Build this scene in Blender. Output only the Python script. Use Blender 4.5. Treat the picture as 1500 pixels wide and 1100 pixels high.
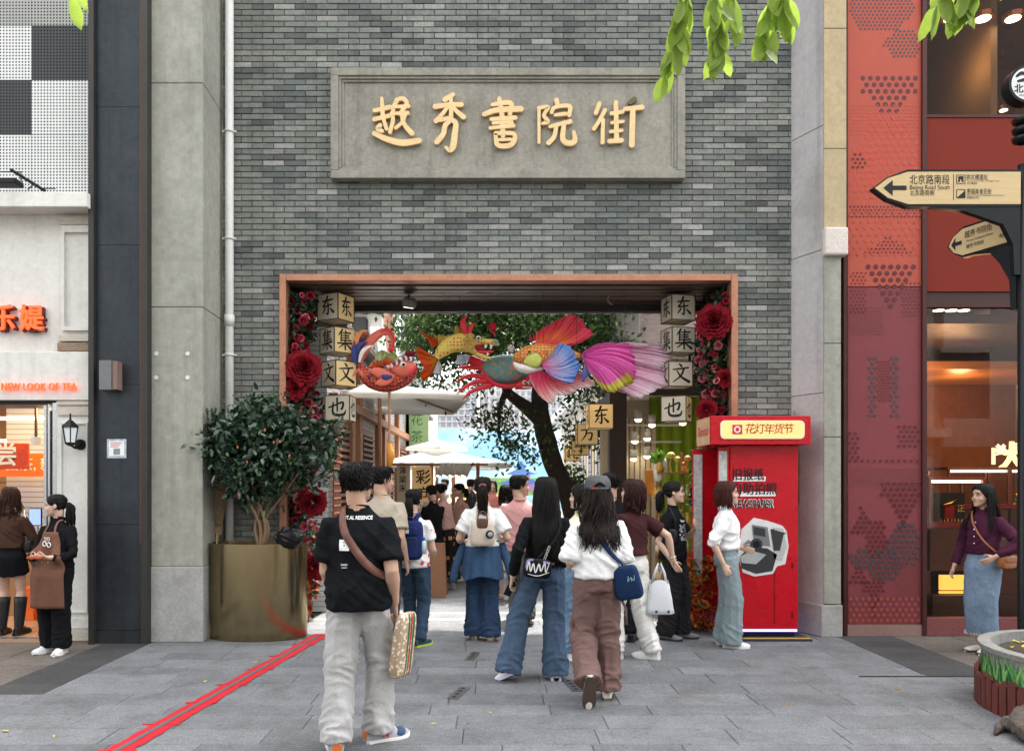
import bpy,bmesh,math,random
import numpy as np
from mathutils import Vector,Matrix,noise as mnoise
from mathutils.bvhtree import BVHTree
for _o in list(bpy.data.objects):
 bpy.data.objects.remove(_o,do_unlink= True)
SC=bpy.context.scene
COL=SC.collection
R=math.radians
rnd=random.Random(7)
nrs=np.random.RandomState(11)
# ------------------------------------------------------------------ camera
FPX,CX,CY,CAMZ=1130.0,720.0,708.0,1.6
cam_d=bpy.data.cameras.new('camera')
cam=bpy.data.objects.new('camera',cam_d)
COL.objects.link(cam)
cam.location=(0,0,CAMZ)
cam.rotation_euler=(R(90),0,0)
cam_d.sensor_width=36
cam_d.lens=36*FPX/1500
cam_d.shift_x=(750-CX)/1500
cam_d.shift_y=(CY-550)/1500
cam_d.clip_start=0.05
cam_d.clip_end=1000
SC.camera=cam
# ------------------------------------------------------------------ sky, sun, exposure
SUN_EL,SUN_AZ=66.0,35.0
w=bpy.data.worlds.new('World')
SC.world=w
w.use_nodes= True
_nt=w.node_tree
_bg=_nt.nodes['Background']
_sky=_nt.nodes.new('ShaderNodeTexSky')
_sky.sky_type='NISHITA'
_sky.sun_disc= False
_sky.sun_elevation=R(SUN_EL)
_sky.sun_rotation=R(SUN_AZ)
_sky.dust_density=4.0
_sky.air_density=1.2
_hs=_nt.nodes.new('ShaderNodeHueSaturation')
_hs.inputs['Saturation'].default_value=0.14
_nt.links.new(_sky.outputs[0],_hs.inputs['Color'])
_nt.links.new(_hs.outputs[0],_bg.inputs['Color'])
_bg.inputs['Strength'].default_value=0.15
sun_d=bpy.data.lights.new('sun','SUN')
sun=bpy.data.objects.new('sun',sun_d)
COL.objects.link(sun)
sun_d.energy=2.2
sun_d.angle=R(2.0)
sun_d.color=(1,.95,.87)
_d=Vector((math.sin(R(SUN_AZ))*math.cos(R(SUN_EL)),math.cos(R(SUN_AZ))*math.cos(R(SUN_EL)),math.sin(R(SUN_EL))))
sun.rotation_euler=_d.to_track_quat('Z','Y').to_euler()
SC.view_settings.view_transform='Standard'
SC.view_settings.look='None'
SC.view_settings.gamma=1
SC.view_settings.use_curve_mapping= False
SC.view_settings.exposure=2.58
SC.cycles.max_bounces=8
SC.cycles.diffuse_bounces=4
SC.cycles.transparent_max_bounces=16
SC.cycles.use_denoising= True
# ------------------------------------------------------------------ helpers
def P(px,py,Y):
 """the point at depth Y (metres from the camera) seen at pixel px, py of the photograph"""
 return Vector(((px-CX)/FPX*Y,Y,CAMZ-(py-CY)/FPX*Y))
def PX(px,Y): return(px-CX)/FPX*Y
def PZ(py,Y): return CAMZ-(py-CY)/FPX*Y
def gY(py): return FPX*CAMZ/(py-CY)
def srgb(r,g,b):
 f= lambda c:((c/255+.055)/1.055)**2.4 if c>10 else c/255/12.92
 return(f(r),f(g),f(b))
_M={}
ORD='first second third fourth fifth sixth seventh eighth ninth'.split()
def M(name,col=(.5,.5,.5),rough=.6,metal=0.,var=.12,scale=5.,bump=0.,bscale=60.,attr= False,emit= None,estr=0.,spec=.25,coat=0.,sheen=0.,stretch=(1,1,1),transl=0.,dirt=0.,dirtcol=(.03,.028,.025),sss=0.,wrinkle=0.,speck=0.,streak=0.,gum=0.):
 if name in _M: return _M[name]
 if len(col)!=3: raise KeyError('material not defined yet: '+name)
 m=bpy.data.materials.new(name);_M[name]=m
 m.use_nodes= True
 nt=m.node_tree;N=nt.nodes;L=nt.links
 b=N['Principled BSDF']
 geo=N.new('ShaderNodeNewGeometry')
 mp=N.new('ShaderNodeMapping');mp.inputs['Scale'].default_value=stretch
 L.new(geo.outputs['Position'],mp.inputs['Vector'])
 def noise(sc,det=4):
  n=N.new('ShaderNodeTexNoise');n.inputs['Scale'].default_value=sc;n.inputs['Detail'].default_value=det
  n.inputs['Roughness'].default_value=.65
  L.new(mp.outputs[0],n.inputs['Vector']); return n
 if attr:
  a=N.new('ShaderNodeAttribute');a.attribute_name='Col';base=a.outputs['Color']
 else:
  c=N.new('ShaderNodeRGB');c.outputs[0].default_value=(*col,1);base=c.outputs[0]
 if var:
  n=noise(scale);n2=noise(scale*7.3,2)
  ad=N.new('ShaderNodeMath');ad.operation='ADD'
  L.new(n.outputs['Fac'],ad.inputs[0]);L.new(n2.outputs['Fac'],ad.inputs[1])
  mr=N.new('ShaderNodeMapRange')
  mr.inputs['From Min'].default_value=.65;mr.inputs['From Max'].default_value=1.35
  mr.inputs['To Min'].default_value=1-var;mr.inputs['To Max'].default_value=1+var
  L.new(ad.outputs[0],mr.inputs['Value'])
  mx=N.new('ShaderNodeVectorMath');mx.operation='SCALE'
  L.new(base,mx.inputs[0]);L.new(mr.outputs[0],mx.inputs['Scale'])
  base=mx.outputs[0]
 if speck:
  n=noise(130,2);mr=N.new('ShaderNodeMapRange');mr.inputs['From Min'].default_value=.3;mr.inputs['From Max'].default_value=.7
  mr.inputs['To Min'].default_value=1-speck;mr.inputs['To Max'].default_value=1+speck;L.new(n.outputs['Fac'],mr.inputs['Value'])
  mx=N.new('ShaderNodeVectorMath');mx.operation='SCALE';L.new(base,mx.inputs[0]);L.new(mr.outputs[0],mx.inputs['Scale']);base=mx.outputs[0]
 if dirt:
  n=noise(scale*.55,6)
  mr=N.new('ShaderNodeMapRange');mr.inputs['From Min'].default_value=.52;mr.inputs['From Max'].default_value=.75
  mr.inputs['To Max'].default_value=dirt
  L.new(n.outputs['Fac'],mr.inputs['Value'])
  mx=N.new('ShaderNodeMix');mx.data_type='RGBA'
  L.new(mr.outputs[0],mx.inputs['Factor']);L.new(base,mx.inputs[6]);mx.inputs[7].default_value=(*dirtcol,1)
  base=mx.outputs[2]
 if streak:
  m2=N.new('ShaderNodeMapping');m2.inputs['Scale'].default_value=(5.5,5.5,.30);L.new(geo.outputs['Position'],m2.inputs['Vector'])
  n=N.new('ShaderNodeTexNoise');n.inputs['Scale'].default_value=1;n.inputs['Detail'].default_value=7;n.inputs['Roughness'].default_value=.7;L.new(m2.outputs[0],n.inputs['Vector'])
  mr=N.new('ShaderNodeMapRange');mr.inputs['From Min'].default_value=.50;mr.inputs['From Max'].default_value=.72;mr.inputs['To Min'].default_value=1;mr.inputs['To Max'].default_value=1-streak
  L.new(n.outputs['Fac'],mr.inputs['Value'])
  mx=N.new('ShaderNodeVectorMath');mx.operation='SCALE';L.new(base,mx.inputs[0]);L.new(mr.outputs[0],mx.inputs['Scale']);base=mx.outputs[0]
 if gum:
  v=N.new('ShaderNodeTexVoronoi');v.inputs['Scale'].default_value=5.5;L.new(geo.outputs['Position'],v.inputs['Vector'])
  mr=N.new('ShaderNodeMapRange');mr.inputs['From Min'].default_value=.055;mr.inputs['From Max'].default_value=.10;mr.inputs['To Min'].default_value=1-gum;mr.inputs['To Max'].default_value=1
  L.new(v.outputs['Distance'],mr.inputs['Value'])
  mx=N.new('ShaderNodeVectorMath');mx.operation='SCALE';L.new(base,mx.inputs[0]);L.new(mr.outputs[0],mx.inputs['Scale']);base=mx.outputs[0]
 L.new(base,b.inputs['Base Color'])
 b.inputs['Roughness'].default_value=rough
 b.inputs['Metallic'].default_value=metal
 b.inputs['Specular IOR Level'].default_value=spec
 b.inputs['Coat Weight'].default_value=coat
 b.inputs['Sheen Weight'].default_value=sheen
 if sss:
  b.inputs['Subsurface Weight'].default_value=sss
  b.inputs['Subsurface Radius'].default_value=(.012,.005,.003)
 if emit is not None:
  if emit=='col':L.new(base,b.inputs['Emission Color'])
  else:b.inputs['Emission Color'].default_value=(*emit,1)
  b.inputs['Emission Strength'].default_value=estr*.33
 if rough>.25 and var:
  n=noise(scale*2.1)
  mr=N.new('ShaderNodeMapRange');mr.inputs['To Min'].default_value=max(.05,rough-.12);mr.inputs['To Max'].default_value=min(1,rough+.12)
  L.new(n.outputs['Fac'],mr.inputs['Value']);L.new(mr.outputs[0],b.inputs['Roughness'])
 bp= None
 if wrinkle:
  n=noise(7.5,3);n.inputs['Distortion'].default_value=1.4
  bp=N.new('ShaderNodeBump');bp.inputs['Strength'].default_value=wrinkle;bp.inputs['Distance'].default_value=.05
  L.new(n.outputs['Fac'],bp.inputs['Height']);L.new(bp.outputs[0],b.inputs['Normal'])
 if bump:
  n=noise(bscale,5);b0=bp
  bp=N.new('ShaderNodeBump');bp.inputs['Strength'].default_value=bump;bp.inputs['Distance'].default_value=.01
  L.new(n.outputs['Fac'],bp.inputs['Height']);L.new(bp.outputs[0],b.inputs['Normal'])
  if b0:L.new(b0.outputs[0],bp.inputs['Normal'])
 if transl:
  tr=N.new('ShaderNodeBsdfTranslucent');L.new(base,tr.inputs['Color'])
  ms=N.new('ShaderNodeMixShader');ms.inputs[0].default_value=transl
  L.new(b.outputs[0],ms.inputs[1]);L.new(tr.outputs[0],ms.inputs[2])
  L.new(ms.outputs[0],N['Material Output'].inputs['Surface'])
 return m
def glass(name,tint=(.9,.9,.9),ior=1.5,rough=0.,mirror=0.):
 if name in _M: return _M[name]
 m=bpy.data.materials.new(name);_M[name]=m;m.use_nodes= True
 nt=m.node_tree;N=nt.nodes;L=nt.links
 N.remove(N['Principled BSDF'])
 t=N.new('ShaderNodeBsdfTransparent');t.inputs[0].default_value=(*tint,1)
 g=N.new('ShaderNodeBsdfGlossy');g.inputs['Roughness'].default_value=rough
 f=N.new('ShaderNodeFresnel');f.inputs['IOR'].default_value=ior
 ad=N.new('ShaderNodeMath');ad.operation='ADD';ad.use_clamp= True ;ad.inputs[1].default_value=mirror
 L.new(f.outputs[0],ad.inputs[0])
 x=N.new('ShaderNodeMixShader')
 L.new(ad.outputs[0],x.inputs[0]);L.new(t.outputs[0],x.inputs[1]);L.new(g.outputs[0],x.inputs[2])
 L.new(x.outputs[0],N['Material Output'].inputs['Surface'])
 return m
def link(o,parent= None):
 COL.objects.link(o)
 if parent is not None:o.parent=parent
 return o
def tag(o,label= None,cat= None,group= None,kind= None):
 if label:o['label']=label
 if cat:o['category']=cat
 if group:o['group']=group
 if kind:o['kind']=kind
 return o
def thing(name,label,cat,loc=(0,0,0),rz=0.,group= None):
 o=bpy.data.objects.new(name, None);COL.objects.link(o)
 o.location=loc;o.rotation_euler=(0,0,rz);o.empty_display_size=.1
 return tag(o,label,cat,group)
def mesh_np(name,V,F,colors= None,smooth= False):
 """V (n,3), F: list of faces or an (m,k) array; colors (n,3) per vertex"""
 me=bpy.data.meshes.new(name)
 if isinstance(F,np.ndarray):
  n,k=F.shape
  me.vertices.add(len(V));me.vertices.foreach_set('co',np.asarray(V,np.float32).ravel())
  me.loops.add(n*k);me.loops.foreach_set('vertex_index',F.astype(np.int32).ravel())
  me.polygons.add(n);me.polygons.foreach_set('loop_start',np.arange(0,n*k,k,dtype=np.int32))
  me.update(calc_edges= True)
 else:
  me.from_pydata([tuple(v) for v in V],[],F);me.update()
 if colors is not None:
  at=me.color_attributes.new('Col','FLOAT_COLOR','POINT')
  c=np.ones((len(V),4),np.float32);c[:,:3]=colors
  at.data.foreach_set('color',c.ravel())
 if smooth:me.polygons.foreach_set('use_smooth',np.ones(len(me.polygons),bool))
 return me
class MB:
 """collects vertices and faces, then links them as ONE mesh object"""
 def __init__(s):s.V=[];s.F=[];s.C=[];s.c=(.5,.5,.5)
 def add(s,V,F):
  k=len(s.V);s.V+=[tuple(v) for v in V];s.F+=[tuple(i+k for i in f) for f in F];s.C+=[s.c]*len(V)
  return s
 def box(s,x0,x1,y0,y1,z0,z1,bev=0.):
  if bev<=0:
   V=[(x,y,z) for z in(z0,z1) for y in(y0,y1) for x in(x0,x1)]
   return s.add(V,[(0,2,3,1),(4,5,7,6),(0,1,5,4),(2,6,7,3),(0,4,6,2),(1,3,7,5)])
  b=min(bev,abs(x1-x0)*.49,abs(y1-y0)*.49,abs(z1-z0)*.49)
  bm=bmesh.new();bmesh.ops.create_cube(bm,size=1)
  for v in bm.verts:
   v.co=((x0+x1)/2+v.co.x*(x1-x0),(y0+y1)/2+v.co.y*(y1-y0),(z0+z1)/2+v.co.z*(z1-z0))
  bmesh.ops.bevel(bm,geom=list(bm.edges),offset=b,segments=2,profile=.5,affect='EDGES')
  return s.bm(bm)
 def bm(s,bm):
  bm.verts.index_update()
  s.add([v.co[:] for v in bm.verts],[[v.index for v in f.verts] for f in bm.faces]);bm.free(); return s
 def quad(s,a,b,c,d): return s.add([a,b,c,d],[(0,1,2,3)])
 def tube(s,pts,rad,n=8,flat= None,cap= True,up= None,tw=0.):
  """tube through pts; rad number, list of numbers or of (ru, rv)"""
  pts=[Vector(p) for p in pts];m=len(pts)
  if not isinstance(rad,(list,tuple)):rad=[rad]*m
  V=[];F=[]
  prev= None
  for i,p in enumerate(pts):
   t=(pts[min(i+1,m-1)]-pts[max(i-1,0)])
   if t.length<1e-9:t=Vector((0,0,1))
   t.normalize()
   if prev is None:
    u=Vector(up) if up else(Vector((1,0,0)) if abs(t.x)<.8 else Vector((0,1,0)))
   else:u=prev
   u=(u-t*u.dot(t))
   if u.length<1e-6:u=t.orthogonal()
   u.normalize();v=t.cross(u);prev=u
   r=rad[i];ru,rv=r if isinstance(r,(tuple,list)) else(r,r)
   for k in range(n):
    a=2*math.pi*k/n+tw
    V.append(p+u*(math.cos(a)*ru)+v*(math.sin(a)*rv))
  for i in range(m-1):
   for k in range(n):
    k2=(k+1)%n
    F.append((i*n+k,i*n+k2,(i+1)*n+k2,(i+1)*n+k))
  if cap:
   F.append(tuple(reversed(range(n))));F.append(tuple(range((m-1)*n,m*n)))
  return s.add(V,F)
 def ell(s,c,r,nu=14,nv=9,rot= None):
  c=Vector(c);V=[];F=[]
  for j in range(1,nv):
   ph=math.pi*j/nv
   for i in range(nu):
    th=2*math.pi*i/nu
    d=Vector((r[0]*math.sin(ph)*math.cos(th),r[1]*math.sin(ph)*math.sin(th),r[2]*math.cos(ph)))
    V.append(c+(rot@d if rot else d))
  top=len(V);d=Vector((0,0,r[2]));d=rot@d if rot else d
  V.append(c+d);V.append(c-d)
  for j in range(nv-2):
   for i in range(nu):
    i2=(i+1)%nu
    F.append((j*nu+i,(j+1)*nu+i,(j+1)*nu+i2,j*nu+i2))
  for i in range(nu):
   i2=(i+1)%nu
   F.append((top,i,i2));F.append((top+1,(nv-2)*nu+i2,(nv-2)*nu+i))
  return s.add(V,F)
 def lathe(s,prof,n=24,c=(0,0,0)):
  V=[];F=[];m=len(prof)
  for r,z in prof:
   for k in range(n):
    a=2*math.pi*k/n
    V.append((c[0]+r*math.cos(a),c[1]+r*math.sin(a),c[2]+z))
  for i in range(m-1):
   for k in range(n):
    k2=(k+1)%n
    F.append((i*n+k,i*n+k2,(i+1)*n+k2,(i+1)*n+k))
  return s.add(V,F)
 def poly(s,pts,y0,y1):
  """outline of (x,z) points extruded from y0 (front) to y1"""
  n=len(pts)
  a=sum(pts[i][0]*pts[(i+1)%n][1]-pts[(i+1)%n][0]*pts[i][1] for i in range(n))
  if a<0:pts=pts[::-1]
  V=[(x,y0,z) for x,z in pts]+[(x,y1,z) for x,z in pts]
  F=[tuple(range(n)),tuple(range(2*n-1,n-1,-1))]+[(i,i+n,(i+1)%n+n,(i+1)%n) for i in range(n)]
  return s.add(V,F)
 def xf(s,mat,start=0):
  s.V[start:]=[tuple(mat@Vector(v)) for v in s.V[start:]]; return s
 def mesh(s,name,smooth= False,col= False):
  return mesh_np(name,np.array(s.V,float).reshape(-1,3),s.F,np.array(s.C) if col else None,smooth)
 def build(s,name,mat,parent= None,smooth= False,col= False,loc= None):
  o=bpy.data.objects.new(name,s.mesh(name,smooth,col))
  if mat:o.data.materials.append(mat)
  if loc:o.location=loc
  return link(o,parent)
def bev_mod(o,wdt=.006,seg=2):
 m=o.modifiers.new('b','BEVEL');m.width=wdt;m.segments=seg;m.limit_method='ANGLE';m.angle_limit=R(40); return o
def inst(name,tV,tF,A,T,colors,mat,parent= None,smooth= False,jitter= None):
 """many copies of a small template (tV,tF) as ONE mesh; A (n,3,3) frames, T (n,3) places, colors (n,3)"""
 tV=np.asarray(tV,float);tF=np.asarray(tF,int)
 n=len(T);k=len(tV)
 V=np.einsum('nij,kj->nki',A,tV)+T[:, None,:]
 F=(tF[ None]+(np.arange(n)*k)[:, None, None]).reshape(-1,tF.shape[1])
 C=np.repeat(colors,k,axis=0)
 me=mesh_np(name,V.reshape(-1,3),F,C,smooth)
 if mat:me.materials.append(mat)
 return link(bpy.data.objects.new(name,me),parent)
def rand_frames(n,rs,droop=0.,size=(1,1),up= None,spread=1.):
 """random leaf frames: x along the leaf, y across, z normal"""
 d=rs.normal(size=(n,3));d[:,2]-=droop
 if up is not None:d=d*spread+up
 d/=np.linalg.norm(d,axis=1)[:, None]
 nn=rs.normal(size=(n,3))*.8;nn[:,2]+=1.0
 y=np.cross(nn,d);y/=np.linalg.norm(y,axis=1)[:, None]+1e-9
 z=np.cross(d,y)
 s=rs.uniform(size[0],size[1],n)[:, None]
 return np.stack([d*s,y*s,z*s],axis=2)
LEAF_V=[(0,0,0),(.3,.22,.04),(.7,.18,.05),(1,0,-.04),(.7,-.18,.05),(.3,-.22,.04),(.35,0,-.02),(.7,0,-.01)]
LEAF_F=[(0,6,1),(6,2,1),(6,7,2),(7,3,2),(0,5,6),(6,5,4),(6,4,7),(7,4,3)]
CARD_V=[(0,0,0),(.5,.25,.05),(1,0,0),(.5,-.25,.05)]
CARD_F=[(0,2,1),(0,3,2)]
_txt={}
def text_mesh(body,size=1.,depth=0.,bold=0.,align='CENTER',space=1.):
 key=(body,size,depth,bold,align,space)
 if key in _txt: return _txt[key]
 c=bpy.data.curves.new('text','FONT');c.body=body;c.size=size;c.extrude=depth;c.offset=bold
 c.align_x=align;c.align_y='CENTER';c.resolution_u=3;c.space_character=space;c.fill_mode='BOTH' if depth else 'FRONT'
 o=bpy.data.objects.new('text',c);COL.objects.link(o)
 dg=bpy.context.evaluated_depsgraph_get();dg.update()
 me=bpy.data.meshes.new_from_object(o.evaluated_get(dg))
 bpy.data.objects.remove(o,do_unlink= True);bpy.data.curves.remove(c)
 _txt[key]=me
 return me
def text(name,body,loc,size,mat,parent= None,depth=0.,bold=0.,rz=0.,tilt=0.,align='CENTER',sx=1.,width= None,shear=0.,space=1.,rx=90):
 """flat or raised lettering standing upright and facing -Y (turned by rz)"""
 me=text_mesh(body,size,depth,bold,align,space).copy();me.name=name
 me.materials.clear();me.materials.append(mat)
 if shear:me.transform(Matrix(((1,shear,0,0),(0,1,0,0),(0,0,1,0),(0,0,0,1))))
 if width:
  xs=[v.co.x for v in me.vertices];sx=width/max(1e-6,max(xs)-min(xs))
 o=bpy.data.objects.new(name,me);link(o,parent)
 o.location=loc;o.rotation_euler=(R(rx),tilt,rz);o.scale=(sx,1,1)
 return o
def catmull(pts,sub=6):
 pts=[np.array(p,float) for p in pts]
 if len(pts)<3:
  return[pts[0]+(pts[-1]-pts[0])*t for t in np.linspace(0,1,sub+1)]
 q=[2*pts[0]-pts[1]]+pts+[2*pts[-1]-pts[-2]]
 out=[]
 for i in range(1,len(q)-2):
  a,b,c,d=q[i-1:i+3]
  for k in range(sub):
   t=k/sub
   out.append(.5*(2*b+(c-a)*t+(2*a-5*b+4*c-d)*t*t+(3*b-a-3*c+d)*t**3))
 out.append(pts[-1])
 return out
def brush(mb,strokes,ox,oz,s,y0,depth,wk=1.):
 """brush-written strokes: each a list of (x, z, width) in a unit square, raised from y0 towards -Y"""
 for i,st in enumerate(strokes):
  c=catmull([(p[0],p[1],p[2] if len(p)>2 else .1) for p in st],5)
  n=len(c);L=[];Rr=[]
  for k in range(n):
   t=c[min(k+1,n-1)][:2]-c[max(k-1,0)][:2];l=np.hypot(*t)+1e-9
   nrm=np.array((-t[1],t[0]))/l
   h=max(.012,c[k][2])*.5*wk
   L.append(c[k][:2]+nrm*h);Rr.append(c[k][:2]-nrm*h)
  def capp(p,t,h):
   t=t/(np.hypot(*t)+1e-9);nrm=np.array((-t[1],t[0]))
   return[p+t*h*math.sin(a)+nrm*h*math.cos(a) for a in(R(30),R(90),R(150))]
  e=capp(c[-1][:2],c[-1][:2]-c[-2][:2],max(.012,c[-1][2])*.5*wk)
  b=capp(c[0][:2],c[0][:2]-c[1][:2],max(.012,c[0][2])*.5*wk)
  # quads for the ribbon plus cap fans, front and walls
  f=y0-depth-i*.0004
  base=len(mb.V)
  V=[];F=[]
  loop=L+e+Rr[::-1]+b
  m=len(loop)
  V+=[(ox+p[0]*s,f,oz+p[1]*s) for p in loop]+[(ox+p[0]*s,y0,oz+p[1]*s) for p in loop]
  for k in range(n-1):
   F.append((k,m-4-k,m-5-k,k+1))
  F.append((n-1,)+tuple(range(n,n+3))+(n+3,))
  F.append((m-4,m-3,m-2,m-1,0))
  if depth>0:
   F+=[(k,(k+1)%m,(k+1)%m+m,k+m) for k in range(m)]
  mb.add(V,F)
 return mb
PRINT_WHITE=M('print_white',(.75,.75,.74),.7,var=.05)
M('print_red',(.5,.04,.05),.6);M('print_black',(.012,.012,.012),.5);M('pane_grey',(.12,.14,.16),.2,var=.2);M('pane_dark',(.03,.035,.04),.1,var=0)
# ------------------------------------------------------------------ ground
GY=0.0
base=MB().box(-60,60,-40,120,-.6,-.012).build('pavement',M('paving_bed',(.045,.044,.043),.9,var=.3,scale=3))
tag(base,'grey granite slab pavement of the shopping street',kind='structure')
def slab_mat():
 return M('granite_slab',attr= True,rough=.8,var=.28,scale=4,bump=1.0,bscale=55,dirt=.6,dirtcol=(.06,.055,.05),speck=.55,gum=.35)
def slab(parent,x0,x1,y0,y1,c,gap=.0019,top=0.,r= None):
 r=r or rnd
 mb=MB();k=r.uniform(.86,1.12);mb.c=tuple(v*k for v in c)
 dz=top+r.uniform(-.0015,.0015);a,b,d,e=x0+gap,x1-gap,y0+gap,y1-gap;f=.004
 mb.add([(a,d,dz-.03),(b,d,dz-.03),(b,e,dz-.03),(a,e,dz-.03),(a,d,dz-f),(b,d,dz-f),(b,e,dz-f),(a,e,dz-f),(a+f,d+f,dz),(b-f,d+f,dz),(b-f,e-f,dz),(a+f,e-f,dz)],[(8,9,10,11),(4,5,9,8),(5,6,10,9),(6,7,11,10),(7,4,8,11),(0,1,5,4),(1,2,6,5),(2,3,7,6),(3,0,4,7)])
 return mb.build('slab',slab_mat(),parent,col= True)
GREYS=(.140,.144,.152);BROWNS=(.125,.108,.092);DARKS=(.050,.049,.050)
xl,xr=-3.42,3.62
rows=[]
y=4.2
ri=0
while y<9.0:
 hgt=.30 if ri%4 else .24
 y1=min(y+hgt,9.02)
 x=xl-rnd.uniform(0,.6) if y<5.85 else xl
 left=-4.9 if y<5.85 else xl;right=4.9 if y<6.42 else xr
 x=left
 first= True
 while x<right-.05:
  w_=rnd.choice([.55,.7,.85,1.0])*(rnd.uniform(.4,1) if first else 1);first= False
  x1=min(x+w_,right)
  if right-x1<.15:x1=right
  slab(base,x,x1,y,y1,GREYS);x=x1
 y=y1;ri+=1
 # dark strips beside the shop fronts
for(a,b,y0,y1) in((-3.42-.47,-3.42,5.85,7.75),(3.62,4.21,6.42,8.12)):
 n=6
 for k in range(n):
  slab(base,a,b,y0+(y1-y0)*k/n,y0+(y1-y0)*(k+1)/n,DARKS,.002)
for k in range(6):
 slab(base,-3.89-.55*(k%3+1),-3.89-.55*(k%3),5.85+.97*(k//3),5.85+.97*(k//3+1)-.01,BROWNS)
 slab(base,4.21+.6*(k%3),4.21+.6*(k%3+1),6.42+.85*(k//3),6.42+.85*(k//3+1),BROWNS)
MB().box(3.05,4.9,6.385,6.42,-.03,.002).build('drain_slot',M('drain_black',(.012,.012,.012),.7),base)
# inlaid metal strips with stamped letters
for k,(px,py,ang) in enumerate(((672,1015,-14),(692,961,-10),(839,1004,8))):
 yy=gY(py)
 t=thing('inlaid_plate',('short dark metal plate let into the paving, '+('nearest the man in black','in line towards the gate','beside the woman in the cap')[k]),'plate',(PX(px,yy),yy,.001),R(ang),'metal plates in the paving')
 MB().box(-.045,.045,-.17,.17,-.01,.003).build('plate',M('plate_steel',(.10,.10,.10),.5,.6,var=.3,scale=30),t)
 for j in range(4):MB().box(-.018,.012,-.135+.085*j,-.10+.085*j,.003,.0045).build('stamped_letter',M('drain_black',()),t)
 # the red taped cable run
t=thing('taped_cable_cover','grey cable strip taped down with red tape across the paving','tape')
pa,pb=Vector((-2.28,4.3,0)),Vector((-1.80,8.2,0))
RED=M('red_tape',(.42,.012,.022),.6,var=.25,scale=14,dirt=.25,dirtcol=(.25,.05,.05))
def strip(name,off,wdt,z,mat,jag=.006,n=60):
 d=(pb-pa).normalized();nrm=Vector((d.y,-d.x,0));V=[];F=[]
 for i in range(n+1):
  q=pa.lerp(pb,i/n)
  V.append(q+nrm*(off-wdt/2+rnd.uniform(-jag,jag))+Vector((0,0,z)));V.append(q+nrm*(off+wdt/2+rnd.uniform(-jag,jag))+Vector((0,0,z)))
 F=[(2*i,2*i+1,2*i+3,2*i+2) for i in range(n)]
 return MB().add(V,F).build(name,mat,t)
strip('red_tape',-.045,.058,.005,RED);strip('red_tape',.050,.075,.005,RED,.009)
strip('cable_strip',.0,.036,.0075,M('cable_grey',(.085,.095,.10),.6,var=.1),.001)
for k in range(7):
 q=pa.lerp(pb,.08+k*.13);MB().box(q.x-.115-.02*(k%2),q.x+.12,q.y-.012,q.y+.010,.0055,.0068).build('cross_tape',RED,t)
 # fallen leaves
LW=['before the feet of the woman in glasses','just left of the red tape, far end','near the bottom left corner','under the orange bouquet','nearest the white trousers by the bouquet','behind the shoes of the woman in glasses','short of the dark strip on the jewellery side','at the very left edge','right of the front man, near the bottom','midway between cap woman and painted planter','below the stamped metal plates','left of the red tape, middle']
rr=random.Random(5)
YL=M('fallen_leaf',(.45,.34,.05),.7,var=.3,scale=30)
spots=[(1025,933),(370,970),(78,1077),(1030,905),(1012,910),(990,915),(1310,1010),(3,1071),(640,1060),(1155,1030),(720,1045),(300,1000)]
for k,(px,py) in enumerate(spots):
 yy=gY(py);o=MB().add([(v[0]*.09,v[1]*.09,v[2]*.09+.008) for v in LEAF_V],LEAF_F).build('fallen_leaf',YL if k%3 else M('leaf_brown',(.2,.12,.05),.8))
 o.location=(PX(px,yy),yy,.001);o.rotation_euler=(rr.uniform(-.1,.1),rr.uniform(-.1,.1),rr.uniform(0,6));o.scale=(rr.uniform(.4,.75),)*3
 tag(o,'small '+('yellow' if k%3 else 'brown')+' fallen leaf on the paving '+LW[k],'leaf','fallen leaves on the paving')
 # alley floor beyond the gate
alley=MB().box(-2.1,2.8,9.02,60,-.02,-.004).build('alley_floor',M('alley_paving',(.22,.22,.225),.8,var=.2,scale=2))
tag(alley,'pale paved floor of the alley',kind='structure')
x=0
for j,(y0,y1) in enumerate([(9.02,9.18),(9.18,9.5),(9.5,9.62)]+[(9.62+.45*k,9.62+.45*(k+1)) for k in range(14)]):
 x=-2.1-rnd.uniform(0,.6)
 while x<2.8:
  x1=x+rnd.uniform(.7,1.1);slab(alley,max(x,-2.1),min(x1,2.8),y0,y1,(.30,.27,.23) if j in(0,2) else(.135,.14,.147));x=x1
  # ------------------------------------------------------------------ the brick gate building
WY=8.45
gate=thing('gate_building','grey brick gate building with a wide opening into the alley','building',(0,WY,0))
GX0,GX1=PX(322,WY),PX(1163,WY)
OX0,OX1,OZ=PX(412,WY),PX(1078,WY),PZ(405,WY)
MORT=M('mortar_dark',(.13,.13,.12),.95,var=.3,scale=8)
inv=Vector((0,-WY,0))
def gbox(name,x0,x1,y0,y1,z0,z1,mat,parent=gate,bev=0):
 return MB().box(x0,x1,y0-WY,y1-WY,z0,z1,bev).build(name,mat,parent)
gbox('wall',GX0-.3,OX0,WY+.014,9.55,0,OZ,MORT)
gbox('wall',OX1,GX1+.3,WY+.014,9.55,0,OZ,MORT)
gbox('wall',GX0-.3,GX1+.3,WY+.014,9.55,OZ,14,MORT)
def brick_mat(): return M('grey_brick',attr= True,rough=.9,var=.24,scale=18,bump=.6,bscale=70,speck=.2,streak=.28,dirt=.35,dirtcol=(.05,.05,.047))
BP,BL=.0634,.2352
br=random.Random(21)
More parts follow.
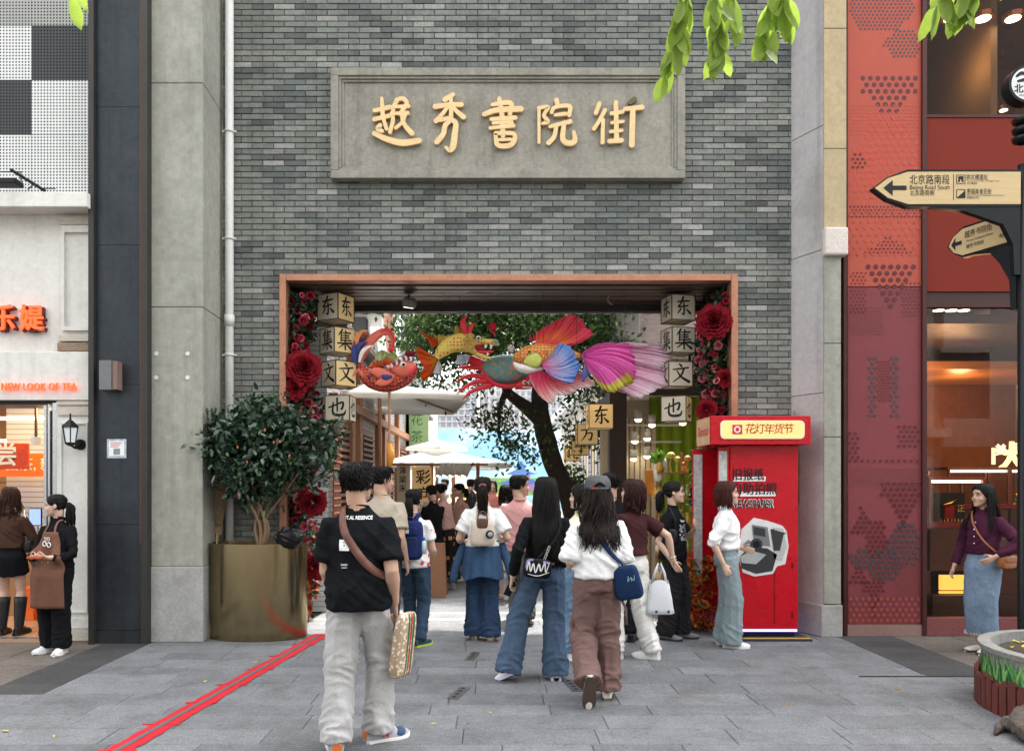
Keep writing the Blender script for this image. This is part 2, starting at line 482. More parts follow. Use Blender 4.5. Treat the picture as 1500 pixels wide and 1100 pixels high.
# weathered patches: a few light bricks, dark clusters, greenish field
def brick_col(x,z):
 n=mnoise.noise((x*1.1,z*2.6,3.1))+.55*mnoise.noise((x*3.3,z*9,8.2))
 g=.185+.035*mnoise.noise((x*.6,z*.6,1));c=Vector((g*.97,g*1.015,g*.915))
 if n<-.22:c=Vector((.122,.135,.128))*br.uniform(.82,1.2)
 elif n>.30:c=Vector((.225,.232,.212))*br.uniform(.88,1.15)
 if br.random()<.035:c=Vector((.29,.287,.27))
 if br.random()<.07:c=Vector((.10,.105,.10))
 return c*br.uniform(.86,1.14)
bricks=[]
nrow=int(7.25/BP)
for j in range(nrow):
 z0=j*BP+.002
 x=GX0-(BL/2 if j%2 else 0)
 while x<GX1:
  a,b=max(x,GX0),min(x+BL,GX1)
  zc=z0+BP
  segs=[(a,b)]
  if z0<OZ-.01:
   segs=[(p,q) for p,q in((a,min(b,OX0)),(max(a,OX1),b)) if q-p>.02]
  for p,q in segs:
   if q-p>.015:bricks.append((p,q,z0,z0+BP,brick_col((p+q)/2,z0)))
  x+=BL
def brick_verts(b):
 p,q,z0,z1,c=b;g=.0032;y0=br.uniform(-.0025,.0015);e=.003
 return[(p+g,.012,z0+g),(q-g,.012,z0+g),(q-g,.012,z1-g),(p+g,.012,z1-g),(p+g+e,y0,z0+g+e),(q-g-e,y0,z0+g+e),(q-g-e,y0,z1-g-e),(p+g+e,y0,z1-g-e)]
BF=[(4,5,6,7),(0,1,5,4),(1,2,6,5),(2,3,7,6),(3,0,4,7)]
# the plaque hides some; of the rest the ones in the open, round the opening, are single pieces
PLX0,PLX1,PLZ0,PLZ1=PX(484,WY),PX(1004,WY),PZ(262,WY),PZ(98,WY)
vis=[b for b in bricks if not(b[0]>PLX0 and b[1]<PLX1 and b[2]>PLZ0 and b[3]<PLZ1) and b[2]<6.88 and b[1]-b[0]>.2]
vis.sort(key= lambda b:(b[2]-4.15)**2*2.4+((b[0]+b[1])/2)**2*.35)
single=set(id(b) for b in vis[:296])
rest=MB()
for b in bricks:
 V=brick_verts(b)
 if id(b) in single:
  m1=MB();m1.c=tuple(b[4]);m1.add(V,BF).build('brick',brick_mat(),gate,col= True)
 else:
  rest.c=tuple(b[4]);rest.add(V,BF)
ro=rest.build('brick_field',brick_mat(),gate,col= True);ro['kind']='stuff'
# copper frame
COP=M('copper',(.42,.20,.125),.42,.45,var=.22,scale=7,stretch=(1,1,1),dirt=.35,dirtcol=(.16,.07,.045))
FW=.062
gbox('copper_jamb',OX0-.01,OX0+FW,WY-.045,WY+.12,0,OZ+.015,COP,bev=.004)
gbox('copper_jamb',OX1-FW,OX1+.01,WY-.045,WY+.12,0,OZ+.015,COP,bev=.004)
gbox('copper_head',OX0+FW+.002,OX1-FW-.002,WY-.04,WY+.12,OZ-.055,OZ+.015,COP,bev=.004)
# soffit of long metal slats with dark gaps
SZ=OZ-.06
gbox('soffit_void',OX0,OX1,WY+.13,9.54,SZ+.05,SZ+.10,M('void_black',(.01,.009,.009),.9))
SM=M('soffit_metal',(.085,.060,.055),.38,.55,var=.3,scale=2.5,stretch=(.3,1,1))
for k in range(6):
 y0=WY+.15+k*.155
 gbox('soffit_slat',OX0+.02,OX1-.02,y0,y0+.125,SZ-.012-.004*(k%2),SZ+.03,SM,bev=.003)
gbox('back_beam',OX0,OX1,9.45,9.552,SZ-.10,SZ-.02,M('beam_dark',(.03,.028,.028),.5,.4))
MB().add([(OX0+(OX1-OX0)*i/60,9.555-WY,SZ-.10-(.02 if i%2 else .0)) for i in range(61)]+[(OX0+(OX1-OX0)*i/60,9.555-WY,SZ-.05) for i in range(61)],[(i,i+1,i+62,i+61) for i in range(60)]).build('valance',M('valance_white',(.6,.6,.58),.8),gate)
for x0,x1 in((OX0,OX0+.03),(OX1-.03,OX1)):
 gbox('reveal_panel',x0,x1,WY+.121,9.54,0,SZ,M('reveal_dark',(.03,.02,.018),.6))
 # ---- plaque
PL=thing('stone_plaque','carved grey stone plaque with five golden wooden characters above the gate','plaque',(0,WY-.005,0))
STONE=M('plaque_stone',(.27,.255,.215),.9,var=.22,scale=3,bump=.4,bscale=120,dirt=.6,dirtcol=(.13,.12,.10),speck=.15,streak=.3)
YF=WY-.11
def pbox(name,x0,x1,y0,y1,z0,z1,mat,parent=PL,bev=0): return MB().box(x0,x1,y0-(WY-.005),y1-(WY-.005),z0,z1,bev).build(name,mat,parent)
ax0,ax1,az0,az1=PX(484,YF),PX(1004,YF),PZ(261,YF),PZ(99,YF)
for k,(ins,w_,yf) in enumerate(((0,.085,YF),(.085,.028,YF+.018),(.113,.026,YF+.036))):
 a,b,c,d=ax0+ins,ax1-ins,az0+ins,az1-ins
 for nm,bx_ in(('frame_rail',(a,b,d-w_,d)),('frame_rail',(a,b,c,c+w_)),('frame_stile',(a,a+w_,c+w_+.001,d-w_-.001)),('frame_stile',(b-w_,b,c+w_+.001,d-w_-.001))):
  pbox(nm,bx_[0],bx_[1],yf,WY-.006,bx_[2],bx_[3],STONE,bev=.006)
i_=.139
pbox('panel',ax0+i_-.01,ax1-i_+.01,YF+.055,WY-.006,az0+i_-.01,az1-i_+.01,STONE)
GOLD=M('golden_wood',(.70,.50,.255),.45,var=.16,scale=7,stretch=(1,1,5),bump=.15,bscale=30)
CH={'yue':[[(240,228,16),(300,215,18)],[(268,180,12),(270,215,16),(272,255,16)],[(238,263,16),(300,248,16)],[(272,252,15),(287,300,15)],[(262,285,17),(254,300,20),(270,309,15)],[(326,190,18),(312,225,15),(311,270,15),(300,313,15)],[(324,188,15),(350,182,17),(366,200,17),(350,226,15),(338,242,15)],[(308,214,13),(374,212,14)],[(305,240,13),(370,238,15)],[(345,235,15),(355,280,17),(386,318,20)],[(362,242,13),(346,276,13),(322,297,13)],[(238,318,18),(290,341,22),(350,355,25),(414,346,22)]],'xiu':[[(546,165,17),(514,186,20)],[(476,213,20),(530,206,18),(580,205,18)],[(538,182,15),(539,250,17)],[(525,215,15),(502,245,15),(479,270,18)],[(545,215,15),(566,236,17),(588,254,20)],[(490,266,16),(540,259,18),(516,286,19),(508,320,20),(482,352,20)],[(530,262,17),(556,276,20),(553,320,23),(548,360,25),(536,384,18),(518,372,12)]],'shu':[[(727,181,17),(738,250,19),(741,326,19)],[(667,243,18),(720,226,21),(812,222,22)],[(700,205,15),(770,199,20),(768,242,17)],[(695,262,15),(790,256,17)],[(703,277,13),(776,273,14)],[(691,297,13),(782,287,17)],[(712,324,15),(722,364,18),(774,361,20),(784,320,17),(712,317,15)],[(722,343,12),(772,341,12)]],'yuan':[[(882,222,13),(882,354,11)],[(880,218,13),(918,215,15),(901,246,13),(916,271,17),(895,279,11)],[(950,187,18),(955,206,16)],[(931,236,15),(944,216,14),(1000,211,17),(1000,246,17)],[(945,246,13),(986,241,15)],[(925,291,13),(1004,271,18)],[(950,284,17),(941,330,17),(919,355,18)],[(980,275,17),(975,340,21),(1000,356,22),(1022,345,20),(1018,311,12)]],'jie':[[(1118,200,16),(1104,238,17)],[(1140,226,16),(1116,270,15),(1096,300,16)],[(1132,264,15),(1130,354,15)],[(1182,196,17),(1185,348,19)],[(1164,240,15),(1209,233,15)],[(1166,276,13),(1210,271,13)],[(1160,311,13),(1206,306,13)],[(1156,349,17),(1204,345,19)],[(1216,223,15),(1284,216,20)],[(1248,224,21),(1244,364,22)]]}
yl=YF+.055
for k,(nm,st) in enumerate(CH.items()):
 mb=MB();sc=1/2.679/FPX*yl
 S_=[[(460+x/2.679,80+y_/2.68,w_) for x,y_,w_ in q] for q in st]
 S_=[[(PX(x,yl),PZ(y_,yl),w_*sc*1.0) for x,y_,w_ in q] for q in S_]
 brush(mb,S_,0,0,1,yl-(WY-.005)-.012,.035)
 # stand-off pins behind each character
 o=mb.build('raised_character',GOLD,PL)
mb=MB();brush(mb,[[(PX(460+1238/2.679,yl),PZ(80+195/2.68,yl),.05),(PX(460+1256/2.679,yl),PZ(80+183/2.68,yl),.055)]],0,0,1,yl-(WY-.005)-.012,.03)
mb.build('bare_dot',M('bronze_dull',(.12,.10,.05),.6,var=.2),PL)
# ------------------------------------------------------------------ left side: tea shop, dark steel pier, concrete pilaster
def ppoly(name,pts,z0,z1,mat,parent,bev=0):
 n=len(pts)
 a=sum(pts[i][0]*pts[(i+1)%n][1]-pts[(i+1)%n][0]*pts[i][1] for i in range(n))
 if a<0:pts=pts[::-1]
 V=[(x,y,z0) for x,y in pts]+[(x,y,z1) for x,y in pts]
 F=[tuple(range(n-1,-1,-1)),tuple(range(n,2*n))]+[(i,(i+1)%n,(i+1)%n+n,i+n) for i in range(n)]
 o=MB().add(V,F).build(name,mat,parent)
 if bev:bev_mod(o,bev)
 return o
CONC=M('concrete',(.31,.308,.26),.92,var=.2,scale=1.8,bump=.35,bscale=110,dirt=.5,dirtcol=(.20,.19,.155),speck=.14,streak=.25)
GRAN=M('granite_pale',(.33,.325,.31),.85,var=.2,scale=5,bump=.3,bscale=200,dirt=.5,dirtcol=(.15,.14,.13))
YP=7.8
pil=thing('concrete_pilaster','tall concrete pilaster with stone base between the steel pier and the drainpipe','pilaster',(0,0,0))
fp=[(PX(219,YP),YP),(PX(297,YP),YP),(PX(327,8.46),8.46),(PX(219,YP),8.46)]
zs=[PZ(830,YP),PZ(605,YP)*0+PZ(450,YP),PZ(122,YP),14]
for a,b in zip([zs[0]]+zs[1:-1],zs[1:]):
 ppoly('concrete_panel',fp,a+.003,b-.003,CONC,pil,.006)
ppoly('stone_base',[(fp[0][0]-.006,YP-.012),(fp[1][0]+.008,YP-.012),(fp[2][0]+.005,8.46),(fp[3][0],8.46)],0,zs[0],GRAN,pil,.008)
for px,py in((229,518),(275,518),(229,553),(275,553)):
 q=P(px,py,YP);MB().tube([q+Vector((0,-.006,0)),q+Vector((0,.01,0))],.022,10).build('filled_bolt_hole',M('filler',(.62,.62,.6),.9),pil)
pier=thing('steel_pier','dark blue-grey steel clad pier beside the tea shop','pier',(0,0,0))
STEEL=M('steel_clad',(.030,.036,.042),.42,.35,var=.22,scale=2.0,dirt=.5,dirtcol=(.06,.066,.072),streak=.35)
YD=7.72
zz=[.13,PZ(768,YD),PZ(563,YD),PZ(359,YD),PZ(157,YD),14]
for a,b in zip(zz[:-1],zz[1:]):
 MB().box(PX(141,YD),PX(207,YD),YD,YD+.3,a+.002,b-.002).build('cladding_panel',STEEL,pier)
MB().box(PX(141,YD),PX(207,YD),YD-.006,YD+.3,0,.128).build('kick_plate',STEEL,pier)
TRIM=M('trim_dark',(.045,.043,.040),.45,.4,var=.15)
MB().box(PX(133,YD),PX(141,YD)-.002,YD-.05,YD+.3,0,14).build('edge_trim',TRIM,pier)
MB().box(PX(207,YD)+.002,PX(217,YD),YD-.02,YD+.3,0,14).build('edge_trim',TRIM,pier)
RUST=M('rust_edge',(.16,.075,.04),.7,var=.4,scale=6)
MB().box(PX(205.3,YD),PX(207,YD),YD-.004,YD,1.0,14).build('rusted_edge',RUST,pier)
t=thing('wall_uplighter','grey box-shaped wall light on the dark steel pier','wall light',P(167,552,YD))
MB().box(-.085,.035,-.13,0,-.145,.145,.004).build('housing',M('lamp_grey',(.16,.16,.165),.5,.3),t)
MB().box(.037,.085,-.115,0,-.14,.14,.004).build('side_cover',M('lamp_brown',(.20,.13,.11),.5),t)
t=thing('notice_sticker','small colourful square notice stuck on the steel pier','sticker',P(171,657,YD))
MB().box(-.096,.096,-.003,0,-.095,.095).build('backing',M('sticker_print',(.40,.45,.48),.5,var=.6,scale=22),t)
MB().box(-.075,.075,-.0045,-.003,-.07,.075).build('white_field',M('print_white',()),t)
MB().box(-.03,.035,-.006,-.0045,-.06,.0).build('blank_square',M('sticker_grey',(.22,.22,.23),.6),t)
for k in range(3):MB().box(-.06,.06-.02*k,-.006,-.0045,.055-.02*k,.062-.02*k).build('text_line',M('print_red',(.5,.04,.05),.6),t)
# drainpipe
t=thing('drainpipe','white plastic drainpipe running down the grey bricks','pipe',(PX(336,8.36),8.36,0))
PVC=M('pvc',(.55,.55,.52),.45,var=.08,scale=3,dirt=.25,dirtcol=(.3,.3,.28))
MB().tube([(0,0,0),(0,0,7.4)],.045,16).build('pipe',PVC,t, True)
for py in(193,350,470,520):
 z=PZ(py,8.36)
 if py==470:MB().tube([(0,0,z-.06),(0,0,z+.06)],.053,16).build('pipe_socket',PVC,t, True)
 else:
  o=MB().tube([(0,0,z-.014),(0,0,z+.014)],.052,16).build('pipe_clip',PVC,t, True);MB().box(-.075,.075,-.012,.012,z-.01,z+.01).build('clip_lug',PVC,o)
  # ---- tea shop
YS=7.82
shop=thing('tea_shop','white plastered tea shop front with perforated panels above','shop',(0,0,0))
PLAS=M('plaster_white',(.66,.645,.60),.9,var=.1,scale=3,bump=.12,bscale=80,dirt=.3,dirtcol=(.40,.36,.30),streak=.14)
MARB=M('travertine',(.50,.45,.38),.75,var=.3,scale=10,stretch=(1,1,6))
XL=-8.0;XR=PX(131.5,YS)
def sb(name,px0,px1,py0,py1,y0,y1,mat,parent=shop,bev=0.):
 x0=XL if px0 is None else PX(px0,y0);x1=PX(px1,y0)
 return MB().box(x0,x1,y0,y1,PZ(py1,y0),PZ(py0,y0),bev).build(name,mat,parent)
def perf_mat(name,col):
 m=M(name,col,.5,.0,var=.05)
 nt=m.node_tree;N=nt.nodes;L=nt.links;b=N['Principled BSDF']
 g=N.new('ShaderNodeNewGeometry');sx=N.new('ShaderNodeSeparateXYZ');L.new(g.outputs['Position'],sx.inputs[0])
 pitch=.0318
 def cell(s):
  d=N.new('ShaderNodeMath');d.operation='DIVIDE';d.inputs[1].default_value=pitch;L.new(s,d.inputs[0])
  f=N.new('ShaderNodeMath');f.operation='FRACT';L.new(d.outputs[0],f.inputs[0])
  a=N.new('ShaderNodeMath');a.operation='SUBTRACT';a.inputs[1].default_value=.5;L.new(f.outputs[0],a.inputs[0])
  q=N.new('ShaderNodeMath');q.operation='MULTIPLY';L.new(a.outputs[0],q.inputs[0]);L.new(a.outputs[0],q.inputs[1]); return q.outputs[0]
 ad=N.new('ShaderNodeMath');L.new(cell(sx.outputs[0]),ad.inputs[0]);L.new(cell(sx.outputs[2]),ad.inputs[1])
 lt=N.new('ShaderNodeMath');lt.operation='LESS_THAN';lt.inputs[1].default_value=.30**2;L.new(ad.outputs[0],lt.inputs[0])
 tr=N.new('ShaderNodeBsdfTransparent');ms=N.new('ShaderNodeMixShader')
 L.new(lt.outputs[0],ms.inputs[0]);L.new(b.outputs[0],ms.inputs[1]);L.new(tr.outputs[0],ms.inputs[2]);L.new(ms.outputs[0],N['Material Output'].inputs['Surface'])
 return m
PW,PD,PG=perf_mat('perforated_white',(.68,.69,.67)),perf_mat('perforated_dark',(.055,.06,.06)),perf_mat('perforated_grey',(.36,.37,.34))
cols=[( None,46),(46.6,132)]
rowsy=[(-420,38),(38.8,117.5),(118.3,197.5),(198.3,282)]
pat=[[PG,PG],[PW,PD],[PD,PW],[PW,PW]]
for r_,(a,b) in enumerate(rowsy):
 for c_,(x0,x1) in enumerate(cols):
  xx0=PX(-30,YS) if x0 is None else PX(x0,YS)
  o=MB().quad((xx0,YS,PZ(b,YS)),(PX(x1,YS),YS,PZ(b,YS)),(PX(x1,YS),YS,PZ(a,YS)),(xx0,YS,PZ(a,YS))).build('perforated_panel',pat[r_][c_],shop)
  o.modifiers.new('s','SOLIDIFY').thickness=-.003
MB().box(XL,XR,YS+.06,YS+.2,PZ(282,YS),14).build('backing_wall',M('backing_black',(.012,.012,.012),.9),shop)
sb('ledge', None,127,281,303,YS-.22,YS+.2,PLAS,bev=.008)
sb('upper_wall', None,132,300,516,YS+.02,YS+.25,PLAS)
sb('fascia', None,131,515,586,YS-.03,YS+.25,PLAS,bev=.006)
# ornament pilaster above
sb('capital',86,131.5,317,329,YS-.035,YS+.02,MARB,bev=.01);sb('capital_neck',89,131.5,330,334,YS-.02,YS+.02,PLAS)
sb('pilaster_frame',90,93.5,334,484,YS-.02,YS+.02,PLAS);sb('pilaster_frame',129,131.5,334,484,YS-.02,YS+.02,PLAS)
sb('pilaster_frame',93.7,128.8,334,340,YS-.02,YS+.02,PLAS);sb('pilaster_frame',93.7,128.8,478,484,YS-.02,YS+.02,PLAS)
sb('pilaster_base',85,131.5,490,500,YS-.03,YS+.02,MARB,bev=.006);sb('pilaster_foot',84,131.5,502,514,YS-.026,YS+.02,M('travertine_brown',(.26,.19,.13),.8,var=.4,scale=14,stretch=(1,1,4)))
# letters
REDL=M('neon_red',(.75,.06,.02),.4,var=0,emit=(1,.07,.015),estr=1.3)
REDS=M('letter_side',(.09,.02,.02),.5,var=0)
for body,px,py,sz,w_ in(('媞',46,468,.27,.25),('乐',4,468,.27,.25)):
 q=P(px,py,YS-.05)
 text('sign_character',body,q+Vector((.012,.035,-.012)),sz,REDS,shop,depth=.02,bold=.008,width=w_);text('sign_character',body,q,sz,REDL,shop,depth=.012,bold=.004,width=w_*.97)
q=P(57,567,YS-.055)
text('sign_lettering','NEW LOOK OF TEA',q,.105,REDL,shop,space=1.08,depth=.01,bold=.0,width=PX(112,YS)-PX(3,YS))
# doorway: right pier with panel, door frame, threshold
sb('door_pier',83.5,131.5,586,936,YS,YS+.25,PLAS)
sb('pier_capital',82.5,132,588,593,YS-.03,YS,MARB);sb('pier_capital',84,132,595,608,YS-.02,YS,MARB)
for a in((88,90,618,898),(126,128,618,898),(90.2,125.8,618,621),(90.2,125.8,895,898)):sb('panel_moulding',*a,YS-.018,YS,PLAS)
sb('pier_base',83,132,905,920,YS-.025,YS,PLAS);sb('pier_foot',82.5,132,921,938,YS-.035,YS,MARB)
ALU=M('aluminium',(.45,.46,.48),.3,.9,var=.1)
sb('door_frame',64,68,592,936,YS+.05,YS+.12,ALU);sb('door_frame',70,73,592,936,YS+.02,YS+.05,ALU);sb('door_frame',77,83.3,590,936,YS+.02,YS+.12,ALU)
sb('door_leaf_edge',73.5,76.5,600,932,YS+.06,YS+.4,M('beam_dark',()))
MB().box(XL,PX(83,YS),YS+.03,YS+.4,PZ(592,YS),PZ(586,YS)).build('door_head',M('beam_dark',()),shop)
# the room
ROOMY=10.6
WARM=M('room_wall',(.60,.34,.14),.7,var=.1)
MB().box(XL,-3.6,ROOMY,ROOMY+.1,0,3.4).build('room_back_wall',WARM,shop)
MB().box(-3.72,-3.62,YS+.26,ROOMY,0,3.4).build('room_side_wall',WARM,shop)
MB().box(XL,-3.6,YS+.26,ROOMY,2.72,2.8).build('room_ceiling',M('room_ceiling',(.5,.33,.16),.7),shop)
MB().box(XL,-3.6,YS-.02,ROOMY,-.01,.028).build('room_floor',M('room_floor',(.42,.27,.17),.3,var=.12,scale=3),shop)
MB().box(XL,PX(82,YS),YS-.02,YS+.06,.028,.036).build('threshold',ALU,shop)
LIT=M('lit_panel',(1,.85,.6),.5,var=0,emit=(1,.72,.38),estr=2.2)
LITW=M('lit_tube',(1,1,1),.5,var=0,emit=(1,.86,.66),estr=4.0)
BRNB=M('beam_brown',(.05,.03,.02),.5)
for x in(-6.6,-5.75,-4.9):MB().box(x,x+.75,8.3,9.3,2.69,2.715).build('ceiling_light',LIT,shop)
for x in(-5.85,-5.0,-4.1):MB().box(x+.0,x+.06,8.2,9.6,2.60,2.715).build('ceiling_beam',BRNB,shop)
MB().box(XL,-3.73,9.4,9.46,2.58,2.715).build('ceiling_beam',BRNB,shop)
for y_,z in((9.1,2.35),(9.7,2.12)):MB().box(-6.5,-4.15,y_,y_+.05,z,z+.035).build('strip_light',LITW,shop)
# counter, boards, shelves
ORANGE=M('brand_orange',(.70,.12,.015),.45,var=.12,scale=6,emit=(.8,.13,.02),estr=.25)
ORGR=M('brand_red',(.55,.06,.02),.45,var=.2,scale=3)
Yb=9.3
bb=MB().box(XL,PX(62,Yb),Yb,Yb+.03,PZ(698,Yb),PZ(664,Yb)).build('menu_board',ORANGE,shop)
text('menu_lettering','中国茶, 新',P(33,681,Yb-.004),.17,M('print_white',()),shop,bold=.002)
Yc=9.0
MB().box(PX(-40,Yc),PX(41,Yc),Yc,Yc+.04,PZ(687,Yc),PZ(649,Yc),.01).build('hanging_board',ORGR,shop);text('menu_lettering','尝',P(8,668,Yc-.005),.28,M('print_white',()),shop,bold=.006)
MB().box(PX(52,8.9)-.012,PX(52,8.9)+.012,8.9,8.92,2.1,2.7).build('hanging_rod',BRNB,shop);MB().box(PX(48,8.9),PX(56,8.9),8.86,8.95,PZ(650,8.9),PZ(640,8.9)).build('sensor',ALU,shop)
MB().box(XL,-4.15,9.55,10.3,0,1.0,.01).build('counter',M('counter_dark',(.12,.06,.03),.4),shop)
MB().box(XL,-4.3,9.15,9.5,.0,.78).build('display_case',M('case_wood',(.30,.16,.07),.5),shop)
rr=random.Random(8)
for r_ in range(3):
 z=1.25+r_*.35
 MB().box(-6.6,-3.75,10.2,10.58,z,z+.025).build('shelf',M('case_wood',()),shop)
gl=M('goods',attr= True,rough=.5,var=.2,scale=30)
for r_ in range(3):
 for k in range(9):
  mb=MB();ci=rr.randrange(5);mb.c=[(.6,.1,.02),(.5,.3,.1),(.55,.5,.4),(.35,.05,.02),(.6,.25,.1)][ci]
  x=-6.0+k*.25;h_=rr.uniform(.12,.28);mb.box(x,x+rr.uniform(.1,.2),10.22,10.45,1.275+r_*.35,1.275+r_*.35+h_,.006)
  o=mb.build('shelf_packet',gl, None,col= True)
  tag(o,'%s packet, %s along the %s shelf inside the tea shop'%(('red-orange','tan','cream','dark red','orange')[ci],ORD[k],('lowest','middle','top')[r_]),'packet','packets on the tea shop shelves')
for k,(px,py) in enumerate(((46,885),(46,868),(46,851),(54,880),(54,862))):
 q=P(px,py,8.95);o=MB().box(-.085,.085,-.1,.1,-.062,.062,.004).build('orange_box',M('box_orange',(.72,.13,.02),.5,var=.06), None)
 o.location=(q.x+(.0 if k<3 else .12),q.y+(.0 if k<3 else .15),.028+.062+.125*(k if k<3 else k-3));tag(o,('bottom','middle','top','bottom','top')[k]+' orange gift box of the '+('three-high' if k<3 else 'two-high')+' stack inside the tea shop','box','orange boxes in the tea shop')
q=P(52,757,8.75)
t=thing('tablet_screen','lit blue tablet screen on a stand at the tea counter','tablet',q)
MB().box(-.075,.075,-.01,.01,-.10,.10,.005).build('bezel',M('phone_dark',(.02,.022,.026),.25,var=0),t);MB().box(-.065,.065,-.0125,-.0105,-.09,.09).build('screen',M('screen_blue',(.2,.3,.6),.3,var=.3,scale=30,emit=(.25,.35,.7),estr=.7),t)
MB().box(-.02,.02,.0,.03,-.75,-.1).build('stand',ALU,t)
# wall lantern
t=thing('wall_lantern','black coach lantern with glass panes on the white door pier','lantern',P(103,634,YS-.14))
BLK=M('lamp_black',(.012,.012,.013),.4,.3,var=.1)
LGL=M('lamp_glass',(.75,.78,.8),.2,var=0)
MB().lathe([(.0,.20),(.008,.19),(.012,.13),(.03,.12),(.078,.07),(.088,.055),(.07,.05)],6).build('roof',BLK,t);
for k in range(6):
 a0,a1=k*math.pi/3,(k+1)*math.pi/3
 MB().quad((.072*math.cos(a0),.072*math.sin(a0),.05),(.072*math.cos(a1),.072*math.sin(a1),.05),(.048*math.cos(a1),.048*math.sin(a1),-.095),(.048*math.cos(a0),.048*math.sin(a0),-.095)).build('glass_pane',LGL,t)
 MB().tube([(.075*math.cos(a0),.075*math.sin(a0),.055),(.05*math.cos(a0),.05*math.sin(a0),-.10)],.006,6).build('glazing_bar',BLK,t)
MB().lathe([(.055,-.095),(.058,-.105),(.03,-.125),(.0,-.135)],6).build('base',BLK,t)
MB().tube([(0,0,-.12),(0.02,.06,-.15),(.03,.11,-.12),(.03,.138,-.10)],.012,8).build('arm',BLK,t, True)
MB().tube([(.03,.12,-.11),(.03,.14,-.11)],.055,14).build('wall_plate',BLK,t)
# floodlight on the ledge
t=thing('floodlight','black floodlight on an angled arm standing on the shop ledge','floodlight',P(25,280,YS-.13))
MB().tube([(.28,.0,.0),(-.03,-.05,.19)],.016,8).build('arm',BLK,t);MB().box(-.20,.06,-.13,.02,.03,.085,.01).build('lamp_head',BLK,t)
MB().tube([(-.15,-.05,.08),(-.15,-.05,.17),(.07,-.05,.17),(.07,-.05,.08)],.007,6).build('bracket',BLK,t);MB().tube([(.12,-.02,.01),(.2,-.06,.04),(.28,-.04,.01),(.40,-.03,.012)],.006,6).build('cable',BLK,t)
MB().box(-9,XR,YS+.26,13,2.9,14).build('building_mass',PLAS,shop)
# ---- brass planter with the camellia tree
t=thing('brass_planter','large brushed brass oval planter against the brick wall','planter',(PX(379,8.08),8.08,0))
BRASS=M('brass',(.34,.27,.15),.2,.98,var=.12,scale=5,stretch=(1,1,.2),dirt=.2,dirtcol=(.2,.155,.09),streak=.15)
mb=MB();n=64;V=[];F=[]
for z,k in((.0,.985),(.02,1.0),(.5,1.004),(.965,1.0),(.985,1.0),(.985,.965),(.90,.96)):
 for i in range(n):a=2*math.pi*i/n;V.append((.505*k*math.cos(a),.31*k*math.sin(a),z))
for j in range(6):
 for i in range(n):F.append((j*n+i,j*n+(i+1)%n,(j+1)*n+(i+1)%n,(j+1)*n+i))
mb.add(V,F).build('pot',BRASS,t, True).modifiers.new('e','EDGE_SPLIT')
MB().add([(.49*math.cos(2*math.pi*i/n),.295*math.sin(2*math.pi*i/n),.93+.015*rnd.random()) for i in range(n)]+[(0,0,.95)],[(i,(i+1)%n,n) for i in range(n)]).build('soil',M('soil',(.05,.04,.025),.95,var=.4,bump=1,bscale=60),t)
tree=thing('camellia_tree','small dense camellia tree with dark glossy leaves growing in the brass planter','tree',(PX(383,8.02),8.02,.94))
BARK=M('bark_tan',(.22,.14,.085),.85,var=.25,scale=20,bump=.3)
rs=np.random.RandomState(4);rr=random.Random(14)
stems=[]
for k in range(6):
 a=k*1.05+.3;x1=.05*math.cos(a);e=Vector((rr.uniform(-.5,.5),rr.uniform(-.25,.2),rr.uniform(.7,1.1)))
 pts=[Vector((.02*math.cos(a),.02*math.sin(a),0)),Vector((x1*1.2,.03*math.sin(a),.25)),e*.55+Vector((0,0,.1)),e]
 stems.append(pts);MB().tube([Vector(v) for v in catmull(pts,4)],[.022-.0013*i for i in range(13)],7).build('trunk' if k==0 else 'stem',BARK,tree, True)
 # crown: leaf clumps spread through an uneven volume
cl=[]
for k in range(210):
 while True:
  q=rs.uniform(-1,1,3)
  if np.linalg.norm(q)<1 and(np.linalg.norm(q)>.45 or rs.rand()<.3):break
 cl.append((q[0]*.80+.02,q[1]*.36-.03,.98+q[2]*(.55 if q[2]>0 else .5)*(1-.25*abs(q[0]))))
cl=np.array(cl)
idx=rs.randint(0,len(cl),5200)
T=cl[idx]+rs.normal(size=(5200,3))*(.075,.06,.065)
T[:,1]=np.minimum(T[:,1],.34)
A=rand_frames(5200,rs,.2,(.065,.105))
C=np.array([[.022,.050,.026]])*rs.uniform(.55,1.5,(5200,1));C[rs.rand(5200)<.08]=(.07,.14,.05)
o=inst('crown',LEAF_V,LEAF_F,A,T,C,M('leaf_glossy',attr= True,rough=.30,var=.15,scale=20,spec=.6,transl=.12),tree, True)
for k,(px,py) in enumerate(((401,648),(410,647),(424,668),(348,655),(362,677),(350,725),(388,630))):
 q=P(px,py,7.62)-Vector(tree.location);MB().ell(q,(.010,.008,.017)).build('bud',M('bud_red',(.42,.09,.05),.5),tree, True)
t=thing('black_rubbish_bag','crumpled black plastic bag lying on the brass planter','bag',(PX(424,7.9),7.9,.93))
mb=MB();mb.ell((0,0,.11),(.15,.10,.115),22,14)
mb.V=[tuple(Vector(v)*(1+.16*mnoise.noise((v[0]*18,v[1]*18,v[2]*18))+.1*mnoise.noise((v[0]*45,v[1]*45,v[2]*45)))) for v in mb.V]
mb.build('sack',M('bin_bag',(.008,.008,.009),.25,var=.2),t)
MB().tube([(0.02,0,.2),(.06,-.03,.26),(.10,-.02,.24)],[.03,.02,.035],8).build('knot',M('bin_bag',()),t)
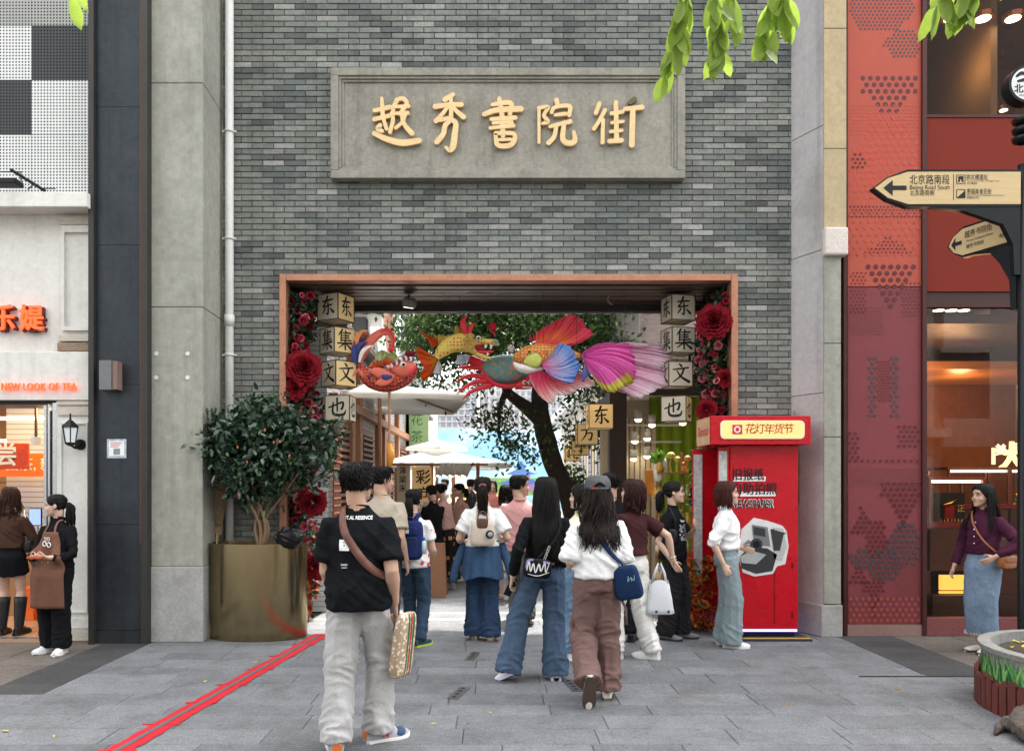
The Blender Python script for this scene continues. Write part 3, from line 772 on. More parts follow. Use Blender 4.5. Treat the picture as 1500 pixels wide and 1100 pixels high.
# ---- besom brooms
STRAW=M('broom_straw',(.26,.18,.10),.9,var=.4,scale=25);BAMB=M('bamboo',(.42,.33,.17),.55,var=.2,scale=10)
def broom(label,foot,neck,n,spread,seed,tipz):
 t=thing('besom_broom',label,'broom',foot,0,'bamboo besom brooms');rr=random.Random(seed);f=Vector(foot);nk=Vector(neck)-f;d=nk.normalized()
 MB().tube([(0,0,0),nk,nk+d*.25],[.014,.012,.012],8).build('handle',BAMB,t, True)
 mb=MB()
 for k in range(n):
  e=nk+Vector((rr.uniform(-spread,spread)+.02,rr.uniform(-.05,.06),tipz*rr.uniform(.7,1.05)));m_=nk.lerp(e,.5)+Vector((rr.uniform(-.03,.03),rr.uniform(-.02,.02),.03))
  mb.tube([nk+Vector((rr.uniform(-.03,.03),rr.uniform(-.025,.025),-.08)),m_,e],[.004,.003,.0015],3)
 b=mb.build('bristles',STRAW,t);b['kind']='stuff'
 for dz in(.02,.07):MB().tube([nk+d*dz-d*.012,nk+d*dz+d*.012],.042,10).build('binding',M('binding',(.12,.10,.06),.8),t)
broom('upside-down besom broom standing between the concrete pilaster and the brass planter',(PX(306,7.95),7.95,0),tuple(P(319,772,8.2)),170,.16,3,.95)
# ------------------------------------------------------------------ right side: pilaster, jewellery shop
pil=thing('splayed_pilaster','weathered concrete pilaster with splayed side beside the jewellery shop','pilaster',(0,0,0))
YR=8.05
fr=[(PX(1207,YR),YR),(PX(1233,YR),YR),(PX(1233,YR),8.46),(PX(1159,8.45),8.455)]
LITE=M('plaster_lilac',(.40,.385,.38),.9,var=.14,scale=2.5,bump=.3,bscale=90,dirt=.55,dirtcol=(.20,.185,.175),streak=.3)
OCH=M('concrete_ochre',(.42,.335,.205),.92,var=.15,scale=3,bump=.3,bscale=110)
zc=PZ(374,YR)
for a,b,mt in((PZ(885,YR),PZ(640,YR),CONC),(PZ(640,YR),PZ(503,YR),CONC),(PZ(503,YR),zc,CONC),(zc,PZ(218,YR),OCH),(PZ(218,YR),PZ(42,YR),OCH),(PZ(42,YR),14,OCH)):
 wide=1240 if mt is OCH else 1232
 o=ppoly('front_block',[(PX(1207,YR),YR),(PX(wide,YR),YR),(PX(wide,YR),8.46),(PX(1207,YR),8.46)],a+.003,b-.003,mt,pil,.005)
for a,b in((PZ(890,YR),PZ(575,YR)),(PZ(575,YR),PZ(365,YR)),(PZ(365,YR),PZ(183,YR)),(PZ(183,YR),14)):
 ppoly('side_face',[(PX(1207,YR)-.002,YR+.004),(PX(1207,YR)-.002,8.46),(PX(1159,8.45),8.455),(PX(1164,8.4),8.4)],a+.003,b-.003,LITE,pil,.004)
ppoly('stone_base',[(PX(1203,YR),YR-.012),(PX(1234,YR),YR-.012),(PX(1234,YR),8.46),(PX(1157,8.45),8.45)],0,PZ(886,YR),GRAN,pil,.008)
q=P(1222,356,YR)
o=MB().box(q.x-.115,q.x+.125,YR-.06,YR+.2,q.z-.14,q.z+.15,.02).build('mortar_cap',M('mortar_white',(.62,.56,.51),.95,var=.15,scale=12,bump=.8,bscale=50),pil)
js=thing('jewellery_shop','jewellery shop front with tall red dotted glass panel and big window','shop',(0,0,0))
YJ=8.12
def jb(name,px0,px1,py0,py1,y0,y1,mat,parent=js,bev=0.):
 x1=7.6 if px1 is None else PX(px1,y0)
 z1=14 if py0 is None else PZ(py0,y0)
 return MB().box(PX(px0,y0),x1,y0,y1,PZ(py1,y0),z1,bev).build(name,mat,parent)
UP=M('panel_orange',(.38,.078,.050),.4,var=.05,scale=2,spec=.15);LO=M('panel_mauve',(.185,.045,.05),.4,var=.05,scale=2,spec=.15)
BURG=M('frame_burgundy',(.055,.018,.016),.35,.2,var=.1)
jb('dotted_panel',1242,1351, None,419.5,YJ,YJ+.05,UP);jb('dotted_panel',1242,1351,421,914,YJ,YJ+.05,LO)
jb('panel_frame',1236,1241.5, None,931,YJ-.03,YJ+.1,BURG);jb('panel_frame',1351.5,1358, None,931,YJ-.03,YJ+.1,BURG)
jb('plinth',1241.7,1351.3,915,931,YJ-.02,YJ+.1,M('plinth_granite',(.23,.14,.12),.5,var=.45,scale=60))
# printed dots
dots={}
ncl=[0]
def dot(px,py,r,c):dots.setdefault(c,[]).append((px,py,r,ncl[0]))
def cluster(cx,cy,w_,h_,pitch,r,c,shape='hex'):
 j=0;y_=cy-h_/2;ncl[0]+=1
 while y_<=cy+h_/2:
  x=cx-w_/2+(pitch/2 if j%2 else 0)
  while x<=cx+w_/2:
   u,v=abs(x-cx)/(w_/2+.01),(y_-cy)/(h_/2+.01)
   ok={'hex':u<1.05-.5*abs(v),'tri':u<.06+.5*(1-v) if v>-.4 else True,'rect': True,'up':u<.1+.5*(1+v)}[shape]
   if ok and 1244<x<1349:dot(x,y_,r,c)
   x+=pitch
  y_+=pitch*.87;j+=1
DK,MD,GRY,LT=(.10,.018,.022),(.42,.06,.035),(.055,.05,.055),(.16,.05,.04)
cluster(1305,148,82,66,11,3.6,DK,'tri');cluster(1302,232,96,120,11,3.8,MD,'hex');cluster(1262,262,40,80,11,3.6,MD,'rect')
cluster(1290,10,100,70,6,1.7,GRY,'hex');cluster(1325,66,60,40,6,1.7,GRY,'hex');cluster(1298,178,110,46,6,1.4,MD,'rect');cluster(1258,238,24,22,7,2.2,DK,'hex')
cluster(1298,312,104,18,5.5,1.4,DK,'rect');cluster(1298,345,104,60,11,2.6,MD,'rect');cluster(1302,362,80,26,6,1.5,DK,'up');cluster(1305,422,66,62,11,3.6,DK,'tri');cluster(1256,430,24,60,6,1.4,DK,'rect');cluster(1335,440,26,50,6,1.4,DK,'rect')
cluster(1278,570,8,90,8,2.4,GRY,'rect');cluster(1312,570,10,90,8,2.6,GRY,'rect');cluster(1295,560,18,60,5,1.3,DK,'rect')
cluster(1247,655,20,40,8,2.4,DK,'rect');cluster(1332,640,30,30,8,2.4,DK,'rect');cluster(1297,677,104,4,9,2.2,DK,'rect')
cluster(1322,742,60,66,9,3.2,DK,'tri');cluster(1262,762,34,36,8,2.8,DK,'up');cluster(1284,790,34,50,8,2.8,DK,'hex');cluster(1326,800,52,62,9,3.2,GRY,'hex')
cluster(1263,818,42,24,9,3.2,GRY,'hex');cluster(1296,830,54,46,9,3.2,GRY,'hex');cluster(1257,843,30,24,8,2.4,DK,'up');cluster(1280,878,28,50,7,2.2,DK,'tri')
cluster(1298,895,104,36,9,2.8,(.26,.06,.05),'rect');cluster(1298,700,100,26,5.5,1.2,LT,'rect');cluster(1330,850,40,50,5.5,1.3,LT,'rect');cluster(1270,470,50,40,5.5,1.2,LT,'rect')
a8=[2*math.pi*k/10 for k in range(10)]
for k,(c,L_) in enumerate(dots.items()):
 mb=MB();yy=YJ-.0016
 for px,py,r,ci in L_:
  yy=YJ-.0016-.0003*ci
  x,z=PX(px,yy),PZ(py,yy);rr_=r/FPX*yy
  mb.add([(x+rr_*math.cos(a),yy,z+rr_*math.sin(a)) for a in a8],[tuple(range(10))])
 o=mb.build('printed_dots',M('dot_%d'%k,c,.3,var=0),js);o['kind']='stuff'
 # window wall
GLU=glass('glass_upper',(.85,.75,.66),1.16);GLL=glass('glass_lower',(.88,.8,.75),1.27)
jb('upper_glass',1358, None, None,168,YJ+.03,YJ+.036,GLU)
REDP=M('fascia_red',(.17,.024,.014),.5,var=.05,scale=2,spec=.08)
jb('transom',1358, None,168,172,YJ-.01,YJ+.08,BURG);jb('red_fascia',1358, None,172.3,427,YJ,YJ+.06,REDP)
DKB=M('bulkhead',(.045,.022,.020),.5)
jb('bulkhead',1358, None,427.5,446,YJ+.02,YJ+.08,DKB);jb('bulkhead_lip',1358, None,446,450,YJ-.01,YJ+.08,BURG)
jb('lower_glass',1358, None,450,905,YJ+.03,YJ+.036,GLL)
jb('sill',1358, None,905,931,YJ-.03,YJ+.12,M('sill_red',(.16,.05,.048),.5,var=.4,scale=50))
# interior
IN=M('shop_inside',(.22,.095,.05),.6,var=.15,scale=1.5);YI=11.2
MB().box(PX(1358,YJ),8.0,YI,YI+.1,0,13.9).build('room_back_wall',IN,js)
MB().box(PX(1352,YJ)-.05,PX(1352,YJ)+.02,YJ+.1,YI,0,13.9).build('room_side_wall',M('side_brick',(.17,.075,.055),.7,var=.3,scale=12),js)
MB().box(PX(1358,YJ),8.0,YJ+.09,YI,3.30,3.40).build('mezzanine',DKB,js)
MB().box(PX(1358,YJ),8.0,YJ+.09,YI,-.01,.03).build('room_floor',M('shop_floor',(.10,.06,.045),.25,var=.2),js)
MB().box(PX(1358,YJ),8.0,YJ+.09,YI,7.6,7.7).build('upper_ceiling',M('upper_ceiling',(.22,.13,.09),.7),js)
MB().box(5.9,5.98,YJ+1.0,YI,3.4,7.6).build('partition',M('partition',(.22,.17,.10),.6),js)
LITB=M('spot_lit',(1,.8,.6),.5,var=0,emit=(1,.78,.55),estr=14.0)
def downlight(q,r=.09,nm='downlight'):
 o=MB().tube([q+Vector((0,0,.05)),q],r*1.15,14).build(nm,M('spot_ring',(.35,.15,.09),.3,.6),js);MB().tube([q+Vector((0,0,-.004)),q+Vector((0,0,-.001))],r*.8,14).build('lamp_disc',LITB,o)
for px in(1394,1440,1484):downlight(P(px,28,9.0),.10)
for k,px in enumerate((1375,1394,1412)):downlight(P(px,455,9.3+.0*k),.075)
for px,py,y_ in((1442,124,10.4),(1436,130,10.9),(1470,162,10.6)):downlight(P(px,py,y_),.06)
MB().box(PX(1358,9.6),8,9.6,11.1,3.02,3.12).build('copper_canopy',M('canopy_copper',(.42,.18,.06),.4,.4,emit=(.5,.2,.05),estr=.10),js)
# pendant discs upstairs
for(px,py) in((1468,40),(1462,72)):
 q=P(px,py,9.9);MB().lathe([(.02,.03),(.17,.012),(.18,0),(.17,-.012),(.02,-.02)],20,q).build('disc_shade',M('shade_brown',(.10,.035,.02),.5),js, True)
MB().tube([P(1466,85,9.9),P(1466,-60,9.9)],.05,10).build('pendant_stem',M('shade_brown',()),js)
# display cases: brown plinths, vitrines with lit headers
CASE=M('case_brown',(.115,.05,.034),.45,var=.2,scale=3);GOLDJ=M('gold_shine',(.8,.5,.12),.25,1.0,var=.1)
FRM=M('case_frame',(.30,.13,.09),.3,.8);CG=glass('case_glass',(.9,.88,.86),1.45)
def vitrine(x0,x1,y0,y1,z0,z1,label):
 t=thing('vitrine',label,'display case',(0,0,0))
 MB().box(x0,x1,y0,y1,.03,z0,.01).build('plinth',CASE,t);MB().box(x0-.02,x1+.02,y0-.02,y1+.02,z0,z0+.05).build('tray',M('tray_red',(.28,.025,.025),.5),t)
 for x in(x0,x1):
  for y_ in(y0,y1):MB().box(x-.012,x+.012,y_-.012,y_+.012,z0+.05,z1).build('post',FRM,t)
 MB().box(x0-.02,x1+.02,y0-.02,y1+.02,z1,z1+.035).build('header',FRM,t);MB().box(x0+.02,x1-.02,y0+.01,y0+.05,z1-.03,z1-.003).build('strip_light',LITW,t)
 MB().quad((x0,y0,z0+.06),(x1,y0,z0+.06),(x1,y0,z1-.035),(x0,y0,z1-.035)).build('front_pane',CG,t)
 return t
ya=8.75
t=vitrine(PX(1362,ya),PX(1440,ya),ya,ya+.4,PZ(772,ya),PZ(703,ya),'lit glass jewellery case with gold ornaments and dark card')
cx=PX(1393,ya+.25)
MB().box(cx-.20,cx+.16,ya+.25,ya+.27,PZ(765,ya),PZ(722,ya)).build('backdrop_card',M('card_green',(.02,.025,.022),.6),t)
MB().box(cx-.08,cx+.03,ya+.235,ya+.249,PZ(762,ya),PZ(740,ya)).build('red_scroll',M('scroll_red',(.35,.02,.02),.6),t)
MB().tube([(cx-.12,ya+.23,PZ(741,ya)),(cx-.02,ya+.23,PZ(738,ya)),(cx+.07,ya+.23,PZ(730,ya))],[.012,.02,.018],8).build('gold_bar',GOLDJ,t, True)
text('gold_character','正',(cx+.11,ya+.24,PZ(746,ya)),.09,GOLDJ,t,bold=.002)
for k in range(9):
 x=cx-.17+k*.04;MB().ell((x,ya+.16,PZ(769,ya)+.03),(.011,.011,.024)).ell((x,ya+.16,PZ(769,ya)+.06),(.008,.008,.009)).build('gold_figurine',GOLDJ,t, True)
yb2=9.6
t=vitrine(PX(1390,yb2),PX(1477,yb2),yb2,yb2+.45,PZ(745,yb2),PZ(688,yb2),'second lit glass case further inside the jewellery shop')
t2=vitrine(PX(1482,yb2),PX(1545,yb2),yb2+.02,yb2+.45,PZ(745,yb2),PZ(688,yb2),'lit glass case with plants at the picture edge inside the shop')
for k in range(12):MB().ell((PX(1486+k*1.4,yb2+.2),yb2+.2,PZ(740-(k*7)%20,yb2)),(.02,.015,.03)).build('ornament',M('ornament_green',(.2,.3,.08),.5) if k%2 else GOLDJ,t2, True)
# stepped brown boxes and the lit yellow one
for px0,px1,py0,py1,y0,mt in((1358,1500,835,870,8.75,CASE),(1358,1420,780,832,8.9,CASE),(1366,1560,872,902,8.6,M('bench_brown',(.085,.05,.038),.5)),(1458,1560,790,832,8.9,M('case_grey',(.14,.11,.085),.5))):
 o=MB().box(PX(px0,y0),PX(px1,y0),y0,y0+.35,PZ(py1,y0),PZ(py0,y0),.006).build('display_bench',mt,js)
yl_=8.70
t=thing('lit_yellow_box','glowing yellow light box low in the jewellery window','light box',(0,0,0))
MB().box(PX(1377,yl_),PX(1424,yl_),yl_,yl_+.03,PZ(864,yl_),PZ(842,yl_),.003).build('face',M('yellow_lit',(.9,.55,.12),.5,var=0,emit=(1,.55,.10),estr=.9),t)
MB().box(PX(1377,yl_),PX(1424,yl_),yl_,yl_+.03,PZ(869,yl_),PZ(866,yl_)).build('lower_strip',M('yellow_lit',()),t)
GLOW=M('glow_sign',(1,.75,.3),.5,var=0,emit=(1,.68,.25),estr=2.2)
ts=thing('glowing_wall_sign','glowing yellow characters on a dark wall inside the jewellery shop','sign',(0,0,0))
text('glowing_character','大',P(1482,672,10.6),.42,GLOW,ts,depth=.01,bold=.012);text('glowing_character','美',P(1466,660,10.7),.17,M('glow_white',(1,.9,.85),.5,var=0,emit=(1,.8,.7),estr=1.0),ts,bold=.003)
text('glowing_character','昌',P(1488,658,10.7),.17,M('glow_white',()),ts,bold=.003)
MB().box(PX(1454,10.6),PX(1458,10.6),10.6,10.62,PZ(680,10.6),PZ(656,10.6)).build('glowing_bar',GLOW,ts)
MB().box(PX(1352,YJ),8.2,YJ+.10,YI+.1,13.9,14).build('building_mass',CONC,js)
for x_ in(7.6,):MB().box(x_,x_+.1,YJ-.02,YI,0,14).build('end_wall',CONC,js)
# ---- red photo booth
YB=7.95
bt=thing('photo_booth','red newspaper photo booth with lit yellow header and camera print','booth',(0,0,0))
BR=M('booth_red',(.45,.004,.012),.28,var=.10,scale=3,spec=.3)
x0,x1=PX(1070,YB),PX(1169,YB);zt=PZ(652,YB)
MB().box(x0,x1,YB,YB+.46,.10,zt,.006).build('cabinet',BR,bt)
MB().box(x0+.45,x1-.06,YB-.003,YB-.001,.16,PZ(818,YB)).build('service_hatch',BR,bt)
MB().box(x0+.452,x0+.458,YB-.0045,YB-.003,.16,PZ(818,YB)).build('hatch_seam',M('seam',(.12,.0,.0),.5),bt)
MB().box(x0+.46,x1-.06,YB-.0045,YB-.003,PZ(818,YB)-.004,PZ(818,YB)).build('hatch_seam',M('seam',()),bt)
for z in(PZ(828,YB),.25):MB().box(x1-.065,x1-.055,YB-.012,YB-.003,z-.03,z+.03).build('hinge',M('seam',()),bt)
MB().box(x0-.01,x1-.01,YB-.002,YB+.44,.075,.098).build('led_strip',M('led_violet',(.4,.35,.9),.5,var=0,emit=(.38,.3,1.),estr=1.4),bt)
MB().box(x0,x1-.03,YB+.02,YB+.44,.02,.075).build('plinth',BLK,bt)
MB().box(x0+.02,x1+.09,YB-.14,YB+.3,.0,.02).build('ramp',M('ramp_black',(.03,.03,.03),.7),bt);MB().box(x0+.1,x1+.09,YB-.10,YB-.08,.0205,.028).build('yellow_edge',M('edge_yellow',(.55,.36,.06),.6),bt)
hy=YB-.14;hx0,hx1,hz0,hz1=PX(1041,hy),PX(1188,hy),PZ(651,hy),PZ(609,hy)
MB().box(hx0,hx1,hy,YB+.40,hz0,hz1,.006).build('header',BR,bt)
LB=M('header_lit',(.75,.46,.20),.5,var=0,emit=(1,.50,.16),estr=.36)
pts=[]
lx0,lx1,lz0,lz1=PX(1055,hy),PX(1178,hy),PZ(643,hy),PZ(616,hy);r_=.045
for cx_,cz_,a0 in((lx1-r_,lz1-r_,0),(lx0+r_,lz1-r_,90),(lx0+r_,lz0+r_,180),(lx1-r_,lz0+r_,270)):
 for k in range(6):a=R(a0+18*k);pts.append((cx_+r_*math.cos(a),cz_+r_*math.sin(a)))
MB().poly(pts,hy-.012,hy-.001).build('light_border',M('print_white',()),bt)
MB().poly([((x-(lx0+lx1)/2)*.985+(lx0+lx1)/2,(z-(lz0+lz1)/2)*.93+(lz0+lz1)/2) for x,z in pts],hy-.016,hy-.012).build('light_face',LB,bt)
RP=M('print_red',(.5,.04,.05),.6)
q=P(1080,629,hy-.017);MB().box(q.x-.05,q.x+.05,q.y-.002,q.y,q.z-.048,q.z+.048,.0).build('logo_square',RP,bt)
MB().tube([q+Vector((0,-.0045,0)),q+Vector((0,-.002,0))],.034,20).build('logo_ring',M('print_white',()),bt);MB().tube([q+Vector((0,-.006,0)),q+Vector((0,-.0045,0))],.021,16).build('logo_dot',RP,bt)
DR=M('print_darkred',(.28,.05,.02),.6)
for k,c in enumerate('花灯年货节'):text('header_character',c,P(1099+14*k,629,hy-.018),.11,DR,bt,bold=.001,shear=.12)
# header's left end with poster
hw=Matrix.Translation((hx0-.004,hy,0))
MB().quad((hx0-.004,hy+.02,hz0+.005),(hx0-.004,YB+.38,hz0+.005),(hx0-.004,YB+.38,hz1-.01),(hx0-.004,hy+.02,hz1-.01)).build('end_poster',M('poster_sand',(.55,.36,.20),.6,var=.35,scale=9),bt)
text('end_lettering','Bonital',(hx0-.006,hy+.26,(hz0+hz1)/2),.14,RP,bt,bold=.002,rz=R(-90))
# left side: doorway, open door with posters
POST=M('poster_grey',(.48,.47,.46),.6,var=.5,scale=24)
xd=x0-.003
MB().box(x0-.004,x0-.001,YB+.10,YB+.42,.2,zt-.05).build('door_opening',M('booth_dark',(.10,.004,.008),.4),bt)
MB().box(x0-.12,x0-.002,YB+.02,YB+.045,.12,zt-.02,.003).build('open_door',BR,bt)
MB().box(x0-.115,x0-.03,YB+.016,YB+.019,zt-.62,zt-.06).build('door_poster',POST,bt)
MB().box(x0-.26,x0-.17,YB+.44,YB+.455,.5,zt-.08).build('side_poster',POST,bt);MB().box(x0-.27,x0-.005,YB+.456,YB+.475,.1,zt-.02).build('back_panel',BR,bt)
MB().box(x0-.075,x0-.055,YB+.010,YB+.016,1.0,1.5).build('door_handle',ALU,bt)
# front lettering on torn white strips
K=M('print_black',(.012,.012,.012),.5);WP=M('print_white',())
def strip2(px0,px1,py0,py1,y,mat,nm):
 a,b=P(px0,py1,y),P(px1,py0,y);MB().add([(a.x,y,a.z),(b.x-.006,y,a.z+.003),(b.x,y,b.z),(a.x+.004,y,b.z-.002)],[(0,1,2,3)]).build(nm,mat,bt)
strip2(1074,1122,698,705,YB-.004,WP,'white_strip');strip2(1084,1137,720,727,YB-.004,WP,'white_strip')
for i in range(3):text('front_lettering','旧报纸',P(1096+.35*(i-1),696,YB-.007-.0006*i),.135,K,bt,width=PX(1118,YB)-PX(1073,YB))
for i in range(3):text('front_lettering','自助拍照',P(1105+.35*(i-1),717,YB-.007-.0006*i),.135,K,bt,width=PX(1134,YB)-PX(1070,YB))
text('front_lettering','NEWSPAPER',P(1102,738,YB-.007),.115,WP,bt,bold=.005,width=PX(1134,YB)-PX(1070,YB),shear=.15);text('front_lettering','NEWSPAPER',P(1102,738.3,YB-.009),.115,K,bt,bold=.002,width=PX(1132.5,YB)-PX(1071,YB),shear=.15)
text('front_lettering','SELF SERVICE',P(1117,895,YB-.006),.022,DR,bt)
def pp(L_,dy,mat,nm):
 MB().poly([(PX(a,YB),PZ(b,YB)) for a,b in L_],YB-dy-.002,YB-dy).build(nm,mat,bt)
OFFW=M('sticker_white',(.62,.61,.6),.5)
pp([(1080,812),(1086,775),(1098,764),(1104,758),(1122,762),(1135,766),(1146,770),(1152,778),(1155,800),(1150,826),(1138,829),(1132,840),(1105,844),(1088,838)],.003,OFFW,'camera_sticker')
pp([(1132,772),(1147,774),(1152,800),(1145,822),(1133,818)],.006,M('news_grey',(.42,.41,.40),.6,var=.5,scale=70),'newspaper_scrap')
text('front_lettering','Reward',P(1141,779,YB-.010),.045,K,bt,bold=.001,tilt=R(12))
G1,G2,G3=M('cam_dark',(.035,.037,.04),.4),M('cam_mid',(.17,.175,.18),.4),M('cam_light',(.36,.37,.37),.4)
pp([(1083,815),(1098,800),(1124,803),(1138,812),(1131,836),(1107,840),(1086,832)],.006,G1,'camera_body')
pp([(1083,815),(1100,806),(1122,812),(1107,826),(1086,824)],.009,G3,'camera_tray');pp([(1101,768),(1124,772),(1128,800),(1104,797)],.009,G2,'camera_top');pp([(1103,771),(1120,774),(1121,786),(1104,783)],.012,G1,'flash_window')
pp([(1128,774),(1148,780),(1142,806),(1133,806)],.009,G1,'camera_side');pp([(1088,797),(1096,790),(1102,795),(1094,803)],.012,G2,'camera_dial')
q=P(1108,797,YB-.012);MB().tube([q,q+Vector((0,-.003,0))],.062,24).build('lens',G1,bt);MB().tube([q+Vector((0,-.003,0)),q+Vector((0,-.005,0))],.035,20).build('lens_glass',M('lens_black',(.008,.008,.01),.15),bt)
broom('besom brooms propped between the red booth and the splayed pilaster',(PX(1181,8.3),8.3,0),tuple(P(1176,755,8.36)),220,.17,9,1.1)
# ---- signpost
YG=6.3;gx=PX(1499,YG)
sp_=thing('fingerpost','black street fingerpost with wooden arrow boards and round emblem','signpost',(gx,YG,0))
BLKP=M('post_black',(.014,.016,.017),.35,.5,var=.1)
MB().lathe([(.09,0),(.09,.05),(.05,.12),(.042,.3),(.042,4.2),(.0,4.21)],18).build('pole',BLKP,sp_, True)
for z in(PZ(178,YG),PZ(192,YG),PZ(205,YG)):MB().lathe([(.045,-.03),(.075,-.015),(.085,.015),(.045,.03)],20,(0,0,z)).build('collar',BLKP,sp_, True)
WOOD=M('board_wood',(.56,.42,.22),.5,var=.10,scale=3,stretch=(1,1,14),bump=.05)
def board(ang,zc,L_,H,name):
 e=bpy.data.objects.new(name, None);link(e,sp_);e.location=(0,0,zc);e.rotation_euler=(0,0,ang)
 def outl(m): return[(-.045,-H/2+m),(-.045,H/2-m),(-L_*.77,H/2-m),(-L_*.90,H*.30-m*.6),(-L_+m,0),(-L_*.90,-H*.30+m*.6),(-L_*.77,-H/2+m)]
 b=MB().poly(outl(0),-.03,.03).build('board_frame',BLKP,sp_);f=MB().poly(outl(.02),-.036,-.0305).build('board_face',WOOD,sp_);f2=MB().poly(outl(.02),.0305,.036).build('board_face',WOOD,sp_)
 br=MB().poly([(-.04,-H/2-.002),(-L_*.62,-H/2-.002),(-L_*.40,-H/2-.03),(-.18,-H/2-.14),(-.10,-H/2-.30),(-.09,-H/2-.55),(-.04,-H/2-.55)],-.025,.025).build('bracket',BLKP,sp_)
 out=[b,f,f2,br]
 ar=MB().poly([(-L_*.93,0),(-L_*.87,H*.21),(-L_*.87,H*.06),(-L_*.78,H*.06),(-L_*.78,-H*.06),(-L_*.87,-H*.06),(-L_*.87,-H*.21)],-.0385,-.0365).build('arrow',K,sp_);out.append(ar)
 bpy.data.objects.remove(e)
 for o in out:o.location=(0,0,zc);o.rotation_euler=(0,0,ang)
 return out
def btxt(body,x,z,size,ang,zc,width,bold=.0):
 c=Matrix.Rotation(ang,3,'Z')@Vector((x,-.039,0)); return text('board_lettering',body,(c.x,c.y,zc+z),size,K,sp_,bold=bold,rz=ang,width=width)
px2m=YG/FPX
L1=(1499-1275)*px2m;H1=.302;z1=PZ(278,YG)
board(0,z1,L1,H1,'b1')
def X_(px): return(px-1499)*px2m
def Z_(py): return(278-py)*px2m
btxt('北京路南段',X_(1358),Z_(267),.085,0,z1,58*px2m,.0);btxt('Beijing Road South',X_(1358),Z_(277.5),.05,0,z1,58*px2m,);btxt('北京路南側',X_(1347),Z_(286),.05,0,z1,35*px2m)
btxt('拱北樓遺址',X_(1427),Z_(263),.05,0,z1,31*px2m,);btxt('The Site of the Tower of Gongbei Tower',X_(1436),Z_(268),.016,0,z1,48*px2m);btxt('拱北樓遺址',X_(1420),Z_(271.5),.02,0,z1,15*px2m)
btxt('惠福美食花街',X_(1430),Z_(284),.05,0,z1,36*px2m,);btxt('Huifu Street of Delicacies and Flowers',X_(1439),Z_(289),.016,0,z1,55*px2m);btxt('惠福美食花街',X_(1421),Z_(292.5),.02,0,z1,18*px2m)
MB().box(X_(1392.6),X_(1393.2),-.0385,-.0365,z1+Z_(296),z1+Z_(258)).build('divider',K,sp_)
for(a,b) in((1397,259),(1397,280)):
 x_,z_=X_(a),z1+Z_(b);w_=13*px2m
 for bx_ in((x_,x_+w_,z_-.004,z_),(x_,x_+w_,z_-w_,z_-w_+.004),(x_,x_+.004,z_-w_+.004,z_-.004),(x_+w_-.004,x_+w_,z_-w_+.004,z_-.004)):MB().box(bx_[0],bx_[1],-.0385,-.0365,bx_[2],bx_[3]).build('pictogram_frame',K,sp_)
 if b==259:MB().poly([(x_+.012,z_-.058),(x_+.018,z_-.03),(x_+.012,z_-.022),(x_+.02,z_-.012),(x_+w_-.02,z_-.012),(x_+w_-.012,z_-.022),(x_+w_-.018,z_-.03),(x_+w_-.012,z_-.058),(x_+w_-.026,z_-.058),(x_+w_-.032,z_-.036),(x_+.032,z_-.036),(x_+.026,z_-.058)],-.0385,-.0365).build('pictogram',K,sp_)
 else:MB().poly([(x_+.005,z_-w_+.005),(x_+w_-.005,z_-w_+.005),(x_+w_-.005,z_-.012)],-.0385,-.0365).build('pictogram',K,sp_)
ang2=R(-69);z2=PZ(329,YG);L2=.66;H2=.27
board(ang2,z2,L2,H2,'b2')
btxt('越秀书院街',-.36,.05,.07,ang2,z2,.25,);btxt('Yuexiu Academy Street',-.35,-.005,.03,ang2,z2,.24);btxt('越秀书院街',-.39,-.055,.04,ang2,z2,.16)
btxt('高第街',-.13,.05,.04,ang2,z2,.09);btxt('南越王宮',-.13,-.05,.04,ang2,z2,.09)
# round emblem
zc_=PZ(128,YG);rr_=27*px2m
MB().tube([(0,-.05,zc_),(0,.05,zc_)],rr_,40).build('emblem_ring',BLKP,sp_, True).modifiers.new('e','EDGE_SPLIT');MB().tube([(0,-.054,zc_),(0,-.0505,zc_)],rr_*.87,40).build('emblem_face',M('emblem_white',(.72,.73,.74),.4),sp_)
text('emblem_lettering','北京路',(0,-.056,zc_-.045),.075,K,sp_,bold=.002);text('emblem_lettering','BEIJING ROAD',(0,-.056,zc_-.095),.022,K,sp_)
mb=MB();brush(mb,[[(-.09,.06,.02),(-.05,.085,.03),(0,.07,.02),(.05,.09,.03)],[(-.08,.02,.02),(0,.035,.03),(.08,.02,.015)]],0,zc_,1,-.055,.001).build('emblem_mark',K,sp_)
# ---- painted round planter
t=thing('painted_planter','round concrete planter painted with grass and a brown picket fence','planter',(4.30,5.36,0))
RP_=.77;ZP=.44
CPL=M('planter_concrete',(.20,.195,.18),.85,var=.3,scale=6,bump=.2,bscale=60)
MB().lathe([(RP_-.01,0),(RP_-.01,.40),(RP_+.01,.405),(RP_+.012,ZP),(RP_-.07,ZP+.003),(RP_-.08,ZP-.1),(0,ZP-.1)],72).build('bowl',CPL,t, True).modifiers.new('e','EDGE_SPLIT')
rr=random.Random(2)
GRP=[M('paint_green_%d'%k,c,.7,var=.2,scale=12) for k,c in enumerate(((.03,.13,.03),(.07,.24,.05),(.015,.07,.03),(.16,.34,.10)))]
for k in range(330):
 a=R(rr.uniform(130,300));h_=rr.uniform(.10,.20);z0_=rr.uniform(.14,.24);bend=rr.uniform(-.10,.10);w_=rr.uniform(.008,.016)
 V=[]
 h_=min(h_,.395-z0_)
 for u,ww in((0,w_),(.5,w_*.9),(1,.002)):
  aa=a+bend*u*u
  for sg in(-1,1):r2=RP_-.0085+k*.00001;V.append((r2*math.cos(aa+sg*ww/RP_),r2*math.sin(aa+sg*ww/RP_),z0_+h_*u))
 MB().add(V,[(0,1,3,2),(2,3,5,4)]).build('painted_blade',GRP[k%4],t)
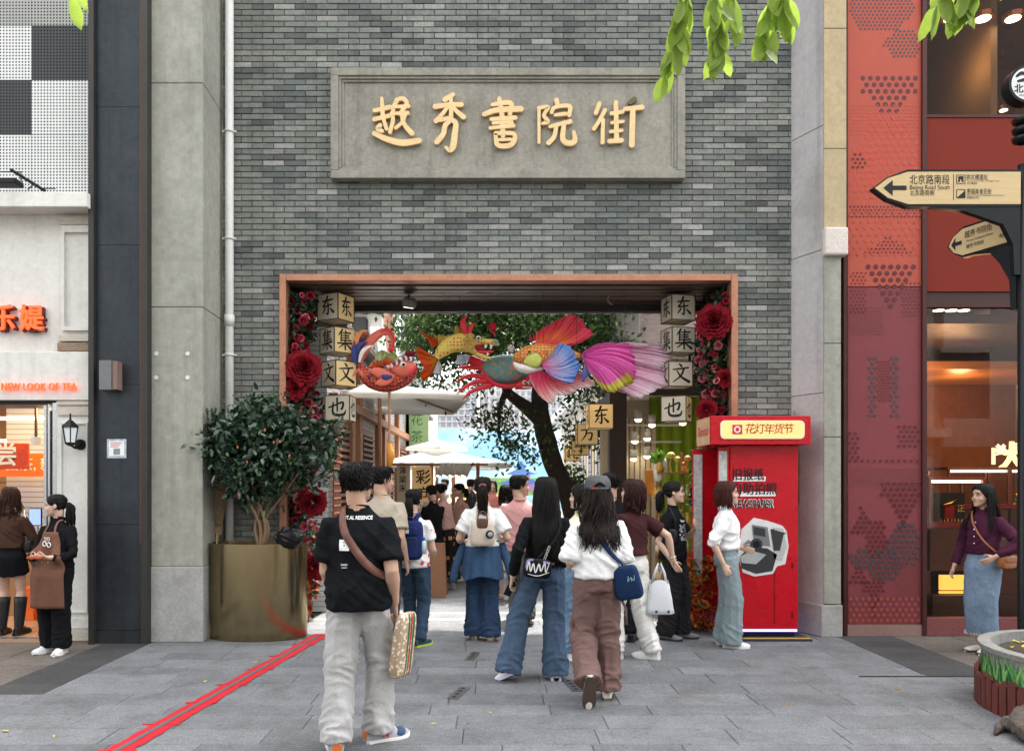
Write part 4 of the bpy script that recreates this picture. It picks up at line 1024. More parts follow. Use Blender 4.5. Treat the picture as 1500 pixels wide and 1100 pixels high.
PK=M('picket_brown',(.115,.032,.024),.6,var=.25,scale=14,stretch=(1,1,.2))
for k in range(34):
 a=R(126+5.4*k);mb=MB();h_=.245+.02*math.sin(k*1.7)
 mb.poly([(-.031,0),(-.031,h_-.03),(0,h_),(.031,h_-.03),(.031,0)],-.012,.012)
 mb.xf(Matrix.Rotation(a-math.pi/2+math.pi,4,'Z')@Matrix.Translation((0,-RP_-.022,0))).build('picket',PK,t)
MB().add([(.69*math.cos(2*math.pi*i/40),.69*math.sin(2*math.pi*i/40),ZP-.085+.02*rr.random()) for i in range(40)]+[(0,0,ZP-.06)],[(i,(i+1)%40,40) for i in range(40)]).build('soil',M('soil',()),t)
for k in range(60):
 a=rr.uniform(0,6.28);r_=.66*math.sqrt(rr.random());o=MB().add([(v[0]*.08,v[1]*.08,v[2]*.08) for v in LEAF_V],LEAF_F).build('dry_leaf',M('leaf_brown',()) if k%2 else YL,t)
 o.location=(r_*math.cos(a),r_*math.sin(a),ZP-.07);o.rotation_euler=(rr.uniform(-.4,.4),rr.uniform(-.4,.4),rr.uniform(0,6))
t=thing('tree_root','gnarled grey root of tree creeping from under the planter','root',(0,0,0))
rt=[Vector((3.62,5.05,.12)),Vector((3.44,4.98,.11)),Vector((3.33,4.88,.08)),Vector((3.30,4.74,.05)),Vector((3.36,4.60,.045)),Vector((3.52,4.48,.04))]
mb=MB();mb.tube([Vector(v) for v in catmull(rt,6)],[.062-.001*i for i in range(31)],20);mb.ell((3.36,4.97,.05),(.075,.06,.06),24,16);mb.tube([(3.4,5.0,.06),(3.28,4.98,.03),(3.2,4.9,.01)],[.045,.03,.01],12)
mb.V=[tuple(Vector(v)+Vector((1,1,.8))*(.026*mnoise.noise(Vector(v)*17)+.014*mnoise.noise(Vector(v)*48))) for v in mb.V]
mb.build('root',M('root_bark',(.095,.078,.066),.95,var=.5,scale=18,bump=1.0,bscale=70,dirt=.5),t, True)
t=thing('red_planter_step','edge of a red wooden step beside the painted planter','step',(0,0,0))
MB().box(3.16,3.7,4.40,4.52,0,.34,.006).build('board',M('step_red',(.36,.09,.06),.6,var=.2,scale=8),t);MB().box(3.14,3.72,4.38,4.54,.34,.365,.004).build('cap_board',M('step_red',()),t)
def warm_lamp(name,loc,watts,col=(1,.62,.32),r=.12):
 d=bpy.data.lights.new(name,'POINT');d.energy=watts;d.color=col;d.shadow_soft_size=r;o=bpy.data.objects.new(name,d);COL.objects.link(o);o.location=loc
 # the lit lamps of the two shops
for q in((5.6,9.3,6.6),(6.4,10.3,5.2)):warm_lamp('downlight_glow',q,1.6)
for q in((5.5,9.4,2.75),(6.2,10.2,2.75)):warm_lamp('downlight_glow',q,4.5)
for q in((-5.2,9.0,2.45),(-4.7,8.6,2.5)):warm_lamp('ceiling_glow',q,3.5,(1,.74,.45))
# ------------------------------------------------------------------ the alley beyond the gate
WBR=M('white_brick',(.62,.62,.63),.85,var=.06,scale=4)
def brickify(m,bw=.24,bh=.065,axis='y'):
 nt=m.node_tree;N=nt.nodes;L=nt.links;b=N['Principled BSDF']
 g=N.new('ShaderNodeNewGeometry');s=N.new('ShaderNodeSeparateXYZ');L.new(g.outputs['Position'],s.inputs[0]);c=N.new('ShaderNodeCombineXYZ')
 L.new(s.outputs[1 if axis=='y' else 0],c.inputs[0]);L.new(s.outputs[2],c.inputs[1])
 t=N.new('ShaderNodeTexBrick');t.inputs['Scale'].default_value=1;t.inputs['Brick Width'].default_value=bw;t.inputs['Row Height'].default_value=bh;t.inputs['Mortar Size'].default_value=.006
 t.inputs['Color1'].default_value=(.62,.62,.63,1);t.inputs['Color2'].default_value=(.5,.51,.52,1);t.inputs['Mortar'].default_value=(.27,.27,.28,1)
 L.new(c.outputs[0],t.inputs['Vector']);L.new(t.outputs['Color'],b.inputs['Base Color'])
 bp=N.new('ShaderNodeBump');bp.inputs['Strength'].default_value=.5;bp.inputs['Distance'].default_value=.01;bp.invert= True ;L.new(t.outputs['Fac'],bp.inputs['Height']);L.new(bp.outputs[0],b.inputs['Normal'])
brickify(WBR)
TIM=M('timber_brown',(.30,.15,.085),.6,var=.2,scale=8,stretch=(1,1,.2));LOU=M('louvre_brown',(.22,.10,.065),.6,var=.15)
lb=thing('brick_alley_house','white brick alley house with timber posts and louvred shutters','building',(0,0,0))
XA=-2.05
MB().box(XA-4,XA,9.62,24,0,3.55).build('wall',WBR,lb)
MB().box(XA-4,XA+.25,9.62,24,3.55,3.62).build('eave',M('eave_dark',(.12,.10,.09),.7),lb)
for y_ in(10.9,11.55,13.6,14.2,16.3,18.4,20.5):MB().box(XA,XA+.09,y_,y_+.22,0,3.5,.006).build('timber_post',TIM,lb)
for y_ in(10.0,12.0,14.7,17.0):
 f=MB().box(XA,XA+.03,y_,y_+1.2,.9,2.45).build('shutter_frame',TIM,lb)
 MB().box(XA+.031,XA+.034,y_+.08,y_+1.12,.98,2.37).build('shutter_void',M('void_black',()),f)
 for k in range(16):MB().box(XA+.035,XA+.055,y_+.06,y_+1.14,.99+k*.087,1.03+k*.087).build('louvre_slat',LOU,f)
MB().box(XA,XA+.12,9.7,23,2.62,2.74).build('timber_rail',TIM,lb)
# trellis behind the camellia, at the mouth of the alley
t=thing('red_trellis','reddish timber trellis panel at the mouth of the alley','trellis',(0,0,0))
for k in range(5):MB().box(-1.99,-1.965,9.66+k*.085,9.68+k*.085,0,2.5).build('upright',LOU,t)
for k in range(26):MB().box(-1.99,-1.96,9.62,10.05,.1+k*.093,.12+k*.093).build('slat',LOU,t)
wb=thing('white_block','white block building with window and air conditioner behind the alley house','building',(0,0,0))
WPL=M('white_render',(.64,.64,.64),.85,var=.08,scale=2)
yq=19.0
MB().box(PX(440,yq),PX(560,yq),yq,yq+5,3.5,PZ(462,yq)).build('wall',WPL,wb);MB().box(PX(430,yq),PX(563,yq),yq-.3,yq+5.2,PZ(462,yq),PZ(457,yq)).build('roof_edge',WPL,wb)
f=MB().box(PX(516,yq),PX(539,yq),yq-.05,yq,PZ(490,yq),PZ(462,yq)-.1).build('window',M('beam_dark',()),wb);MB().box(PX(518,yq),PX(537,yq),yq-.06,yq-.052,PZ(488,yq),PZ(465,yq)).build('pane',M('pane_dark',(.03,.035,.04),.1,var=0),f)
MB().box(PX(560,yq),PX(600,yq),yq+4,yq+10,3,PZ(430,yq+4)).build('wall',M('white_render2',(.5,.51,.53),.85),wb)
for k in range(6):
 for j in range(3):f=MB().box(PX(566+j*12,yq+4),PX(573+j*12,yq+4),yq+3.96,yq+3.99,PZ(470+k*22,yq+4),PZ(456+k*22,yq+4)).build('window',M('pane_grey',(.12,.14,.16),.2,var=.2),wb)
MB().tube([P(545,500,yq-.5),P(556,500,yq-.5)],.35,16).build('duct',M('duct_grey',(.42,.43,.43),.5),wb)
MB().tube([P(576,580,17),P(574,520,17),P(569,470,17),P(571,448,17)],[.10,.11,.12,.14],10).build('curved_post',M('post_salmon',(.45,.25,.20),.7),wb, True)
# right-hand houses along the alley
rb=thing('pale_alley_house','pale alley house with cornice and grey downpipe on the right','building',(0,0,0))
XB=2.35
MB().box(XB,XB+4,12.6,26,0,3.6).build('wall',M('cream_wall',(.55,.52,.46),.85),rb);MB().box(XB-.35,XB+4,12.4,26,3.6,3.85,.02).build('cornice',WPL,rb)
MB().box(XB+.1,XB+4,13.2,26,3.85,6.8).build('upper_wall',M('brick_pale',(.45,.42,.40),.85,var=.3,scale=6,stretch=(1,1,5)),rb)
for y_ in(14,16.5,19):f=MB().box(XB+.07,XB+.1,y_,y_+1.1,4.5,6.1).build('window',M('pane_grey',()),rb);MB().box(XB+.03,XB+.09,y_-.06,y_+1.16,6.1,6.2).build('lintel',WPL,f)
MB().tube([(XB+.0,13.0,3.9),(XB+.0,13.0,6.9)],.10,10).build('downpipe',M('duct_grey',()),rb);MB().box(XB-.3,XB+.1,12.7,13.4,4.0,4.75,.02).build('air_conditioner',M('duct_grey',()),rb)
for k in range(24):
 MB().box(XB-.06,XB,12.8+k*.5,12.8+k*.5+.26,0,3.3).build('facade_fin',M(('fin_cream','fin_grey','fin_white')[k%3],((.62,.52,.34),(.36,.36,.42),(.66,.64,.60))[k%3],.6),rb)
 # stall on the right with dark post, cream ribs and lime curtain
st=thing('right_market_stall','market stall with dark post, cream ribbed wall and lime green curtain','stall',(0,0,0))
DKP=M('stall_dark',(.038,.024,.021),.5,var=.15)
yp=10.5
MB().box(PX(893,yp),PX(918,yp),yp,yp+.2,0,PZ(578,yp)).build('corner_post',DKP,st);MB().box(PX(893,yp),4.4,yp,yp+.16,PZ(578,yp),PZ(548,yp)).build('fascia_beam',DKP,st)
MB().box(PX(893,yp),PX(893,yp)+.12,yp+.2,13.2,PZ(600,yp),PZ(575,yp)).build('side_beam',DKP,st)
for k in range(9):
 x=1.80+k*.085;MB().box(x,x+.07,11.95,12.02,0,2.62,.01).build('cream_rib',M(('rib_cream','rib_tan')[k%3==1],((.66,.58,.44),(.5,.42,.30))[k%3==1],.6),st)
MB().box(1.7,2.6,12.03,12.08,0,2.9).build('rib_backing',M('rib_tan',()),st)
V=[];F=[];n=60
for i in range(n+1):
 x=2.45+i*.03;y_=12.0+.03*math.sin(i*1.1)+.01*math.sin(i*2.7)
 V+=[(x,y_,0),(x,y_,2.95)]
F=[(2*i,2*i+2,2*i+3,2*i+1) for i in range(n)]
MB().add(V,F).build('lime_curtain',M('lime_curtain',(.30,.42,.035),.8,var=.15,scale=2,stretch=(6,6,.3),transl=.35),st, True)
MB().box(1.7,4.4,10.6,12.1,3.0,3.06).build('canopy',DKP,st)
for k,(px,py,y_) in enumerate(((930,642,11.5),(948,638,11.5),(928,668,11.8),(948,664,11.8),(955,618,11.2),(935,610,11.0),(1000,615,11.2))):
 q=P(px,py,y_);t2=thing('track_spotlight','white lit track spotlight of the right stall, '+('upper pair, left','upper pair, right','lower pair, left','lower pair, right','above the upper pair','highest, next to the dark post','alone beside the lowest cube lantern')[k],'spotlight',q,0,'track spotlights of the right stall')
 MB().tube([(0,0,.10),(0,0,-.04)],.055,12).build('can',M('can_white',(.6,.58,.54),.4),t2, True);MB().ell((0,0,-.045),(.05,.05,.035)).build('bulb',M('bulb_lit',(1,.85,.6),.5,var=0,emit=(1,.8,.5),estr=6.0),t2, True)
for y_,z in((11.5,2.45),(11.8,2.22)):MB().box(1.8,2.9,y_-.02,y_+.02,z,z+.03).build('light_track',M('can_white',()),st)
# rack of ornaments and dried flowers
rk=thing('ornament_rack','tall wooden rack crowded with gilt ornaments and flowers by the stall','rack',(0,0,0))
RW=M('rack_wood',(.32,.17,.07),.6,var=.2)
yk=9.75;kx0,kx1=PX(962,yk),PX(1036,yk)
for x in(kx0,(kx0+kx1)/2,kx1):MB().box(x-.012,x+.012,yk-.012,yk+.012,0,2.0).build('upright',RW,rk)
for z in(.35,.7,1.05,1.4,1.72):MB().box(kx0-.02,kx1+.02,yk-.13,yk+.1,z,z+.02).build('shelf',RW,rk)
rr=random.Random(31)
orn=M('ornament',attr= True,rough=.35,metal=.1,var=.2,scale=30)
protos=[]
for k in range(8):
 mb=MB();mb.c=[(.60,.34,.08),(.66,.60,.45),(.35,.20,.06),(.55,.45,.12),(.30,.35,.10),(.60,.20,.05),(.68,.62,.5),(.42,.26,.10)][k]
 if k%4==0:mb.lathe([(0,0),(.035,.0),(.05,.05),(.03,.10),(.02,.13),(.03,.15),(0,.15)],12)
 elif k%4==1:mb.ell((0,0,.05),(.035,.03,.05));mb.ell((0,0,.115),(.024,.022,.026));mb.ell((.02,0,.15),(.01,.01,.03))
 elif k%4==2:mb.box(-.03,.03,-.025,.025,0,.13,.006);mb.ell((0,0,.15),(.03,.03,.02))
 else:mb.tube([(0,0,0),(.01,0,.08),(0,0,.15)],[.012,.01,.008],6);mb.ell((0,0,.17),(.045,.04,.035))
 protos.append(mb.mesh('ornament', True, True));protos[-1].materials.append(orn)
SHN=['gilt vase','ivory figurine','brown box ornament','olive flower ornament','green vase','orange figurine','ivory box ornament','bronze flower ornament']
for sh_,z in enumerate((.37,.72,1.07,1.42,1.74)):
 for i in range(9):
  o=link(bpy.data.objects.new('gilt_ornament',protos[(pi:=rr.randrange(8))]));o.location=(kx0+.02+i*(kx1-kx0-.04)/8,yk-.02+rr.uniform(-.07,.06),z);o.scale=(rr.uniform(.8,1.35),)*3;o.rotation_euler=(0,0,rr.uniform(0,6))
  tag(o,'%s, %s from the left on the %s shelf of the stall rack'%(SHN[pi],ORD[i],('lowest','second','third','fourth','top')[sh_]),'ornament','ornaments on the stall rack')
t=thing('cabbage_ornament','large pale jade cabbage ornament with green leaves on top of the rack','ornament',P(965,690,9.7))
mb=MB();mb.ell((0,0,0),(.07,.06,.14));mb.ell((.06,0,.05),(.06,.05,.12));mb.build('stalk',M('jade_pale',(.62,.62,.48),.3),t, True)
rs=np.random.RandomState(3);n=60
inst('leaf_top',LEAF_V,LEAF_F,rand_frames(n,rs,0,(.08,.13),np.array([[0,0,1.2]]),.6),rs.normal(size=(n,3))*.03+(-.01,0,.14),np.tile([[.16,.30,.04]],(n,1))*rs.uniform(.7,1.3,(n,1)),M('jade_leaf',attr= True,rough=.4,transl=.2),t, True)
t=thing('amber_panel','amber wooden name panel on a stand by the stall rack','panel',P(951,706,9.9))
MB().box(-.055,.055,-.02,.02,-.16,.16,.006).build('panel',M('amber_wood',(.45,.18,.03),.4,var=.15),t);MB().box(-.01,.01,-.01,.01,-1.58,-.16).build('stand',RW,t)
# row of alley lanterns comes with the other lanterns below
# ---- umbrellas
CANV=M('canvas_white',(.72,.71,.68),.8,var=.05,transl=.6)
def umbrella(label,px,pyt,Y,rx,drop,tiers=1,pole= True):
 c=P(px,pyt,Y);t=thing('market_umbrella',label,'umbrella',(c.x,c.y,0),R(8),'white market umbrellas in the alley')
 for k in range(4):
  mb=MB();V=[];n=8
  a0,a1=R(45+90*k),R(135+90*k)
  e0,e1=Vector((math.cos(a0),math.sin(a0),0))*rx*1.41,Vector((math.cos(a1),math.sin(a1),0))*rx*1.41
  for j in range(n+1):
   u=j/n
   for i in range(n+1):
    v=i/n;q=e0.lerp(e1,v)*u;sag=.05*math.sin(u*math.pi)*rx*.5+.06*u*math.sin(v*math.pi)*0
    V.append((q.x,q.y,c.z-drop*u-sag*.4))
  for i in range(n+1):
   v=i/n;q=e0.lerp(e1,v);V.append((q.x,q.y,c.z-drop-.08-.012*math.sin(v*25)))
  F=[(j*(n+1)+i,j*(n+1)+i+1,(j+1)*(n+1)+i+1,(j+1)*(n+1)+i) for j in range(n+1) for i in range(n)]
  mb.add(V,F).build('canopy_panel',CANV,t, True).modifiers.new('s','SOLIDIFY').thickness=.004
  MB().tube([(0,0,c.z-.05),Vector((e0.x,e0.y,c.z-drop-.03))],.014,6).build('rib',TIM,t)
 if tiers>1:
  MB().lathe([(0.02,c.z+.18),(rx*.48,c.z+.02),(rx*.48,c.z-.04)],4).build('vent_cap',CANV,t)
 MB().tube([(0,0,0),(0,0,c.z+.1)],.03,10).build('pole',TIM,t, True)
 return t
umbrella('near white umbrella with leaf shadows, left in the alley under the carp',556,560,11.9,1.25,.30)
umbrella('far white two-tiered umbrella over the craft stall',640,657,16.0,1.35,.34,2)
# ---- craft stall under the far umbrella
cs=thing('craft_stall','lamp-lit wooden craft stall with calligraphy boards on the left','stall',(0,0,0))
ys=13.2;AMB=M('amber_board',(.60,.42,.20),.6,var=.12,emit=(.8,.5,.2),estr=.12)
for px in(588,632,664,700):MB().box(PX(px,ys)-.03,PX(px,ys)+.03,ys,ys+.06,0,1.95).build('post',TIM,cs)
MB().box(PX(580,ys),PX(706,ys),ys-.3,ys+.3,.7,.76).build('counter',RW,cs);MB().box(PX(580,ys),PX(706,ys),ys-.28,ys-.25,.1,.7).build('counter_front',M('counter_cloth',(.55,.4,.22),.8),cs)
MB().box(PX(604,ys),PX(632,ys),ys-.05,ys-.02,PZ(735,ys),PZ(684,ys)).build('calligraphy_board',AMB,cs);MB().box(PX(582,ys),PX(601,ys),ys-.05,ys-.02,PZ(735,ys),PZ(682,ys)).build('calligraphy_board',M('board_paper',(.62,.54,.40),.7),cs)
text('board_character','彩',P(620,700,ys-.055),.26,M('print_black',()),cs,bold=.004);text('board_character','方',P(620,722,ys-.055),.2,M('print_black',()),cs,bold=.004)
for k,c in enumerate('泽梁禾'):text('board_character',c,P(590,690+13*k,ys-.055),.13,M('print_black',()),cs,bold=.002)
MB().box(PX(575,ys),PX(715,ys),ys-.1,ys-.04,PZ(682,ys),PZ(679,ys)).build('top_rail',TIM,cs)
for k in range(5):
 q=P(647+9*k,689,ys-.15);t2=thing('canister_lamp',ORD[k]+' white cylinder spotlight from the left on the craft stall rail','spotlight',q,0,'canister lamps of the craft stall')
 MB().tube([(.05,0,.11),(-.04,0,-.09)],.062,14).build('can',M('can_white',()),t2, True);MB().ell((-.04,0,-.09),(.045,.045,.02)).build('bulb',M('bulb_lit',()),t2, True)
for k in range(26):
 o=link(bpy.data.objects.new('stall_trinket',protos[k%8]));o.location=(PX(585+k*4.6,ys),ys-.2+rr.uniform(-.08,.12),.76);o.scale=(rr.uniform(1,1.9),)*3
 tag(o,'%s, %s in the %s third of the craft stall counter'%(SHN[k%8].replace('ornament','trinket'),ORD[k%9],('left','middle','right')[k//9]),'trinket','trinkets on the craft stall')
for k in range(14):
 q=P(590+rr.uniform(0,100),rr.uniform(695,740),ys+.1);o=MB().ell((0,0,0),(.035,.035,.045)).tube([(0,0,.04),(0,0,.2)],.003,4).build('warm_bulb',M('bulb_warm',(1,.7,.35),.5,var=0,emit=(1,.6,.2),estr=2.2));o.location=q
 tag(o,'small warm bulb hanging in the craft stall','bulb','bulbs in the craft stall')
t=thing('sandwich_board','wooden sandwich board standing on the alley floor','board',(PX(637,10.8),10.8,0))
MB().add([(-.16,0,0),(.16,0,0),(.13,.16,.75),(-.13,.16,.75)],[(0,1,2,3)]).build('front_leaf',TIM,t).modifiers.new('s','SOLIDIFY').thickness=.02;MB().add([(-.16,.36,0),(.16,.36,0),(.13,.20,.75),(-.13,.20,.75)],[(0,1,2,3)]).build('rear_leaf',TIM,t).modifiers.new('s','SOLIDIFY').thickness=.02
gs=thing('green_shop_sign','pale green hanging shop sign with red top on the alley house','sign',(-2.05,18.4,0))
MB().box(0,.55,0,.06,2.4,3.35).build('panel',M('sign_green',(.40,.58,.30),.6),gs);MB().box(-.0,.57,-.02,.08,3.352,3.45).build('top_edge',M('sign_redtop',(.55,.07,.04),.6),gs)
for k,c in enumerate('花茶'):text('sign_character',c,(.27,-.005,3.1-.4*k),.3,M('sign_dkgreen',(.05,.2,.05),.6),gs)
# ---- printed hoarding closing the alley
hb=thing('sky_hoarding','tall hoarding printed with blue sky, clouds and a palace roof','hoarding',(0,34,0))
yh=34.0
def sky_print():
 m=M('sky_print',(.30,.52,.72),.7,var=0);nt=m.node_tree;N=nt.nodes;L=nt.links;b=N['Principled BSDF']
 g=N.new('ShaderNodeNewGeometry');mp=N.new('ShaderNodeMapping');mp.inputs['Scale'].default_value=(.35,1,.7);L.new(g.outputs['Position'],mp.inputs[0])
 n_=N.new('ShaderNodeTexNoise');n_.inputs['Scale'].default_value=.8;n_.inputs['Detail'].default_value=6;L.new(mp.outputs[0],n_.inputs['Vector'])
 cr=N.new('ShaderNodeValToRGB');cr.color_ramp.elements[0].position=.42;cr.color_ramp.elements[0].color=(.30,.55,.74,1);cr.color_ramp.elements[1].position=.60;cr.color_ramp.elements[1].color=(.80,.84,.86,1)
 L.new(n_.outputs['Fac'],cr.inputs[0]);L.new(cr.outputs[0],b.inputs['Base Color']); return m
MB().box(PX(540,yh),PX(1000,yh),0,.1,.0,PZ(628,yh)).build('printed_sheet',sky_print(),hb)
MB().box(PX(700,yh),PX(1000,yh),-.012,-.002,PZ(725,yh),PZ(700,yh)).build('printed_meadow',M('print_green',(.20,.38,.10),.7,var=.4,scale=2),hb)
RB=[M('print_roof%d'%k,c,.7) for k,c in enumerate(((.07,.16,.42),(.30,.16,.30),(.10,.22,.48)))]
def roof(cx,cy,w_,h_,m,dy):
 pts=[(-w_,0),(-w_*.7,h_*.25),(-w_*.35,h_*.6),(-.12*w_,h_),(.12*w_,h_),(w_*.35,h_*.6),(w_*.7,h_*.25),(w_,0),(w_*.6,-h_*.1),(-w_*.6,-h_*.1)]
 MB().poly([(PX(cx+a,yh),PZ(cy-b_,yh)) for a,b_ in pts],-dy-.004,-dy).build('printed_roof',m,hb)
roof(763,708,34,12,RB[0],.02);MB().box(PX(742,yh),PX(784,yh),-.03,-.022,PZ(720,yh),PZ(709,yh)).build('printed_storey',RB[1],hb);roof(763,694,22,10,RB[2],.03);MB().box(PX(750,yh),PX(776,yh),-.04,-.032,PZ(706,yh),PZ(695,yh)).build('printed_storey',RB[1],hb);roof(763,684,9,8,RB[0],.04)
# far blocks
FB=M('far_wall',(.60,.58,.56),.9,var=.06);FWN=M('far_window',(.22,.24,.27),.3,var=.3)
for k,(px0,px1,pyt,Y,c,lab) in enumerate(((600,700,560,48,(.62,.58,.56),'pale far apartment block above the hoarding on the left'),(690,850,540,56,(.58,.55,.54),'pale far apartment block behind the tree trunk'),(840,960,300,60,(.60,.54,.48),'tall far tower with tan tiles behind the tree crown'))):
 t=thing('apartment_block',lab,'building',(0,0,0));m=M('far_wall%d'%k,c,.9,var=.06)
 MB().box(PX(px0,Y),PX(px1,Y),Y,Y+8,0,PZ(pyt,Y)).build('wall',m,t)
 nx_=int((px1-px0)/9)
 for j in range(8):
  zc_=PZ(622-j*(9 if k<2 else 22),Y)
  if zc_>PZ(pyt,Y)-.4:continue
  for i in range(nx_):
   x_=PX(px0+4+i*9,Y);MB().box(x_-.13,x_+.13,Y-.06,Y-.01,zc_-.13,zc_+.13).build('window',FWN,t)
  MB().box(PX(px0,Y),PX(px1,Y),Y-.12,Y-.01,zc_-.22,zc_-.17).build('balcony_slab',m,t)
MB().box(PX(880,58),PX(960,58),58,58.1,PZ(495,58),PZ(470,58)).build('red_band',M('band_red',(.5,.1,.05),.8),t)
# ---- the alley tree
at=thing('alley_tree','leaning dark-trunked tree with wide leafy crown standing in the alley','tree',(0,0,0))
BKD=M('bark_dark',(.045,.036,.030),.95,var=.35,scale=8,bump=1.,bscale=28)
yt=13.5
def limb(pts,name,sub=5):
 q=catmull([(*P(a,b,yt+dy),w_/FPX*yt*.39) for a,b,w_,dy in pts],sub)
 mb=MB();mb.tube([Vector(v[:3]) for v in q],[max(.01,v[3]) for v in q],14)
 mb.V=[tuple(Vector(v)+Vector((1,.6,.2))*.03*mnoise.noise(Vector(v)*4)) for v in mb.V]
 return mb.build(name,BKD,at, True)
limb([(858,862,58,0),(848,790,44,0),(836,735,38,0),(815,690,36,0),(802,650,35,0),(792,610,34,0),(790,570,30,0),(792,520,26,.2),(797,470,22,.3),(800,400,18,.5),(806,300,12,.8)],'trunk')
limb([(795,622,30,0),(778,602,26,0),(752,582,20,-.1),(736,560,15,-.3),(722,540,11,-.5),(700,500,9,-.8),(660,450,6,-1.)],'branch')
limb([(742,574,14,-.1),(732,600,9,-.3),(730,640,5,-.6)],'branch');limb([(795,520,16,.2),(830,480,12,.2),(880,450,9,.3),(930,420,6,.5)],'branch');limb([(796,480,14,.2),(760,440,10,.2),(700,400,7,.3),(640,380,5,.5)],'branch');limb([(800,560,10,0),(840,545,7,.2),(870,555,4,.3)],'branch')
rs=np.random.RandomState(17)
cls=[]
def clumpbox(n,px0,px1,py0,py1,y0,y1):
 for _ in range(n):cls.append(P(rs.uniform(px0,px1),rs.uniform(py0,py1),rs.uniform(y0,y1)))
clumpbox(130,600,740,415,515,12.2,15);clumpbox(110,690,830,415,500,12.2,15.5);clumpbox(110,800,930,415,520,12.5,16);clumpbox(20,605,720,500,560,12.5,15);clumpbox(16,840,930,520,600,13,16);clumpbox(5,700,745,600,645,12.8,13.5);clumpbox(7,830,880,560,640,13,14);clumpbox(4,748,775,640,662,12.9,13.3)
clumpbox(60,560,960,150,380,12.5,17)
cls=np.array(cls);n=40000
ii=rs.randint(0,len(cls),n);T=cls[ii]+rs.normal(size=(n,3))*(.24,.26,.17)
C=np.array([[.048,.092,.026]])*rs.uniform(.4,1.5,(n,1));C[rs.rand(n)<.12]=(.10,.16,.04)
inst('crown',CARD_V,CARD_F,rand_frames(n,rs,.5,(.07,.13)),T,C,M('alley_leaf',attr= True,rough=.45,var=.1,transl=.5),at)
o=thing('hanging_plant','round bushy green plant hung on the right alley wall','plant',P(842,708,14.5));n=500
T=rs.normal(size=(n,3))*(.13,.12,.2);inst('foliage',CARD_V,CARD_F,rand_frames(n,rs,.4,(.07,.12)),T,np.tile([[.05,.11,.03]],(n,1))*rs.uniform(.5,1.5,(n,1)),M('alley_leaf',()),o)
MB().box(-.1,.1,-.1,.1,-.9,-.6).build('pot',TIM,o);MB().tube([(0,0,-.6),(0,0,.1)],.02,6).build('stem',TIM,o)
# ------------------------------------------------------------------ festive decorations in the gate
INK=M('ink_black',(.012,.012,.013),.6,var=.1);PAPER=M('lantern_paper',(.66,.60,.48),.8,var=.05,scale=6,transl=.4);PAPL=M('lantern_paper_lit',(.80,.62,.32),.8,var=.05,scale=6,transl=.4,emit=(1,.70,.32),estr=.11);LFR=M('lantern_frame',(.05,.035,.025),.6)
CHARS={'dong':[[(.20,.73,.07),(.5,.77,.09),(.84,.80,.07)],[(.50,.97,.11),(.38,.66,.08),(.24,.47,.09),(.5,.50,.07),(.76,.54,.08)],[(.53,.66,.08),(.55,.3,.09),(.52,.08,.08),(.40,.16,.03)],[(.36,.36,.09),(.20,.14,.05)],[(.68,.36,.06),(.88,.16,.12)]],'ji':[[(.36,.99,.10),(.14,.70,.05)],[(.29,.83,.07),(.28,.40,.08)],[(.54,.98,.06),(.60,.88,.09)],[(.29,.83,.05),(.86,.87,.08)],[(.31,.70,.05),(.76,.73,.07)],[(.31,.58,.05),(.76,.61,.07)],[(.28,.45,.06),(.88,.49,.08)],[(.56,.85,.06),(.56,.46,.06)],[(.06,.27,.07),(.94,.35,.10)],[(.52,.42,.09),(.53,-.02,.08)],[(.48,.30,.07),(.14,.04,.04)],[(.56,.30,.05),(.94,.03,.12)]],'wen':[[(.44,.98,.07),(.56,.86,.11)],[(.10,.68,.06),(.5,.73,.08),(.92,.79,.08)],[(.68,.73,.10),(.52,.36,.09),(.10,.03,.04)],[(.30,.62,.05),(.54,.30,.10),(.96,.05,.14)]],'ye':[[(.06,.48,.07),(.4,.60,.08),(.80,.74,.10),(.76,.42,.10),(.66,.42,.03)],[(.50,.96,.09),(.51,.30,.08)],[(.30,.74,.07),(.27,.28,.10),(.42,.10,.12),(.84,.12,.12),(.95,.34,.04)]],'fang':[[(.46,.98,.07),(.56,.87,.11)],[(.10,.72,.07),(.9,.79,.08)],[(.40,.50,.06),(.78,.54,.09),(.70,.12,.10),(.55,.18,.03)],[(.46,.74,.09),(.38,.4,.09),(.10,.03,.04)]],'shou':[[(.72,.96,.09),(.30,.85,.05)],[(.20,.65,.07),(.78,.70,.08)],[(.06,.41,.07),(.94,.48,.09)],[(.50,.88,.07),(.56,.5,.09),(.51,.07,.10),(.36,.16,.03)]],'zuo':[[(.32,.96,.09),(.04,.5,.04)],[(.20,.70,.08),(.20,.04,.08)],[(.52,.96,.08),(.36,.62,.05)],[(.45,.75,.06),(.96,.80,.08)],[(.61,.76,.08),(.61,.02,.09)],[(.61,.52,.06),(.88,.55,.07)],[(.61,.27,.06),(.92,.31,.07)]]}
